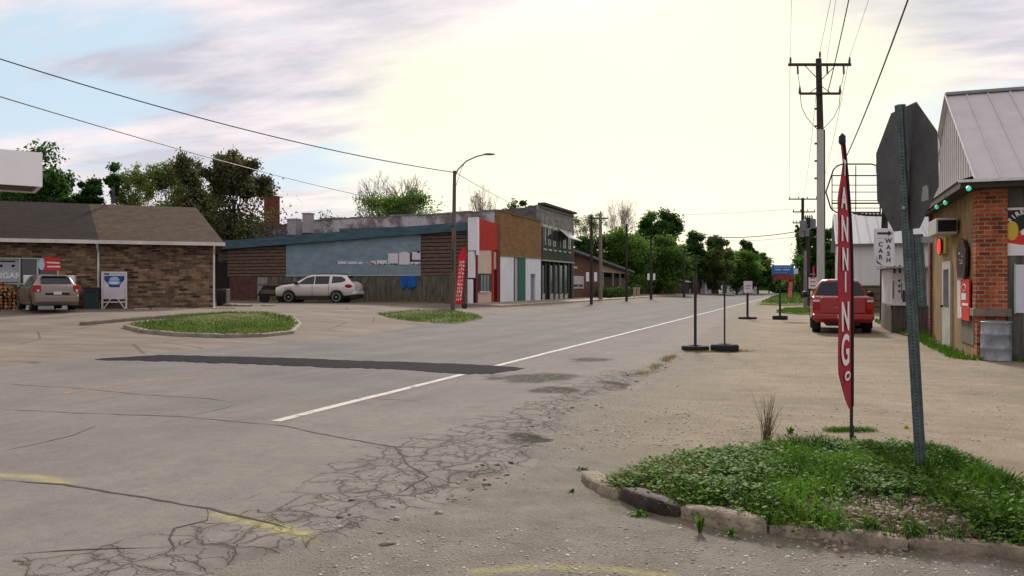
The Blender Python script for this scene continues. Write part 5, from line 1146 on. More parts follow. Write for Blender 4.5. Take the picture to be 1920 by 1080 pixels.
# galvanised drum
dx, dy = rx_(1861), YR-.38; dr_ = thing('metal_drum', 'dented grey galvanised drum standing before the brick corner pillar', 'drum', (dx, dy, .0))
q = MB(); q.smooth = True; q.lathe([(.275, 0), (.28, .02), (.272, .03), (.275, .24), (.287, .26), (.275, .28), (.272, .52), (.285, .54), (.272, .56), (.268, .76), (.285, .785), (.275, .80), (.26, .795), (.25, .74), (.0, .74)], 28); q.build('body', mat('galvanised', (.30, .33, .36), .5, .35, var=.35, scale=3, dirt=.3), dr_)
# ---- shed and fence behind the post
X0 = 3.0; sh = thing('white_shed', 'narrow white fronted shed with printed panels above a corrugated base', 'shed')
YQ = 29.0; a0, a1 = onY(1672, YQ), onY(1746, YQ); zq = lambda py: zY(1700, py, YQ)
q = MB(); q.box(a0, a1, YQ, YQ+4, 0, zq(572)); q.build('base_wall', mat('corrugated', (.16, .14, .12), .8, var=.3, scale=2, stretch=(6, 1, .5), dirt=.4), sh)
q = MB()
for i in range(22): q.box(a0+(a1-a0)*i/22, a0+(a1-a0)*(i+.5)/22, YQ-.03, YQ-.001, .02, zq(574)); 
q.build('corrugation', MATS['corrugated'], sh)
q = MB(); q.box(a0+.02, a1, YQ+.05, YQ+4, zq(572)+.003, zq(502)); q.build('upper_wall', mat('shed_white', (.58, .57, .55), .7, var=.1, dirt=.2), sh)
q = MB(); q.box(a0-.1, a1, YQ-.12, YQ+.3, zq(573)+.004, zq(568)); q.build('ledge', white_trim, sh)
q = MB(); xz = lambda px: onY(px, YQ)
for (a, b, c, d) in ((1676, 498, 1680, 512), (1686, 497, 1690, 512), (1685, 524, 1689, 528), (1685, 534, 1689, 538), (1685, 544, 1689, 548), (1693, 544, 1699, 566), (1675, 527, 1676.5, 560), (1691, 530, 1692, 560), (1733, 500, 1737, 560)): q.box(xz(a), xz(c), YQ+.03, YQ+.048, zq(d), zq(b))
q.build('print', mat('print_dark', (.06, .04, .06), .7), sh)
q = MB(); q.add([(a0-.2, YQ-.4, zq(500)), (a1+.1, YQ-.4, zq(500)), (a1+.1, YQ+4.2, zq(497)), (a0-.2, YQ+4.2, zq(497)), (a0-.2, YQ-.4, zq(503)), (a1+.1, YQ-.4, zq(503)), (a1+.1, YQ+4.2, zq(500)), (a0-.2, YQ+4.2, zq(500))], [(0, 1, 2, 3), (7, 6, 5, 4), (0, 4, 5, 1), (0, 3, 7, 4), (1, 2, 6, 5)]); q.build('roof', grey_metal, sh)
# ---- big white metal building behind
XW = 1.75; YW = onX(1577, XW)*1.0; dW = depth(XW, YW); wb = thing('metal_building', 'large white metal building with a grey ribbed roof behind the red truck', 'building')
zw = lambda px, py: zY(px, py, YW)
ew = zw(1640, 455); xe = onY(1760, YW)+4; ymw = YW+5.5; yew = YW+11; rdg = zY(1640, 399, ymw)
wm = mat('white_metal_wall', (.58, .58, .58), .6, var=.05, scale=1, stretch=(5, 1, .3), dirt=.08)
q = MB(); q.box(XW, xe, YW, YW+.2, zw(1640, 535), ew); q.build('front_wall', wm, wb)
q = MB(); q.prism([(YW+.2, 0), (yew, 0), (yew, ew), (ymw, rdg-.1), (YW+.2, ew)], lambda a, b: (XW, a, b), lambda a, b: (XW+.2, a, b)); q.build('gable_wall', wm, wb)
q = MB(); q.box(XW-.06, XW-.003, YW+1, YW+3.5, 1.2, 3.4); q.build('door', mat('door_brown', (.15, .06, .035), .8), wb)
q = MB(); q.box(XW, xe, YW-.02, YW+.2, 0, zw(1640, 535)-.01); q.build('block_base', brickmat('base_blocks', (.15, .115, .07), (.10, .08, .05), (.05, .04, .03), 'XZ', .8, .38, .03), wb)
rgm = mat('roof_metal_grey', (.27, .28, .30), .5, var=.06)
q = MB(); q.add([(XW-.3, YW-.35, ew-.1), (xe, YW-.35, ew-.1), (xe, ymw, rdg), (XW-.3, ymw, rdg), (xe, yew+.3, ew-.1), (XW-.3, yew+.3, ew-.1)], [(0, 1, 2, 3), (3, 2, 4, 5)])
xq = XW-.2
while xq < xe: q.hexa([(xq-.03, YW-.35, ew-.098), (xq+.03, YW-.35, ew-.098), (xq+.03, ymw, rdg+.002), (xq-.03, ymw, rdg+.002)], [(xq-.02, YW-.35, ew-.05), (xq+.02, YW-.35, ew-.05), (xq+.02, ymw, rdg+.05), (xq-.02, ymw, rdg+.05)]); xq += .6
q.build('roof', rgm, wb)
q = MB(); q.box(XW-.32, xe, YW-.42, YW-.352, ew-.2, ew-.06); q.build('gutter', mat('gutter_grey', (.13, .13, .14), .6), wb)
# ================================================================ trees
barkm = mat('bark', (.075, .06, .045), .95, var=.3, scale=4, bump=.6)
barkd = mat('bark_dark', (.035, .028, .022), .95, var=.3, scale=4)
barkp = mat('bark_pale', (.26, .21, .18), .95, var=.3, scale=4)
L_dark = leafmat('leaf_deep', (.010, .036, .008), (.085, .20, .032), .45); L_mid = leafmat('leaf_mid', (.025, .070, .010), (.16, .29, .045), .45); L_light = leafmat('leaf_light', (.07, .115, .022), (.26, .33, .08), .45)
L_brown = leafmat('leaf_bronze', (.030, .036, .014), (.14, .14, .055)); L_olive = leafmat('leaf_olive', (.045, .075, .018), (.17, .24, .06)); L_bud = leafmat('leaf_bud', (.20, .17, .12), (.38, .34, .26))
def quads(P, leaf, rg, asp=.55):
    n = len(P); a = rg.randn(n, 3); a /= np.linalg.norm(a, axis=1)[:, None]; b = np.cross(a, rg.randn(n, 3)); b /= np.linalg.norm(b, axis=1)[:, None]; s = leaf*rg.uniform(.55, 1.45, (n, 1))
    return np.stack([P-a*s, P-b*s*asp, P+a*s, P+b*s*asp], 1).reshape(-1, 3)
def skeleton(q, H, trk, r0, rg, spread=.5, levels=5, targets=None):
    """recursive limbs inside a crown; returns twig tips"""
    tips = []
    def br(p, d, l, r, lev):
        pts = [p.copy()]; rs = [r]; k = 3
        for i in range(k):
            d = (d+Vector((rg.uniform(-.16, .16), rg.uniform(-.16, .16), rg.uniform(-.02, .12)))).normalized(); p = p+d*l/k; pts.append(p.copy()); rs.append(max(.020, r*(1-.38*(i+1)/k)))
        q.tube(pts, rs, 6 if lev > levels-2 else 3, caps=False)
        if lev == 0: tips.append(p); return
        for i in range(rg.choice((2, 3, 3))):
            a = rg.uniform(0, 6.28); t = Vector((math.cos(a), math.sin(a), rg.uniform(-.1, .5)))
            nd_ = (d+t*rg.uniform(spread*.6, spread*1.3)).normalized(); st = pts[-1] if i < 2 else pts[2]
            br(st, nd_, l*rg.uniform(.66, .86), r*.58, lev-1)
    q.tube([(0, 0, -.3), (0, 0, trk*.5), (rg.uniform(-.1, .1), rg.uniform(-.1, .1), trk)], [r0*1.25, r0, r0*.85], 9)
    for i in range(4):
        a = i*1.57+rg.uniform(-.5, .5); br(Vector((0, 0, trk*rg.uniform(.75, 1))), Vector((math.cos(a)*spread, math.sin(a)*spread, 1)).normalized(), H*.24, r0*.6, levels-1)
    return tips
def tree(name, label, px, zc, py, wpx, kind='full', m=None, n=8000, leaf=.22, bark=None, seed=1, base=.18, clumps=46, cr=.30, group=None, tall=1, dens_pow=.5, pyb=None):
    n = int(n*(1.9 if kind in ('full', 'dome') else 1.5)); x, y = at(px, zc); H = hz(py, zc)-T(x, y); Rr = wpx*zc/1500/2; rg = np.random.RandomState(seed); pr = random.Random(seed)
    t = thing(name, label, 'tree', (x, y, T(x, y)), pr.uniform(0, 6), group); bark = bark or barkm
    if kind in ('bare', 'half', 'airy'):
        q = MB(); tips = skeleton(q, H, H*.22, max(.12, H*.022), pr, .62, 6 if kind != 'airy' else 5)
        V = np.array(q.v); top = V[:, 2].max(); rad = np.percentile(np.hypot(V[:, 0], V[:, 1]), 99.5)
        sz, sx = H/top, Rr/rad*1.0; q.v = [(a*(sx if c > H*.2 else 1), b*(sx if c > H*.2 else 1), c*sz) for a, b, c in q.v]
        tips = np.array([(p.x*sx, p.y*sx, p.z*sz) for p in tips])
        q.build('trunk', bark, t)
        if kind == 'bare': per = 2; P = np.repeat(tips, per, 0)+rg.randn(len(tips)*per, 3)*leaf*1.5
        elif kind == 'airy': per = max(3, n//len(tips)); P = np.repeat(tips, per, 0)+rg.randn(len(tips)*per, 3)*np.array([Rr*.06, Rr*.06, Rr*.055]); P = np.concatenate([P, rg.randn(n//3, 3)*[Rr*.45, Rr*.45, H*.12]+[0, 0, H*.5]])
        else:
            per = max(3, n//len(tips)); low = tips[(tips[:, 2] < H*.80) & (np.hypot(tips[:, 0], tips[:, 1]) < Rr*.95)]; P = np.repeat(low, per, 0)+rg.randn(len(low)*per, 3)*Rr*.08
            P2 = rg.randn(n//2, 3)*[Rr*.42, Rr*.42, H*.10]+[0, 0, H*.55]; P = np.concatenate([P, P2]); P = P[(np.hypot(P[:, 0], P[:, 1]) < Rr*.97) & ((P[:, 2] < H*.78) | (rg.rand(len(P)) < .3))]
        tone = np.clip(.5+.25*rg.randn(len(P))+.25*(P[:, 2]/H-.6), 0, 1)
    else:
        cz = H*(base+1)/2; rzz = H*(1-base)/2; C = []
        while len(C) < clumps:
            d = rg.randn(3); d /= np.linalg.norm(d); r = rg.rand()**.4; c = d*r*np.array([Rr*(1-cr*.8), Rr*(1-cr*.8), rzz*(1-cr*.5)])
            if kind == 'cone': c[:2] *= 1.15*(1-(c[2]+rzz)/(2.1*rzz))+.1
            if kind == 'dome' and c[2] < 0: c[:2] *= 1.15
            C.append(c+[0, 0, cz])
        C = np.array(C); k = n//clumps; cs = Rr*cr*rg.uniform(.55, 1.25, clumps)
        D = rg.randn(clumps, k, 3); D /= np.linalg.norm(D, axis=2)[:, :, None]; rad = rg.rand(clumps, k, 1)**.45*(1+.18*rg.randn(clumps, k, 1))
        P = (C[:, None, :]+D*rad*cs[:, None, None]*[1, 1, .8]).reshape(-1, 3)
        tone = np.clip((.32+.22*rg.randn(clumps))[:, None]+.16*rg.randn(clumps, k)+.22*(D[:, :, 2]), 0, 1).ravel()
        q = MB(); q.tube([(0, 0, -.3), (.05, 0, H*base), (0, .1, H*.55), (.1, 0, H*.8)], [H*.028, H*.022, H*.013, H*.004], 8)
        for i in range(0, clumps, 2):
            c = Vector(C[i]); s = Vector((0, 0, pr.uniform(H*base*.8, H*.5))); mid = (s+c)/2+Vector((0, 0, -H*.03)); q.tube([s, mid, c], [H*.009, H*.006, H*.002], 4, caps=False)
        q.build('trunk', bark, t)
    P[:, 2] = np.maximum(P[:, 2], .2)
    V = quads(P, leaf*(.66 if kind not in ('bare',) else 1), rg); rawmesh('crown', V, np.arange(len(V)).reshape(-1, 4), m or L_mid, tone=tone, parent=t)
    return t
gt = 'trees behind the buildings on the left'
tree('tree', 'large dark green tree behind the fuel canopy corner at the far left', 55, 58, 258, 215, 'full', L_dark, 15000, .20, seed=3, clumps=70, cr=.26, base=.1)
tree('tree', 'slim dark green tree just right of the canopy, above the store roof', 166, 60, 306, 66, 'full', L_dark, 3600, .18, seed=4, clumps=26, cr=.34, base=.35)
tree('tree', 'tall spindly tree topped with a tuft beside the store vent pipe', 215, 60, 301, 44, 'full', L_dark, 1300, .18, seed=5, clumps=10, cr=.5, base=.72)
tree('tree', 'low green tree behind the middle of the store roof', 245, 66, 352, 70, 'full', L_mid, 2200, .2, seed=15, clumps=22, cr=.35, base=.3)
tree('tree', 'airy light yellow green tree above the middle of the store roof', 288, 64, 310, 150, 'airy', L_light, 9500, .13, seed=6, bark=barkp)
tree('tree', 'big bronze green tree with ragged top above the right end of the store roof', 420, 60, 296, 205, 'airy', L_brown, 17000, .17, bark=barkd, seed=7)
tree('tree', 'dense dark lower tree behind the right end of the store roof', 405, 64, 336, 190, 'full', L_brown, 12000, .2, seed=8, clumps=46, base=.1)
tree('tree', 'mid green tree filling the gap behind the bronze tree and light green tree', 335, 70, 338, 120, 'full', L_mid, 5200, .2, seed=41, clumps=34, cr=.33, base=.1)
tree('tree', 'dark green tree low behind the left run of the store roof', 130, 68, 335, 110, 'full', L_dark, 5200, .2, seed=42, clumps=34, cr=.33, base=.1)
tree('tree', 'thin twiggy tree peeping over the parapet right of the roof stacks', 640, 95, 397, 130, 'bare', L_dark, 900, .14, seed=9, bark=barkd)
tree('tree', 'bright green budding tree with bare top twigs above the blue grey wall', 752, 80, 320, 185, 'half', L_mid, 16000, .17, seed=10, bark=barkp)
tree('tree', 'bare pale branched tree right of the wooden lamp pole', 895, 84, 342, 80, 'bare', L_bud, 500, .06, seed=11, bark=barkp)
tree('tree', 'small leafy green tree behind the ochre brown shop parapet', 952, 92, 372, 60, 'airy', L_mid, 1800, .2, seed=12, bark=barkd)
tree('tree', 'dark green tuft of a tree left of the green building cornice', 985, 96, 360, 52, 'full', L_dark, 1700, .22, seed=13, clumps=12, cr=.42, base=.5)
tree('tree', 'bare grey twigged tree rising behind the brick house roof', 1160, 118, 368, 105, 'bare', L_bud, 700, .07, seed=14, bark=barkp)
tree('tree', 'smaller bare twiggy tree between the green building and the pole pair', 1098, 112, 400, 85, 'airy', L_olive, 3000, .12, seed=16, bark=barkd)
tree('tree', 'tall dark green twin topped tree behind the tan building', 1222, 128, 376, 82, 'full', L_dark, 6500, .30, seed=17, clumps=26, cr=.38, base=.15)
tree('tree', 'tall dark green tree right of the twin topped one', 1256, 132, 378, 74, 'full', L_dark, 6000, .30, seed=18, clumps=24, cr=.38, base=.15)
tree('tree', 'broad round dense green tree behind the brick house and hedge', 1165, 106, 424, 160, 'dome', L_mid, 15000, .26, seed=19, clumps=80, cr=.30, base=.0)
tree('tree', 'broad round dense green tree sheltering the tan building', 1235, 112, 436, 130, 'dome', L_mid, 13000, .26, seed=20, clumps=70, cr=.30, base=.0)
tree('tree', 'dark green tree above the white gabled house', 1298, 140, 424, 66, 'full', L_dark, 6500, .32, seed=21, clumps=32, cr=.34, base=.05)
tree('tree', 'tall dark tree with grey green top right of the white house', 1338, 150, 422, 56, 'full', L_dark, 5000, .34, seed=22, clumps=26, cr=.34, base=.05)
tree('tree', 'olive green tree above the blank box sign', 1345, 140, 440, 72, 'full', L_olive, 6000, .30, seed=23, clumps=36, cr=.30, base=.05)
tree('tree', 'rounded mid green tree behind the box sign', 1318, 146, 456, 70, 'dome', L_mid, 6000, .32, seed=24, clumps=34, cr=.32, base=.0)
tree('tree', 'tall green tree above the second small sign stand', 1396, 160, 442, 60, 'full', L_dark, 5500, .34, seed=25, clumps=32, cr=.32, base=.02)
tree('tree', 'bright green spreading tree left of the road end', 1382, 150, 462, 90, 'dome', L_mid, 8500, .32, seed=26, clumps=50, cr=.30, base=.0)
tree('tree', 'green tree hanging over the road end behind the blue sign', 1422, 165, 468, 66, 'dome', L_mid, 7000, .34, seed=27, clumps=40, cr=.32, base=.0)
tree('tree', 'low green tree sloping down to the road end', 1442, 185, 492, 44, 'dome', L_dark, 4500, .38, seed=28, clumps=28, cr=.34, base=.0)
tree('tree', 'dark tree behind the green building and the grey roofed house', 1092, 104, 436, 80, 'full', L_dark, 6500, .26, seed=29, clumps=36, cr=.34, base=.0)
tree('tree', 'dark green tree behind the main utility pole on the right', 1532, 88, 408, 84, 'full', L_dark, 9500, .24, seed=30, clumps=50, cr=.32, base=.08)
tree('tree', 'dark green tree beside the white metal building gable', 1556, 80, 424, 52, 'full', L_dark, 5200, .24, seed=31, clumps=30, cr=.34, base=.05)
tree('tree', 'green tree left of the main pole beyond the smaller poles', 1504, 130, 424, 34, 'airy', L_dark, 3500, .26, seed=32, bark=barkd)
tree('tree', 'small far green tree below the blue sign', 1470, 190, 520, 60, 'dome', L_mid, 4500, .36, seed=33, clumps=26, cr=.35, base=.0)
tree('tree', 'small far green tree at the foot of the smaller utility poles', 1500, 150, 505, 30, 'dome', L_mid, 3000, .3, seed=34, clumps=20, cr=.35, base=.0)
tree('tree', 'broad green tree filling the gap between the tan building and the white house', 1278, 138, 455, 70, 'dome', L_mid, 6500, .3, seed=51, clumps=40, cr=.32, base=.0)
tree('tree', 'wide mid green tree directly behind the box sign and far sheds', 1362, 172, 462, 74, 'dome', L_mid, 6500, .34, seed=52, clumps=40, cr=.32, base=.0)
tree('tree', 'green tree between the two darkest far trees left of the road end', 1408, 178, 456, 60, 'dome', L_mid, 5500, .34, seed=53, clumps=36, cr=.32, base=.0)
# distant wood closing the horizon
def wood():
    rg = np.random.RandomState(5); n = 46000; a = rg.uniform(-1.2, 1.05, n); d = 300+rg.rand(n)*60; xc = np.tan(a*.75)*d; X = xc*CS-d*SN; Y = xc*SN+d*CS
    hh = 7+5*fbm(X*.03, Y*.03, 3, 6)*2; Z = rg.rand(n)**.7*hh; V = quads(np.stack([X, Y, Z], 1), 1.0, rg, .7)
    tag(rawmesh('far_wood', V, np.arange(len(V)).reshape(-1, 4), L_mid, tone=np.clip(rg.rand(n)*.5+.25*Z/hh, 0, 1)), 'far green line of woods closing the horizon behind the town', 'woods', kind='stuff')
wood()

# ================================================================ poles and wires
wood_p = mat('pole_wood', (.13, .105, .085), .9, var=.3, scale=2, stretch=(4, 4, .6)); wood_d = mat('pole_dark', (.045, .038, .036), .9, var=.3, scale=2, stretch=(4, 4, .6)); pale_p = mat('pole_pale', (.40, .40, .38), .8, var=.12, scale=1.5, stretch=(4, 4, .4))
ins = mat('insulator', (.08, .07, .08), .4); wirem = mat('wire', (.035, .033, .035), .6, var=0)
# street light
def lamp_pole(name, label, px, pyb, pyt, zc, arm=True, r=.11, m=wood_p, lean=0, group=None, cat='street light'):
    x, y = at(px, zc); z0 = T(x, y); H = hz(pyt, zc)-z0; t = thing(name, label, cat, (x, y, z0), TH, group)
    q = MB(); q.tube([(0, 0, -.1), (lean*.5, 0, H*.5), (lean, 0, H)], [r*1.2, r, r*.8], 10); q.build('pole', m, t); return t, H
sl1, H1 = lamp_pole('street_light', 'old wooden street light with a curved arm beside the red feather flag', 849, 587, 320, 41.5, lean=.09)
q = MB(); A = [(.09, 0, H1-.35), (.25, 0, H1+.05), (.7, 0, H1+.5), (1.25, 0, H1+.75), (1.75, 0, H1+.86)]; q.tube(A, .035, 8); q.tube([(.09, 0, H1-1.0), (.45, 0, H1+.1), (.62, 0, H1+.42)], .014, 5); q.build('arm', mat('arm_grey', (.11, .12, .13), .5), sl1)
q = MB(); q.smooth = True; q.lathe([(.02, -.32), (.09, -.2), (.11, .0), (.09, .2), (.03, .3)], 10, Matrix.Translation((1.9, 0, H1+.86)) @ Matrix.Rotation(R(90), 4, 'Y') @ Matrix.Diagonal((.6, 1, 1, 1))); q.build('lamp_head', mat('lamp_grey', (.16, .17, .18), .5), sl1)
q = MB(); q.box(-.13, .13, -.13, .13, 4.4, 4.42); q.tube([(0, -.13, 2.1), (0, -.16, 3.2)], .03, 6); q.build('conduit', black_m, sl1)
# the row of poles further down the left pavement
rowp = [(1109, 403, 568, -15.3, wood_d, 'dark wooden pole with a small white sign in front of the brick house'), (1175, 420, 565, -15.6, wood_d, 'dark thin pole by the end of the clipped hedge'), (1221, 448, 560, -15.5, wood_d, 'thin pole with a small white sign in front of the tan building'), (1283, 470, 556, -15.2, wood_d, 'thin pole left of the white gabled house'), (1305, 480, 553, -15.0, wood_d, 'thin pole in front of the white gabled house')]
for i, (px, pt, pb, X, m, lb) in enumerate(rowp):
    Y = onX(px, X); zc = depth(X, Y); t, H = lamp_pole('street_light', lb, px, pb, pt, zc, r=.10+.01*i, m=m, group='poles along the left pavement', cat='pole')
    if i in (1, 3):
        q = MB(); q.tube([(0, 0, H-.7), (.4, 0, H-.3), (1.2, 0, H-.2)], .03, 6); q.build('arm', MATS['arm_grey'], t)
    if i in (0, 2):
        z_ = hz(519, zc)-t.location.z; q = MB(); s = .38
        for sx in (-1, 1): q.box(sx*.30-.11, sx*.30+.11, -.16, -.13, z_-.34, z_+.34)
        q.build('sign_plate', MATS['sign_white'], t)
x, y = at(1126, 72); t, H = lamp_pole('utility_pole', 'pale taller utility pole with a small crossarm beside the brick house', 1126, 560, 400, 72, r=.17, m=mat('pole_weathered', (.22, .19, .16), .9, var=.2, scale=2), cat='utility pole')
q = MB(); q.box(-.7, .7, -.06, .06, H-.5, H-.38); q.lathe([(.03, 0), (.06, .1), (.02, .2)], 8, Matrix.Translation((.0, 0, H))); q.build('crossarm', wood_d, t)
t, H = lamp_pole('utility_pole', 'thin white pole standing right of the white gabled house', 1319, 540, 488, 150, r=.16, m=white_trim, cat='pole')
# main utility pole
zc = 36.8; x, y = at(1539.5, zc); up = thing('utility_pole', 'tall main utility pole with two crossarms and a pale lower shaft', 'utility pole', (x, y, 0), TH)
H = hz(110, zc); zj = hz(243, zc); ln_ = -.11
q = MB(); q.tube([(0, 0, -.1), (-.03, 0, zj)], [.175, .155], 14); q.build('lower_shaft', pale_p, up)
q = MB(); q.tube([(-.03, 0, zj+.002), (ln_, 0, H)], [.15, .13], 12); q.build('upper_shaft', wood_d, up)
q = MB(); q.tube([(.17, .0, 0), (.15, .0, zj)], .05, 8); q.build('conduit', mat('conduit_dark', (.04, .04, .06), .6), up)
za = hz(123, zc); q = MB(); c = ln_; zb_ = hz(177, zc)
q.box(c-1.45, c+1.42, -.22, -.13, za-.06, za+.06); q.tube([(c-.75, -.2, za), (c, -.16, za-.75)], .02, 5); q.tube([(c+.75, -.2, za), (c, -.16, za-.75)], .02, 5); q.build('crossarm', wood_d, up)
q = MB(); q.box(c-.92, c+.92, -.22, -.13, zb_-.05, zb_+.05); q.tube([(c-.5, -.2, zb_), (c, -.16, zb_+.4)], .018, 5); q.tube([(c+.5, -.2, zb_), (c, -.16, zb_+.4)], .018, 5); q.build('crossarm', wood_d, up)
IN = [(c-1.35, za+.06), (c, H), (c+1.36, za+.06)]
for xx, zz in IN:
    q = MB(); q.lathe([(.02, 0), (.055, .05), (.04, .1), (.06, .14), (.04, .2), (.05, .24), (.0, .32)], 8, Matrix.Translation((xx, -.17, zz))); q.build('insulator', ins, up)
for xx in (c-1.05, c+.3, c+1.05):
    q = MB(); q.tube([(xx, -.24, za-.06), (xx+.02, -.24, za-.45)], .045, 7); q.build('cutout', ins, up)
for xx in (c-.92, c+.92):
    q = MB(); q.lathe([(.05, -.1), (.07, .0), (.05, .12), (.02, .3)], 8, Matrix.Translation((xx, -.17, zb_+.08))); q.build('arrester', ins, up)
q = MB()
for s in (-1, 1):
    q.tube([(c+s*1.05, -.26, za-.45), (c+s*.97, -.26, za-.9), (c+s*.92, -.2, zb_+.3)], .014, 5)
    q.tube([(c+s*.92, -.2, zb_), (c+s*.86, -.2, zb_-.6), (c+s*.62, -.2, zb_-1.1), (c+s*.12, -.17, zb_-1.65)], .016, 5)
for i in range(5): q.box(c-.2+.03, c-.1, -.05, .05, zb_-.7-i*.8, zb_-.62-i*.8)
q.build('jumper', wirem, up)
Mu = Matrix.Translation((x, y, 0)) @ Matrix.Rotation(TH, 4, 'Z')
def small_pole(name, label, px, pyt, zc, arms, r=.15, m=wood_d, trans=None, group='smaller utility poles down the right side'):
    x, y = at(px, zc); H = hz(pyt, zc); t = thing(name, label, 'utility pole', (x, y, 0), TH, group); q = MB(); q.tube([(0, 0, -.1), (0, 0, H)], [r*1.2, r*.85], 9); q.build('pole', m, t)
    for (py, a, b) in arms:
        z = hz(py, zc); q = MB(); q.box((a-px)*zc/1500, (b-px)*zc/1500, -.2, -.1, z-.07, z+.07)
        for k in range(4): q.lathe([(.03, 0), (.07, .1), (.02, .26)], 6, Matrix.Translation(((a+(b-a)*(.04+.31*k)-px)*zc/1500, -.15, z+.07)))
        q.build('crossarm', m, t)
    for (dx, py, s) in (trans or ()):
        q = MB(); z = hz(py, zc); q.lathe([(.22*s, -.4*s), (.26*s, -.38*s), (.26*s, .35*s), (.2*s, .42*s)], 12, Matrix.Translation((dx, -.25, z))); q.tube([(dx, -.2, z+.4*s), (dx*.6, -.3, z+.75*s)], .05, 5); q.build('transformer', mat('transformer_grey', (.16, .16, .17), .6), t)
    return t, H
p2, H2 = small_pole('utility_pole', 'second utility pole with three crossarms left of the main one', 1505.5, 371, 95, [(373.5, 1478, 1532), (397.5, 1486, 1528), (418, 1486, 1506)], .2)
small_pole('utility_pole', 'short utility pole loaded with transformers between the two tall ones', 1515, 408, 62, [(411, 1509, 1522)], .17, trans=((-.45, 424, 1), (.3, 420, .9), (-.2, 436, .8), (-.55, 438, .7)))
small_pole('utility_pole', 'pale thin utility pole right beside the second one', 1510.5, 470, 60, [], .12, m=mat('pole_grey', (.20, .19, .17), .9, var=.2))
small_pole('utility_pole', 'distant utility pole with a single high crossarm', 1499, 472, 190, [(474, 1491, 1503)], .25, trans=((-.9, 492, 1.6),))
small_pole('utility_pole', 'most distant small utility pole beyond the others', 1495, 488, 260, [(491, 1489, 1500)], .28)
# wires
def wire(label, P, r=.012, sag=.0, n=24, m=wirem, group='overhead wires'):
    q = MB(); A, B = Vector(P[0]), Vector(P[1]); q.tube([A.lerp(B, i/n)-Vector((0, 0, sag*4*(i/n)*(1-i/n))) for i in range(n+1)], r, 5)
    return tag(q.build('power_line', m), label, 'power line', group)
def pt(px, py, zc): x, y = at(px, zc); return (x, y, hz(py, zc))
wire('upper cable running from the left edge down to the wooden lamp pole', (pt(-260, 25, 24), pt(851, 323, 41.5)), .022, .55)
wire('lower cable running from the left edge behind the lamp pole', (pt(-200, 120, 30), pt(700, 371, 78)), .03, .35)
wire('thin cable going from the lamp pole down over the ochre brown shop', (pt(853, 323, 41.5), pt(985, 392, 90)), .018, .15)
def ahead(lx, lz, px0, label, r, drop=0):
    p = Mu @ Vector((lx, -.17, lz)); b = pt(px0, 0, (lz-EYE)*1500/538); d = Vector(b)-p; q = p+d*5.2; q.z = p.z+.3
    wire(label, (p, q), r, .35)
ahead(c-1.35, za+.36, 1484, 'thin wire rising straight up from the left end of the crossarm', .007)
ahead(c, H+.3, 1556, 'wire rising from the top of the main pole', .009)
ahead(c+.3, za+.1, 1566, 'wire rising from the middle of the main crossarm', .007)
ahead(c+1.36, za+.36, 1626, 'thin wire rising from the right end of the crossarm', .007)
wire('thick dark cable rising from the middle of the main pole', (Mu @ Vector((c+.35, -.2, hz(175, zc))), pt(1600, -40, 29)), .022, .1)
wire('thick black service cable running down behind the near feather flag', (pt(1745, -120, 14), pt(1588, 292, 31)), .02, .18)
M2 = Matrix.Translation(p2.location) @ Matrix.Rotation(TH, 4, 'Z')
for i, (a, b) in enumerate(((c-1.35, -1.6), (c, 0), (c+1.36, 1.6))):
    wire(('left', 'middle', 'right')[i]+' wire between the main pole and the second pole', (Mu @ Vector((a, -.1, za+.3)), M2 @ Vector((b, -.1, hz(373, 95)+.3))), .012, 1.2)
wire('highest faint wire crossing the sky to the second pole', (pt(1200, 402, 150), pt(1484, 392, 95)), .02, .3)
wire('dark wire crossing the street at tree top height', (pt(1300, 443, 90), pt(1500, 433, 95)), .045, .4)
wire('thin lower wire crossing the street towards the smaller poles', (pt(1330, 450, 110), pt(1498, 443, 95)), .022, .3)
wire('thin wire sloping down to the trees at the road end', (pt(1420, 470, 140), pt(1500, 440, 95)), .016, .2)
# frame sign on dark mast
zm = 33.5; x, y = at(1658, zm); ms_ = thing('sign_mast', 'dark leaning mast carrying an empty rounded metal sign frame', 'sign mast', (x, y, 0), TH)
kx = lambda px: (px-1658)*zm/1500
kz = lambda py: hz(py, zm)
q = MB(); q.tube([(0, 0, -.1), (.02, 0, kz(480)), (.03, 0, kz(368))], [.19, .17, .10], 8); q.build('mast', mat('mast_rust', (.03, .02, .02), .9, var=.6, scale=3), ms_)
q = MB(); tb_ = .032
q.tube([(kx(a), 0, kz(b)) for a, b in ((1651, 400), (1651, 325), (1645, 311), (1635, 307.5), (1580, 307.5), (1570, 311), (1563, 318), (1549, 360), (1558, 390), (1568, 398), (1600, 398), (1651, 398))], tb_, 7)
for py in (329, 347, 360, 376): q.tube([(kx(1561), 0, kz(py)), (kx(1651), 0, kz(py))], .018 if py != 329 else .028, 6)
q.tube([(kx(1561), 0, kz(381)), (kx(1651), 0, kz(381))], .035, 6); q.tube([(kx(1561), 0, kz(390)), (kx(1651), 0, kz(390))], .018, 6)
for px in (1560.5, 1605): q.tube([(kx(px), 0, kz(396)), (kx(px), 0, kz(310 if px > 1600 else 330))], .02, 6)
q.build('sign_frame', mat('frame_dark', (.045, .045, .045), .6), ms_)
q = MB(); q.tube([(kx(1600), 0, kz(399)), (kx(1625), .05, kz(403)), (kx(1658), 0, kz(404))], .05, 6)
for i in range(7): q.tube([(kx(1606+i*7), 0, kz(399)), (kx(1610+i*7), -.06, kz(404))], .03, 5)
q.build('bracket', mat('bracket_rust', (.07, .055, .045), .9, var=.5), ms_)
q = MB()
for i in range(9): a = i*.9; q.tube([(.17*math.cos(a), -.17, kz(545)+i*.16), (.17*math.cos(a+1.5), -.2, kz(545)+i*.16+.2)], .03, 5)
q.build('vine', mat('dry_vine', (.25, .15, .08), .9, var=.4), ms_)
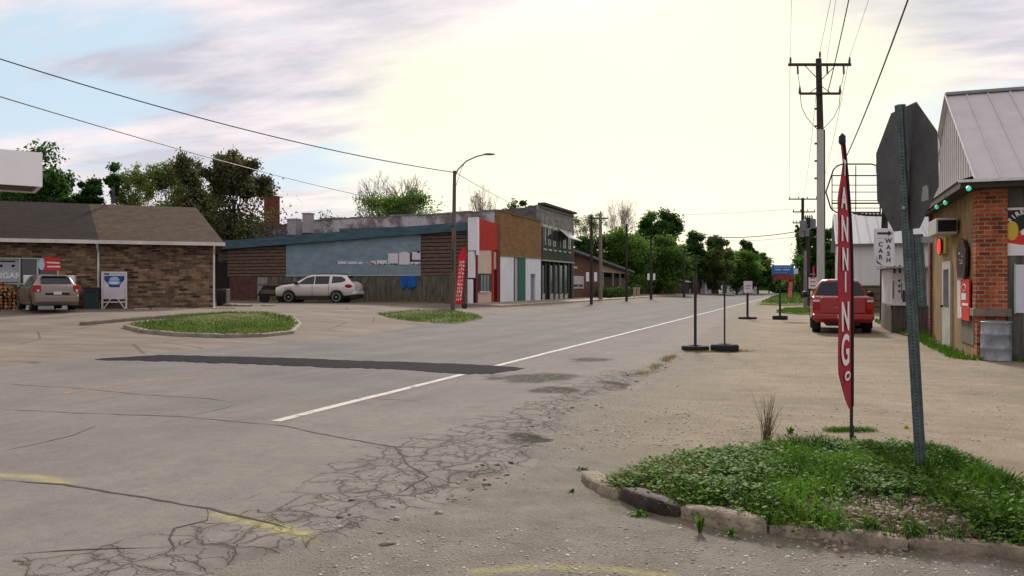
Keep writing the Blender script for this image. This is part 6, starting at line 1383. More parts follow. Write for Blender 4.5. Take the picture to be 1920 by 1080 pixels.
# car wash sign
zs_c = 32.5; x, y = at(1659.5, zs_c); cw = thing('car_wash_sign', 'white CAR WASH sign with a black arrow fixed to the dark mast', 'sign', (x, y, hz(464, zs_c)), TH)
hw_s = 18.7*zs_c/1500; hh_s = 36*zs_c/1500
q = MB(); q.box(-hw_s, hw_s, 0, .12, -hh_s, hh_s); q.build('panel', mat('sign_panel', (.62, .63, .66), .5, var=.05, dirt=.15), cw, bevel=.03)
flat('border', frame((0, -.002, 0), (1, 0, 0)), [(0, [(-hw_s+.06, hh_s*.48), (hw_s-.06, hh_s*.48), (hw_s-.06, hh_s*.51), (-hw_s+.06, hh_s*.51)]), (1, [(-.30, .53), (.14, .53), (.14, .46), (.30, .575), (.14, .69), (.14, .62), (-.30, .62)])], [mat('border_grey', (.45, .47, .50), .5), black_m], cw)
ink = mat('ink_blue', (.03, .045, .07), .5)
for word, cx, z0_ in (('CAR', -.17, .14), ('WASH', .15, .28)):
    for i, ch in enumerate(word): lettering('lettering', ch, .25, frame((cx, -.004, z0_-.02-i*.26), (1, 0, 0)), ink, cw, extr=.006, bold=.008)
flat('mark', frame((-.30, -.002, -.6), (1, 0, 0)), [(0, [(-.03, .25), (.0, .05), (.18, -.1), (.12, -.1), (-.03, -.02)])], [ink], cw)
# ---- sign stands in weighted tyres
tyre_m = mat('tyre_black', (.018, .018, .02), .85, var=.3, scale=8)
def tyre_flat(q, r, h, w=.5):
    q.smooth = True; pr = [(r*w, .0), (r*.93, 0), (r, h*.25), (r, h*.75), (r*.93, h), (r*w, h), (r*(w-.04), h*.8), (r*(w-.04), h*.2), (r*w, 0)]; n = 28
    vs = [(a*math.cos(2*math.pi*k/n), a*math.sin(2*math.pi*k/n), b) for a, b in pr for k in range(n)]
    q.add(vs, [(i*n+k, i*n+(k+1) % n, (i+1)*n+(k+1) % n, (i+1)*n+k) for i in range(len(pr)-1) for k in range(n)])
def stand(label, px, pyb, pyt, wpx, hpx, pole_r, sign=None):
    zc = EYE*1500/(pyb-538); x, y = at(px, zc); t = thing('sign_stand', label, 'sign stand', (x, y, zb(x, y)), TH, 'sign stands weighted with tyres'); r = wpx*zc/1500/2; h = hpx*zc/1500*.8
    q = MB(); tyre_flat(q, r, h); q.build('tyre', tyre_m, t); q = MB(); q.lathe([(r*.48, 0), (r*.48, h*.7)], 16); q.build('concrete_fill', stopm, t)
    H = hz(pyt, zc)-t.location.z; q = MB(); q.tube([(0, 0, h*.5), (0, 0, H)], pole_r, 8); q.build('post', black_m, t)
    return t, H, zc
t, H, zc_ = stand('dark thicker post in a flat tyre, nearer the road of the near pair', 1304, 657, 514, 51, 12, .034)
q = MB(); q.box(-.012, .012, -.2, .2, H-.3, H+.0); q.build('sign_plate', black_m, t)
t, H, zc_ = stand('dark thinner post in a thicker tyre, right one of the near pair', 1359, 658, 532, 52, 16, .02)
q = MB(); q.box(-.012, .012, -.15, .15, H-.22, H); q.build('sign_plate', black_m, t)
t, H, zc_ = stand('far tyre stand with a small white notice on its post', 1402, 598, 527, 34, 5, .055)
q = MB(); q.box(-.20, .20, -.09, -.06, H-.55, H); q.build('sign_plate', mat('notice_white', (.62, .55, .58), .6), t); q = MB(); q.box(-.14, .14, -.095, -.091, H-.24, H-.20); q.box(-.12, .12, -.095, -.091, H-.36, H-.33); q.build('print', mat('print_grey', (.2, .18, .2), .7), t)
t, H, zc_ = stand('far tyre stand carrying a wide blue and red sign', 1463, 599, 498, 28, 9, .05)
q = MB(); q.box(-.41, .60, -.10, -.06, H-.42, H+.02); q.build('sign_board', mat('sign_blue', (.02, .11, .36), .5, var=.1), t)
q = MB(); q.add([(-.40, -.10, H-.43), (.0, -.10, H-.35), (.58, -.10, H-.43), (.52, -.10, H-.66), (-.3, -.10, H-.66), (-.40, -.06, H-.43), (.0, -.06, H-.35), (.58, -.06, H-.43), (.52, -.06, H-.66), (-.3, -.06, H-.66)], [(0, 1, 2, 3, 4), (9, 8, 7, 6, 5), (2, 7, 8, 3), (3, 8, 9, 4), (4, 9, 5, 0)]); q.build('lower_board', mat('sign_rust', (.22, .035, .02), .6, var=.5, scale=8), t)
q = MB()
for i in range(9): q.box(-.3+i*.09, -.25+i*.09, -.104, -.101, H-.10, H-.05)
q.box(-.28, .02, -.104, -.101, H-.22, H-.16); q.box(.1, .42, -.104, -.101, H-.22, H-.16); q.box(-.25, .3, -.104, -.101, H-.33, H-.345); q.build('print', mat('print_ltblue', (.30, .45, .62), .6), t)
# ---- feather flags
def feather(name, label, px, pyb, zc, pyt, left, right, m, dirn, letters, sleeve, mound_z=0, cwave=.02):
    """left/right: lists (py, half offset) define cloth edges; dirn = unit vector (world xy) from pole to the free edge"""
    x, y = at(px, zc); z0 = zb(x, y); t = thing(name, label, 'flag', (x, y, z0)); H = hz(pyt, zc)-z0
    return t, H, z0
zf_ = 7.75; xf, yf = at(1598, zf_); z0 = zb(xf, yf); ff = thing('feather_flag', 'tall red TANNING feather flag on a black pole at the back of the verge', 'flag', (xf, yf, z0))
a_ = R(56); dcam = (-math.cos(a_), -math.sin(a_)); DU = Vector((dcam[0]*CS-dcam[1]*SN, dcam[0]*SN+dcam[1]*CS, 0))
Hf = hz(268, zf_)-z0; zl = lambda py: hz(py, zf_)-z0
# pole bows towards the free edge at the top
def pole_u(z):   # metres along DU
    t = max(0, (z-1.35)/(Hf-1.35)); return .02+.42*t**2.2
K_ = 50; pp = [DU*(pole_u(Hf*i/K_) if i else .02)+Vector((0, 0, Hf*i/K_)) for i in range(K_+1)]
q = MB(); q.smooth = True; q.tube(pp, [.016-.008*i/K_ for i in range(K_+1)], 8); q.build('pole', black_m, ff)
def free_u(z):
    tt = (Hf-z)/Hf
    if z > Hf-.25: return pole_u(z)+.13*math.sqrt(max(0, (Hf-z)/.25))
    zb_l = zl(755)
    w = .60
    if z < zl(690): w = .02+.58*max(0, (z-zl(768))/(zl(690)-zl(768)))**.65
    return max(min(w, pole_u(z)+.13+.9*(Hf-.25-z)), pole_u(z)+.03)
nr, ncx = 90, 12; zlo = zl(768); V = []
for i in range(nr+1):
    z = zlo+(Hf-.02-zlo)*i/nr; u0, u1 = pole_u(z)-.005, free_u(z)
    for j in range(ncx+1):
        s = j/ncx; wv = .003*math.sin(z*9+s*3)*s+.003*math.sin(z*3.1+s*5)*s; fold = 0
        u = u0+(u1-u0)*s; N = Vector((-DU.y, DU.x, 0)); V.append(DU*u+N*(wv+fold)+Vector((0, 0, z)))
F = [(i*(ncx+1)+j, i*(ncx+1)+j+1, (i+1)*(ncx+1)+j+1, (i+1)*(ncx+1)+j) for i in range(nr) for j in range(ncx)]
flagred = mat('flag_red', (.36, .012, .03), .7, var=.12, scale=2)
m_, t_, p_ = MATS['flag_red'], MATS['flag_red'].node_tree, MATS['flag_red'].node_tree.nodes['Principled BSDF']
q = MB(); q.smooth = True; q.add(V, F); cl = q.build('cloth', flagred, ff); so_ = cl.modifiers.new('thick', 'SOLIDIFY'); so_.thickness = .003
q = MB(); sp = [p for p in pp if p.z > zlo]; q.smooth = True; q.tube(sp, .022, 8, caps=False); q.build('sleeve', mat('sleeve_black', (.012, .012, .014), .8), ff)
q = MB(); q.lathe([(.0, .03), (.03, .0), (.032, -.06), (.02, -.08)], 10, Matrix.Translation(pp[-1])); q.build('tip', mat('tip_blue', (.02, .02, .05), .5), ff)
q = MB(); q.tube([(0, 0, -.15), (0, 0, .16)], .020, 8); q.build('ground_spike', black_m, ff)
N = Vector((-DU.y, DU.x, 0)); 
if N.dot(Vector((-xf, -yf, 0))) < 0: N = -N
letm = mat('flag_letter', (.80, .76, .72), .7, var=.05)
for ch, py, hp in (('T', 325, 30), ('A', 381, 42), ('N', 436, 50), ('N', 490, 44), ('I', 531, 40), ('N', 594, 58), ('G', 655, 62)):
    z = zl(py); u0, u1 = pole_u(z)+.03, free_u(z)-.03; sz = hp*zf_/1500; cu_ = u0+(u1-u0)*.56
    M = frame(DU*cu_+N*.010+Vector((0, 0, z)), -DU); fx_ = (u1-u0)/(sz*.98)
    lettering('lettering', ch, sz*1.25, M, letm, ff, extr=.002, bold=.008, sx=min(1.25, fx_*1.1))
z = zl(700); M = frame(DU*.27+N*.012+Vector((0, 0, z)), -DU); flat('logo', M, [(0, ell(0, 0, .12, .045)), (1, ell(0, 0, .08, .022))], [letm, flagred], ff)
# red flag by the lamp pole
def small_flag(label, px0, py0, px1, py1, zc, wpx, marks=True, group=None, m=None):
    """leans: foot (px0,py0) tip (px1,py1)"""
    x, y = at(px0, zc); z0 = T(x, y); t = thing('feather_flag', label, 'flag', (x, y, z0), TH, group); H = hz(py1, zc)-z0; dx = (px1-px0)*zc/1500; w = wpx*zc/1500/2
    q = MB(); q.tube([(w*.9, .0, -.05), (dx*.5+w*.95, 0, H*.5), (dx+w*.4, 0, H)], .025, 6); q.build('pole', black_m, t)
    pts = []; n = 14
    for i in range(n+1): s = i/n; pts.append((dx*s-w*(1 if s < .9 else 1-(s-.9)*8), H*(.06+.94*s)))
    for i in range(n, -1, -1): s = i/n; pts.append((dx*s+w*(.95 if s < .9 else .95-(s-.9)*4), H*(.06+.94*s)))
    q = MB(); q.prism(pts, lambda a, b: (a, -.02, b), lambda a, b: (a, .0, b)); q.build('cloth', m or mat('flag_bright', (.62, .012, .03), .6, var=.1), t)
    if marks:
        q = MB(); rg = random.Random(4)
        for i in range(11):
            s = .1+.66*i/10; cx, cz = dx*s, H*(.06+.94*s); a = w*.62; 
            for k in range(3): q.box(cx-a+k*a*.75, cx-a+k*a*.75+a*rg.uniform(.3, .55), -.032, -.021, cz-.09+rg.uniform(-.02, .02), cz+rg.uniform(.02, .09))
        q.build('print', mat('flag_print', (.75, .60, .55), .7), t)
    return t
small_flag('leaning red feather flag with white print beside the wooden lamp pole', 859, 574, 869, 465, 45, 15)
small_flag('thin red flag standing just left of the red truck', 1526, 560, 1526, 498, 48, 4, False)
small_flag('small red and white flag far away under the wide blue sign', 1481, 540, 1484, 520, 90, 10, True)
def board(label, px, py0, py1, wpx, zc, m):
    x, y = at(px, zc); t = thing('sign', label, 'sign', (x, y, T(x, y)), TH); w = wpx*zc/1500/2; q = MB(); q.box(-w, w, -.05, .0, hz(py1, zc), hz(py0, zc)); q.build('face', m, t); q = MB(); q.box(-w*.8, -w*.6, .0, .05, 0, hz(py0, zc)); q.box(w*.6, w*.8, .0, .05, 0, hz(py0, zc)); q.build('leg', black_m, t)
    q = MB()
    for i in range(4): q.box(-w*.7, w*.6, -.056, -.051, hz(py1, zc)+.12+i*.2, hz(py1, zc)+.19+i*.2)
    q.build('print', MATS['print_grey'], t)
board('small white printed board behind the left side of the red truck', 1524, 520, 541, 15, 42, MATS['notice_white'])
board('white far sign panel between the smaller utility poles', 1492, 504, 513, 9, 120, MATS['sign_white'])

# ---- perforated post and stop sign back
zp = 5.9; xb, yb_ = at(1731, zp); z0 = zb(xb, yb_); st = thing('stop_sign', 'octagonal stop sign seen from its grey back on a perforated green post', 'sign', (xb, yb_, z0))
xt, yt = at(1688, zp-.03); top = Vector((xt-xb, yt-yb_, hz(198, zp)-z0)); basev = Vector((0, 0, -.2))
a_ = R(90); dc = (math.cos(a_), -math.sin(a_)); SD_ = Vector((dc[0]*CS-dc[1]*SN, dc[0]*SN+dc[1]*CS, 0))   # sign plane direction, towards viewer
axis = (top-Vector((0, 0, 0))).normalized(); NB = SD_.cross(Vector((0, 0, 1))); NB = NB if NB.dot(Vector((-xb, -yb_, 0))) > 0 else -NB
# post: hat channel, flanges parallel to a face turned to the viewer's left
fcd = R(38); fd = (math.cos(fcd), -math.sin(fcd)); FD = Vector((fd[0]*CS-fd[1]*SN, fd[0]*SN+fd[1]*CS, 0)); FN = FD.cross(axis).normalized()
FN = FN if FN.dot(Vector((-xb, -yb_, 0))) > 0 else -FN
green_post = mat('post_green', (.10, .135, .135), .5, .2, var=.3, scale=14, dirt=.15)
def channel(q, p0, p1, k=1.0, off=Vector((0, 0, 0))):
    ax = (p1-p0); L_ = ax.length; ax.normalize(); pf = [(-.040, .0), (-.020, .0), (-.016, .028), (.016, .028), (.020, .0), (.040, .0), (.040, -.004), (.024, -.004), (.020, .022), (-.020, .022), (-.024, -.004), (-.040, -.004)]
    P = [FD*a*k+FN*b*k+off for a, b in pf]; n = len(P); q.add([p0+p for p in P]+[p1+p for p in P], [tuple(range(n))[::-1], tuple(range(n, 2*n))]+[(i, (i+1) % n, n+(i+1) % n, n+i) for i in range(n)])
q = MB(); channel(q, basev, top, .95); q.build('post', green_post, st)
q = MB(); L_ = (top-basev).length; n = int(L_/.0254)
for i in range(8, n-1):
    c_ = basev+(top-basev)*(i/n)+FN*.0270; r = .0062; A = FD*r; B = axis*r
    q.add([c_+A*math.cos(t)+B*math.sin(t)+FN*e for e in (0, .0008) for t in [k*math.pi/4 for k in range(8)]], [tuple(range(8, 16))]+[(k, (k+1) % 8, 8+(k+1) % 8, 8+k) for k in range(8)])
q.build('holes', black_m, st)
# lower splice post standing behind
q = MB(); o_ = FN*-.034+FD*.06
channel(q, basev+(top-basev)*((hz(575, zp)-z0+.2)/(top.z+.2)), basev+(top-basev)*((hz(440, zp)-z0+.2)/(top.z+.2)), .95, o_); q.build('splice_post', green_post, st)
q = MB()
for i in range(int(n*(hz(570, zp)-z0+.2)/(top.z+.2)), int(n*(hz(445, zp)-z0+.2)/(top.z+.2))):
    c_ = basev+(top-basev)*(i/n)+FN*.0270+o_; r = .0058; A = FD*r; B = axis*r
    q.add([c_+A*math.cos(t)+B*math.sin(t)+FN*e for e in (0, .0008) for t in [k*math.pi/4 for k in range(8)]], [tuple(range(8, 16))]+[(k, (k+1) % 8, 8+(k+1) % 8, 8+k) for k in range(8)])
q.build('splice_holes', black_m, st)
pc = Vector((0, 0, 0))+top*((hz(315, zp)-z0)/top.z); Rr = .914/2/math.cos(R(22.5))
UP = (Vector((0, 0, 1))*.998+SD_*-.05).normalized()
back = mat('sign_back', (.062, .062, .058), .55, .3, var=.25, scale=5, bump=.15, dirt=.1)
cS = pc-NB*.03-SD_*.05
vs = [cS+SD_*(Rr*math.cos(R(22.5+45*k)))+UP*(Rr*math.sin(R(22.5+45*k))) for k in range(8)]
q = MB(); q.add([v for v in vs]+[v-NB*.003 for v in vs], [tuple(range(8)), tuple(range(8, 16))[::-1]]+[(i, (i+1) % 8, 8+(i+1) % 8, 8+i) for i in range(8)]); q.build('sign_plate', back, st)
vs2 = [cS-NB*.004+(v-cS)*.999 for v in vs]
q = MB(); q.add(vs2+[v-NB*.0006 for v in vs2], [tuple(range(8)), tuple(range(8, 16))[::-1]]+[(i, (i+1) % 8, 8+(i+1) % 8, 8+i) for i in range(8)]); q.build('face_sheet', rd, st)
lettering('lettering', 'STOP', .40, frame(cS-NB*.006, -SD_ if SD_.cross(Vector((0, 0, 1))).dot(-NB) < 0 else SD_), wpaint, st, extr=.001, bold=.01)
# sticker on back
sc_ = cS+SD_*.28-UP*.22+NB*.001
q = MB(); q.add([sc_+SD_*a+UP*b for a, b in ((-.05, -.05), (.05, -.05), (.05, .04), (.02, .06), (-.03, .05))], [(0, 1, 2, 3, 4)]); q.build('sticker', mat('sticker', (.28, .28, .27), .6), st)
q = MB(); bc = pc+SD_*.03
for s in (.3, -.3):
    q.lathe([(.014, 0), (.014, .012), (.007, .016)], 8, Matrix.Translation(pc+UP*s+FN*.03) @ FN.to_track_quat('Z', 'Y').to_matrix().to_4x4())
q.build('bolt', grey_metal, st)
q = MB(); zq_ = pc-UP*.46
q.box(-.06, .10, -.004, .004, -.045, .0, Matrix.Translation(basev+(top-basev)*((hz(445, zp)-z0+.2)/(top.z+.2))+o_) @ FD.to_track_quat('X', 'Z').to_matrix().to_4x4()); q.build('clamp', grey_metal, st)

# ================================================================ vehicles
def loft_car(st, n=60):
    """st rows: x, zb, zbelt, ztop, half width low, half width at top"""
    xs_ = [s[0] for s in st]; A = np.array(st)
    def at_x(x): return [float(np.interp(-x, -A[:, 0], A[:, k])) for k in range(1, 6)]
    def ring(x):
        zb_, zt, zr_, wl, wr = at_x(x); zm_ = zb_+(zt-zb_)*.55
        return [(0, zb_), (wl*.86, zb_), (wl*.97, zb_+.08), (wl, zm_), (wl*.975, zt-.03), (wl*.955, zt), (wr+(wl*.955-wr)*.12, zt+(zr_-zt)*.84), (wr*.93, zt+(zr_-zt)*.95), (wr*.6, zr_-.005*(1 if zr_ > zt else 0)), (0, zr_)]
    return at_x, ring
def surf_y(at_x, x, z):
    zb_, zt, zr_, wl, wr = at_x(x)
    if z <= zt: return wl*.975
    k = (z-zt)/max(.01, (zr_-zt)*.84); return wl*.955+(wr+(wl*.955-wr)*.12-wl*.955)*min(1, k)
def make_vehicle(root, st, wheels, wr, paint, glass_side, glass_top, wm, tyre_w=.21, hub=.62, spokes=5, cladding=None):
    at_x, ring = loft_car(st); X = sorted(set(list(np.linspace(st[0][0], st[-1][0], 64))+[s[0] for s in st]), reverse=True)
    q = MB(); q.smooth = True; rings = []
    for x in X:
        r = ring(x); rings.append([(x, y, z) for y, z in r]+[(x, -y, z) for y, z in r[-2:0:-1]])
    k = len(rings[0]); vs = [v for r in rings for v in r]; fs = [(i*k+j, i*k+(j+1) % k, (i+1)*k+(j+1) % k, (i+1)*k+j) for i in range(len(X)-1) for j in range(k)]+[tuple(range(k)), tuple((len(X)-1)*k+j for j in range(k))]
    q.add(vs, fs); body = q.build('body', [paint, tyre_m], root)
    # cut the wheel arches
    c = MB()
    for wx in wheels:
        for s in (-1, 1): c.lathe([(wr*1.17, -.24), (wr*1.17, .4)], 28, Matrix.Translation((wx, s*(at_x(wx)[3]-.02), wr)) @ Matrix.Rotation(R(-90*s), 4, 'X'))
    cut = c.build('cut', tyre_m); bo = body.modifiers.new('b', 'BOOLEAN'); bo.object = cut; bo.operation = 'DIFFERENCE'; bo.solver = 'EXACT'
    cut.parent = root
    bpy.context.view_layer.update(); dg = bpy.context.evaluated_depsgraph_get(); me = bpy.data.meshes.new_from_object(body.evaluated_get(dg)); body.modifiers.clear(); body.data = me
    bpy.data.objects.remove(cut)
    me.materials.clear(); me.materials.append(paint)
    me.polygons.foreach_set('material_index', [0]*len(me.polygons))
    me.polygons.foreach_set('use_smooth', [abs(p.normal.y) < .9999 or p.area < .05 for p in me.polygons])
    for wx in wheels:
        for s in (-1, 1):
            wy = s*(at_x(wx)[3]-.02); M = Matrix.Translation((wx, wy, wr)) @ Matrix.Rotation(R(-90*s), 4, 'X')
            w = bpy.data.objects.new('wheel', None); COL.objects.link(w); w.parent = root; w.location = (0, 0, 0)
            q = MB(); q.smooth = True; q.lathe([(wr*hub, -tyre_w), (wr*.93, -tyre_w), (wr, -tyre_w*.8), (wr, -.03), (wr*.95, .0), (wr*hub, .005)], 28, M); q.build('tyre', tyre_m, w)
            q = MB(); q.smooth = False; q.lathe([(wr*hub*.99, -.04), (wr*hub*.99, .007), (wr*hub*.86, .007), (wr*hub*.84, -.03)], 24, M)
            for i in range(spokes):
                a = 2*math.pi*i/spokes; q.box(.02, wr*hub*.88, -.032*wr/.35, .032*wr/.35, -.03, .004, M @ Matrix.Rotation(a, 4, 'Z'))
            q.lathe([(.06, -.03), (.055, .01), (.02, .013)], 12, M); q.build('rim', wm, w)
            q = MB(); q.lathe([(wr*1.16, -.245), (wr*1.16, -.243)], 20, M); q.build('wheel_well', shadow_in, root)
    gl = glassmat('car_glass', (.012, .014, .016), .04)
    for poly in glass_side:      # list of (x, zbottom, ztop)
        for s in (-1, 1):
            n = 8; V = []
            for i in range(n+1):
                t = i/n*(len(poly)-1); j = min(int(t), len(poly)-2); f = t-j; x = poly[j][0]+(poly[j+1][0]-poly[j][0])*f; z0_ = poly[j][1]+(poly[j+1][1]-poly[j][1])*f; z1_ = poly[j][2]+(poly[j+1][2]-poly[j][2])*f
                for z in (z0_, (z0_+z1_)/2, z1_): V.append((x, s*(surf_y(at_x, x, z)+.008), z))
            q = MB(); q.smooth = True; q.add(V, [(i*3+j, i*3+j+1, (i+1)*3+j+1, (i+1)*3+j) for i in range(n) for j in range(2)]); q.build('window', gl, root)
    for x0, x1, kw in glass_top:
        V = []; n = 6
        for i in range(n+1):
            x = x0+(x1-x0)*i/n; b = at_x(x); a2 = at_x(x+.03); sl_ = (a2[2]-b[2])/.03; nn = Vector((-sl_, 0, 1)).normalized()*.012
            for j in range(7): yk = -1+j/3; y = yk*b[4]*kw; r = ring(x); z = float(np.interp(abs(y), [r[9][0], r[8][0], r[7][0], r[6][0]], [r[9][1], r[8][1], r[7][1], r[6][1]])); V.append((x+nn.x, y, z+nn.z))
        q = MB(); q.smooth = True; q.add(V, [(i*7+j, i*7+j+1, (i+1)*7+j+1, (i+1)*7+j) for i in range(n) for j in range(6)]); q.build('windscreen' if x0 > 0 else 'rear_window', gl, root)
    return at_x
def carpaint(name, col, metal=.3):
    m = mat(name, col, .28, metal, var=.04, scale=1.5, spec=.5, dirt=.08); p = m.node_tree.nodes['Principled BSDF']; p.inputs['Coat Weight'].default_value = .6; p.inputs['Coat Roughness'].default_value = .08; return m
alloy = mat('alloy', (.55, .55, .55), .3, .7, var=.05)
lampr = mat('tail_red', (.34, .012, .012), .15, var=.1); lampw = mat('lamp_white', (.60, .58, .55), .15, var=.05); plate = mat('plate_white', (.62, .62, .62), .5, var=.04)
# grey hatchback
hp_ = R(41); zc_h = 34.6; cxp = -0.568*34.9; 
x, y = at(960-.562*1500+0, 35.0); x, y = at(86, 32.3)
hb_ = thing('hatchback', 'beige grey hatchback car parked nose in at the store, seen from behind', 'car', (x, y, T(x, y)+.03), TH+R(90)+hp_)
hb_.scale = (.92, .92, .92); hb_.location.z += .1
hp = carpaint('paint_beige', (.21, .17, .14))
st_h = [(2.2, .34, .58, .62, .60, .52), (2.12, .24, .70, .76, .76, .68), (1.7, .2, .84, .92, .85, .74), (1.1, .2, .92, 1.02, .87, .72), (.95, .2, .94, 1.07, .875, .70), (.3, .2, .95, 1.44, .875, .62), (0, .2, .96, 1.51, .875, .62), (-.6, .2, .98, 1.53, .875, .62), (-1.3, .2, 1.01, 1.49, .875, .60), (-1.62, .2, 1.03, 1.44, .87, .58), (-1.98, .2, 1.04, 1.10, .85, .62), (-2.14, .24, .98, 1.02, .82, .62), (-2.2, .34, .72, .76, .76, .6)]
ax_ = make_vehicle(hb_, st_h, (1.3, -1.32), .33, hp, [[(.72, 1.0, 1.02), (.3, .99, 1.34), (.02, .99, 1.40)], [(-.06, .99, 1.41), (-.75, 1.02, 1.42)], [(-.82, 1.03, 1.41), (-1.35, 1.08, 1.26)]], [(.85, .12, .88), (-1.66, -1.95, .93)], alloy, spokes=5)
def hb_box(root, name, x0, x1, y0, y1, z0, z1, m, bev=.02):
    q = MB(); q.box(x0, x1, y0, y1, z0, z1); return q.build(name, m, root, bevel=bev)
for s in (-1, 1):
    hb_box(hb_, 'taillight', -2.22, -1.90, s*.73-.125, s*.73+.125, .78, 1.07, lampr, .04)
    q = MB(); q.lathe([(.055, 0), (.05, .02)], 12, Matrix.Translation((-2.225, s*.72, .84)) @ Matrix.Rotation(R(-90), 4, 'Y')); q.build('reverse_light', lampw, hb_)
    hb_box(hb_, 'mirror', .62, .82, s*.92-.07, s*.92+.07, .96, 1.08, hp, .03)
hb_box(hb_, 'rear_bumper', -2.27, -2.0, -.80, .80, .33, .63, hp, .06); hb_box(hb_, 'plate_recess', -2.215, -2.18, -.45, .45, .66, .74, shadow_in, .005); hb_box(hb_, 'number_plate', -2.23, -2.205, -.15, .15, .67, .80, plate, .005)
hb_box(hb_, 'spoiler', -1.72, -1.52, -.5, .5, 1.44, 1.475, hp, .015); hb_box(hb_, 'handle', -.25, -.08, .875, .895, .86, .89, hp, .008)
# white suv
x, y = at(598, 49.8); sv = thing('suv', 'white suv parked side on in front of the long boarded wall', 'car', (x, y, T(x, y)+.02), TH+R(90)+R(84))
sp_ = carpaint('paint_pearl', (.72, .68, .64), .1)
st_s = [(2.55, .50, .80, .84, .66, .56), (2.47, .42, .92, .98, .84, .74), (2.1, .42, 1.02, 1.10, .95, .82), (1.5, .42, 1.08, 1.18, .99, .84), (1.3, .42, 1.10, 1.22, 1.0, .84), (.55, .42, 1.12, 1.66, 1.0, .72), (.25, .42, 1.13, 1.75, 1.0, .72), (-.5, .42, 1.14, 1.79, 1.0, .72), (-1.5, .42, 1.18, 1.77, 1.0, .70), (-2.0, .44, 1.22, 1.70, .99, .68), (-2.36, .48, 1.22, 1.26, .95, .74), (-2.5, .52, 1.14, 1.18, .92, .74), (-2.55, .56, .90, .94, .86, .70)]
make_vehicle(sv, st_s, (1.6, -1.42), .385, sp_, [[(.98, 1.17, 1.20), (.55, 1.17, 1.55), (.1, 1.17, 1.65), (.0, 1.17, 1.66)], [(-.06, 1.17, 1.66), (-.95, 1.19, 1.66)], [(-1.12, 1.22, 1.66), (-1.7, 1.28, 1.63), (-1.95, 1.36, 1.48)]], [(1.15, .42, .9), (-2.04, -2.30, .95)], alloy, spokes=7, hub=.68)
for s in (-1, 1):
    q = MB(); q.smooth = True; q.lathe([(.02, -.26), (.11, -.1), (.125, .05), (.08, .2), (.01, .25)], 14, Matrix.Translation((-2.18, s*.955, 1.05)) @ Matrix.Rotation(R(90), 4, 'Y') @ Matrix.Diagonal((1, .45, 1, 1))); q.build('taillight', lampr, sv)
    hb_box(sv, 'mirror', .95, 1.18, s*1.06-.09, s*1.06+.09, 1.14, 1.30, black_m, .03)
    hb_box(sv, 'sill', -1.0, 1.15, s*.95-.06, s*.95+.03, .22, .418, mat('grey_trim', (.03, .03, .03), .6), .015)
    hb_box(sv, 'roof_rail', -1.75, .0, s*.66-.015, s*.66+.015, 1.775, 1.82, black_m, .01)
    hb_box(sv, 'door_seam', .085, .10, s*.995-.006, s*.995+.009, .4, 1.13, black_m, 0); hb_box(sv, 'door_seam', -.96, -.945, s*.995-.006, s*.995+.009, .4, 1.13, black_m, 0)
    hb_box(sv, 'handle', -.35, -.15, s*1.0-.01, s*1.0+.02, 1.0, 1.03, sp_, .008); hb_box(sv, 'handle', -.95+.2, -.95+.4, s*1.0-.01, s*1.0+.02, 1.01, 1.04, sp_, .008) if False else None
hb_box(sv, 'under_body', -2.2, 2.2, -.7, .7, .24, .419, shadow_in, 0); hb_box(sv, 'front_lip', 2.2, 2.52, -.8, .8, .26, .42, black_m, .04); hb_box(sv, 'rear_bumper', -2.64, -2.25, -.92, .92, .52, .74, sp_, .08); hb_box(sv, 'lower_bumper', -2.60, -2.2, -.88, .88, .28, .518, black_m, .05); hb_box(sv, 'number_plate', -2.60, -2.56, -.16, .16, .80, .93, plate, .005)
hb_box(sv, 'spoiler', -2.18, -1.95, -.62, .62, 1.69, 1.725, sp_, .015)
# red pickup
x, y = at(1572.5, 27.9); tk = thing('pickup_truck', 'red pickup truck parked on the gravel lot, seen from behind', 'truck', (x, y, zb(x, y)), R(90)+R(1.5))
rp = carpaint('paint_red', (.34, .007, .007), .05)
st_t = [(2.45, .45, .86, .90, .78, .70), (2.35, .36, .98, 1.02, .86, .78), (1.6, .34, 1.08, 1.12, .90, .80), (1.1, .34, 1.12, 1.16, .91, .78), (.5, .34, 1.14, 1.68, .92, .62), (.2, .34, 1.15, 1.77, .92, .60), (-.5, .34, 1.16, 1.78, .92, .60), (-.72, .34, 1.16, 1.74, .92, .60), (-.86, .34, 1.17, 1.20, .92, .84), (-.95, .34, 1.16, 1.17, .92, .86), (-2.42, .36, 1.18, 1.19, .92, .86), (-2.47, .45, 1.12, 1.13, .88, .84)]
make_vehicle(tk, st_t, (1.55, -1.45), .36, rp, [[(.62, 1.19, 1.24), (.3, 1.19, 1.62), (-.05, 1.19, 1.66)], [(-.12, 1.19, 1.66), (-.62, 1.20, 1.62)]], [(.95, .35, .9), (-.735, -.852, .95)], mat('steel_wheel', (.25, .25, .25), .5, .5), spokes=6, tyre_w=.26)
q = MB(); q.box(-2.40, -.97, -.80, .80, 1.195, 1.20); q.build('bed_cover', mat('bed_dark', (.03, .01, .01), .6), tk)
hb_box(tk, 'tailgate', -2.495, -2.46, -.66, .66, .66, 1.17, rp, .02); hb_box(tk, 'tailgate_strip', -2.502, -2.494, -.25, .25, .84, .855, mat('strip_pale', (.6, .3, .28), .4), 0)
hb_box(tk, 'rear_bumper', -2.62, -2.40, -.90, .90, .46, .64, rp, .03); hb_box(tk, 'number_plate', -2.635, -2.62, -.17, .17, .49, .63, plate, .004)
hb_box(tk, 'under_bumper', -2.4, 2.0, -.5, .5, .25, .40, black_m, .02)
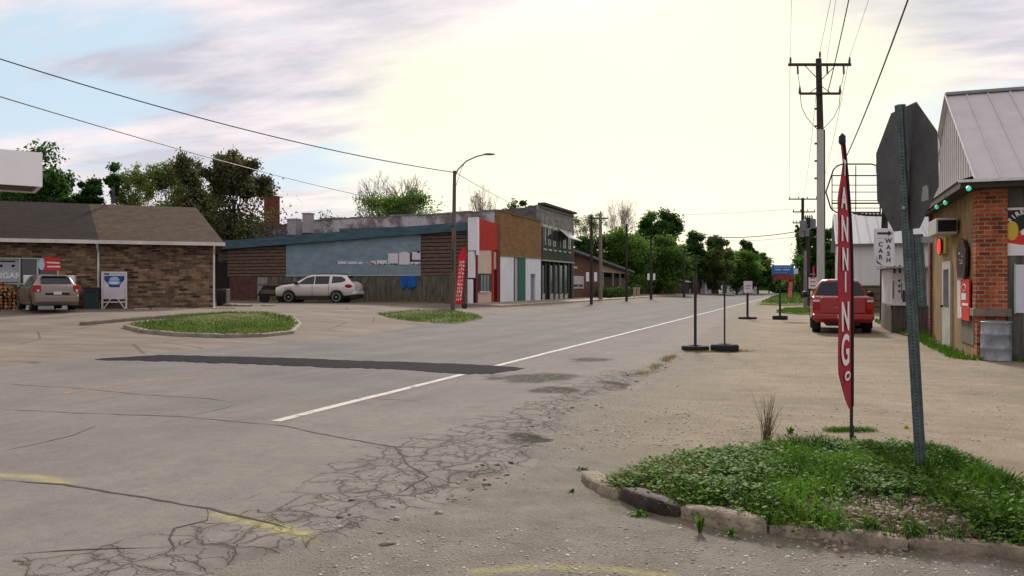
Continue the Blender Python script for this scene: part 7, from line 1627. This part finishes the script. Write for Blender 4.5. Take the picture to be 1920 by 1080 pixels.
for s in (-1, 1):
    hb_box(tk, 'taillight', -2.50, -2.38, s*.80-.11, s*.80+.11, .78, 1.08, lampr, .02); hb_box(tk, 'reverse_light', -2.51, -2.48, s*.79-.09, s*.79+.09, 1.02, 1.09, lampw, .01)
    q = MB(); q.smooth = True; q.lathe([(.01, -.04), (.11, -.03), (.12, .03), (.02, .06)], 14, Matrix.Translation((.55, s*1.08, 1.24)) @ Matrix.Rotation(R(90), 4, 'Y')); q.tube([(.55, s*.9, 1.18), (.55, s*1.05, 1.2)], .02, 6); q.build('mirror', black_m, tk)
    q = MB(); q.box(-1.75, -1.7, s*.8-.13, s*.8+.13, .16, .55); q.build('mud_flap', tyre_m, tk)
# dark trailer bits behind the suv
x, y = at(515, 50); tr = thing('utility_trailer', 'dark low utility trailer with a sloping load standing in front of the suv nose', 'trailer', (x, y, T(x, y)), TH+R(5))
q = MB(); q.box(-.9, .9, -.6, .6, .45, .52); q.hexa([(-.95, -.62, .52), (1.0, -.62, .52), (1.0, .62, .52), (-.95, .62, .52)], [(-.6, -.5, 1.1), (1.3, -.5, 1.35), (1.3, .5, 1.35), (-.6, .5, 1.1)]); q.build('body', mat('trailer_dark', (.045, .035, .028), .8, var=.5, scale=3), tr)
q = MB(); q.box(-.98, 1.35, -.66, -.625, 1.1, 1.2); q.box(-.7, .6, -.66, -.625, .6, .85); q.build('rail', mat('trailer_board', (.15, .12, .09), .9, var=.3), tr)
for s in (-.5, .6):
    q = MB(); q.lathe([(.15, -.1), (.3, -.1), (.3, .1), (.15, .1)], 18, Matrix.Translation((s, -.66, .3)) @ Matrix.Rotation(R(90), 4, 'X')); q.build('wheel', tyre_m, tr)
# small barrel planter on the left pavement
x, y = at(871, 44); q = MB(); q.lathe([(.12, 0), (.15, .15), (.15, .3), (.12, .35)], 12, Matrix.Translation((x, y, T(x, y)))); tag(q.build('stump', wood_d), 'short dark wooden stump at the end of the lamp pole verge', 'stump')
for i, px in enumerate((1190, 1197)):
    X = -18.2; Y = onX(px, X); q = MB(); q.box(X-.14, X+.14, Y-.14, Y+.14, T(X, Y), T(X, Y)+1.0); q.box(X-.18, X+.18, Y-.18, Y+.18, T(X, Y)+1.0, T(X, Y)+1.15); tag(q.build('post', mat('stone_post', (.42, .34, .24), .9), bevel=.01), ('left', 'right')[i]+' of two short stone posts under the round dark bush', 'post', 'stone posts by the bush')
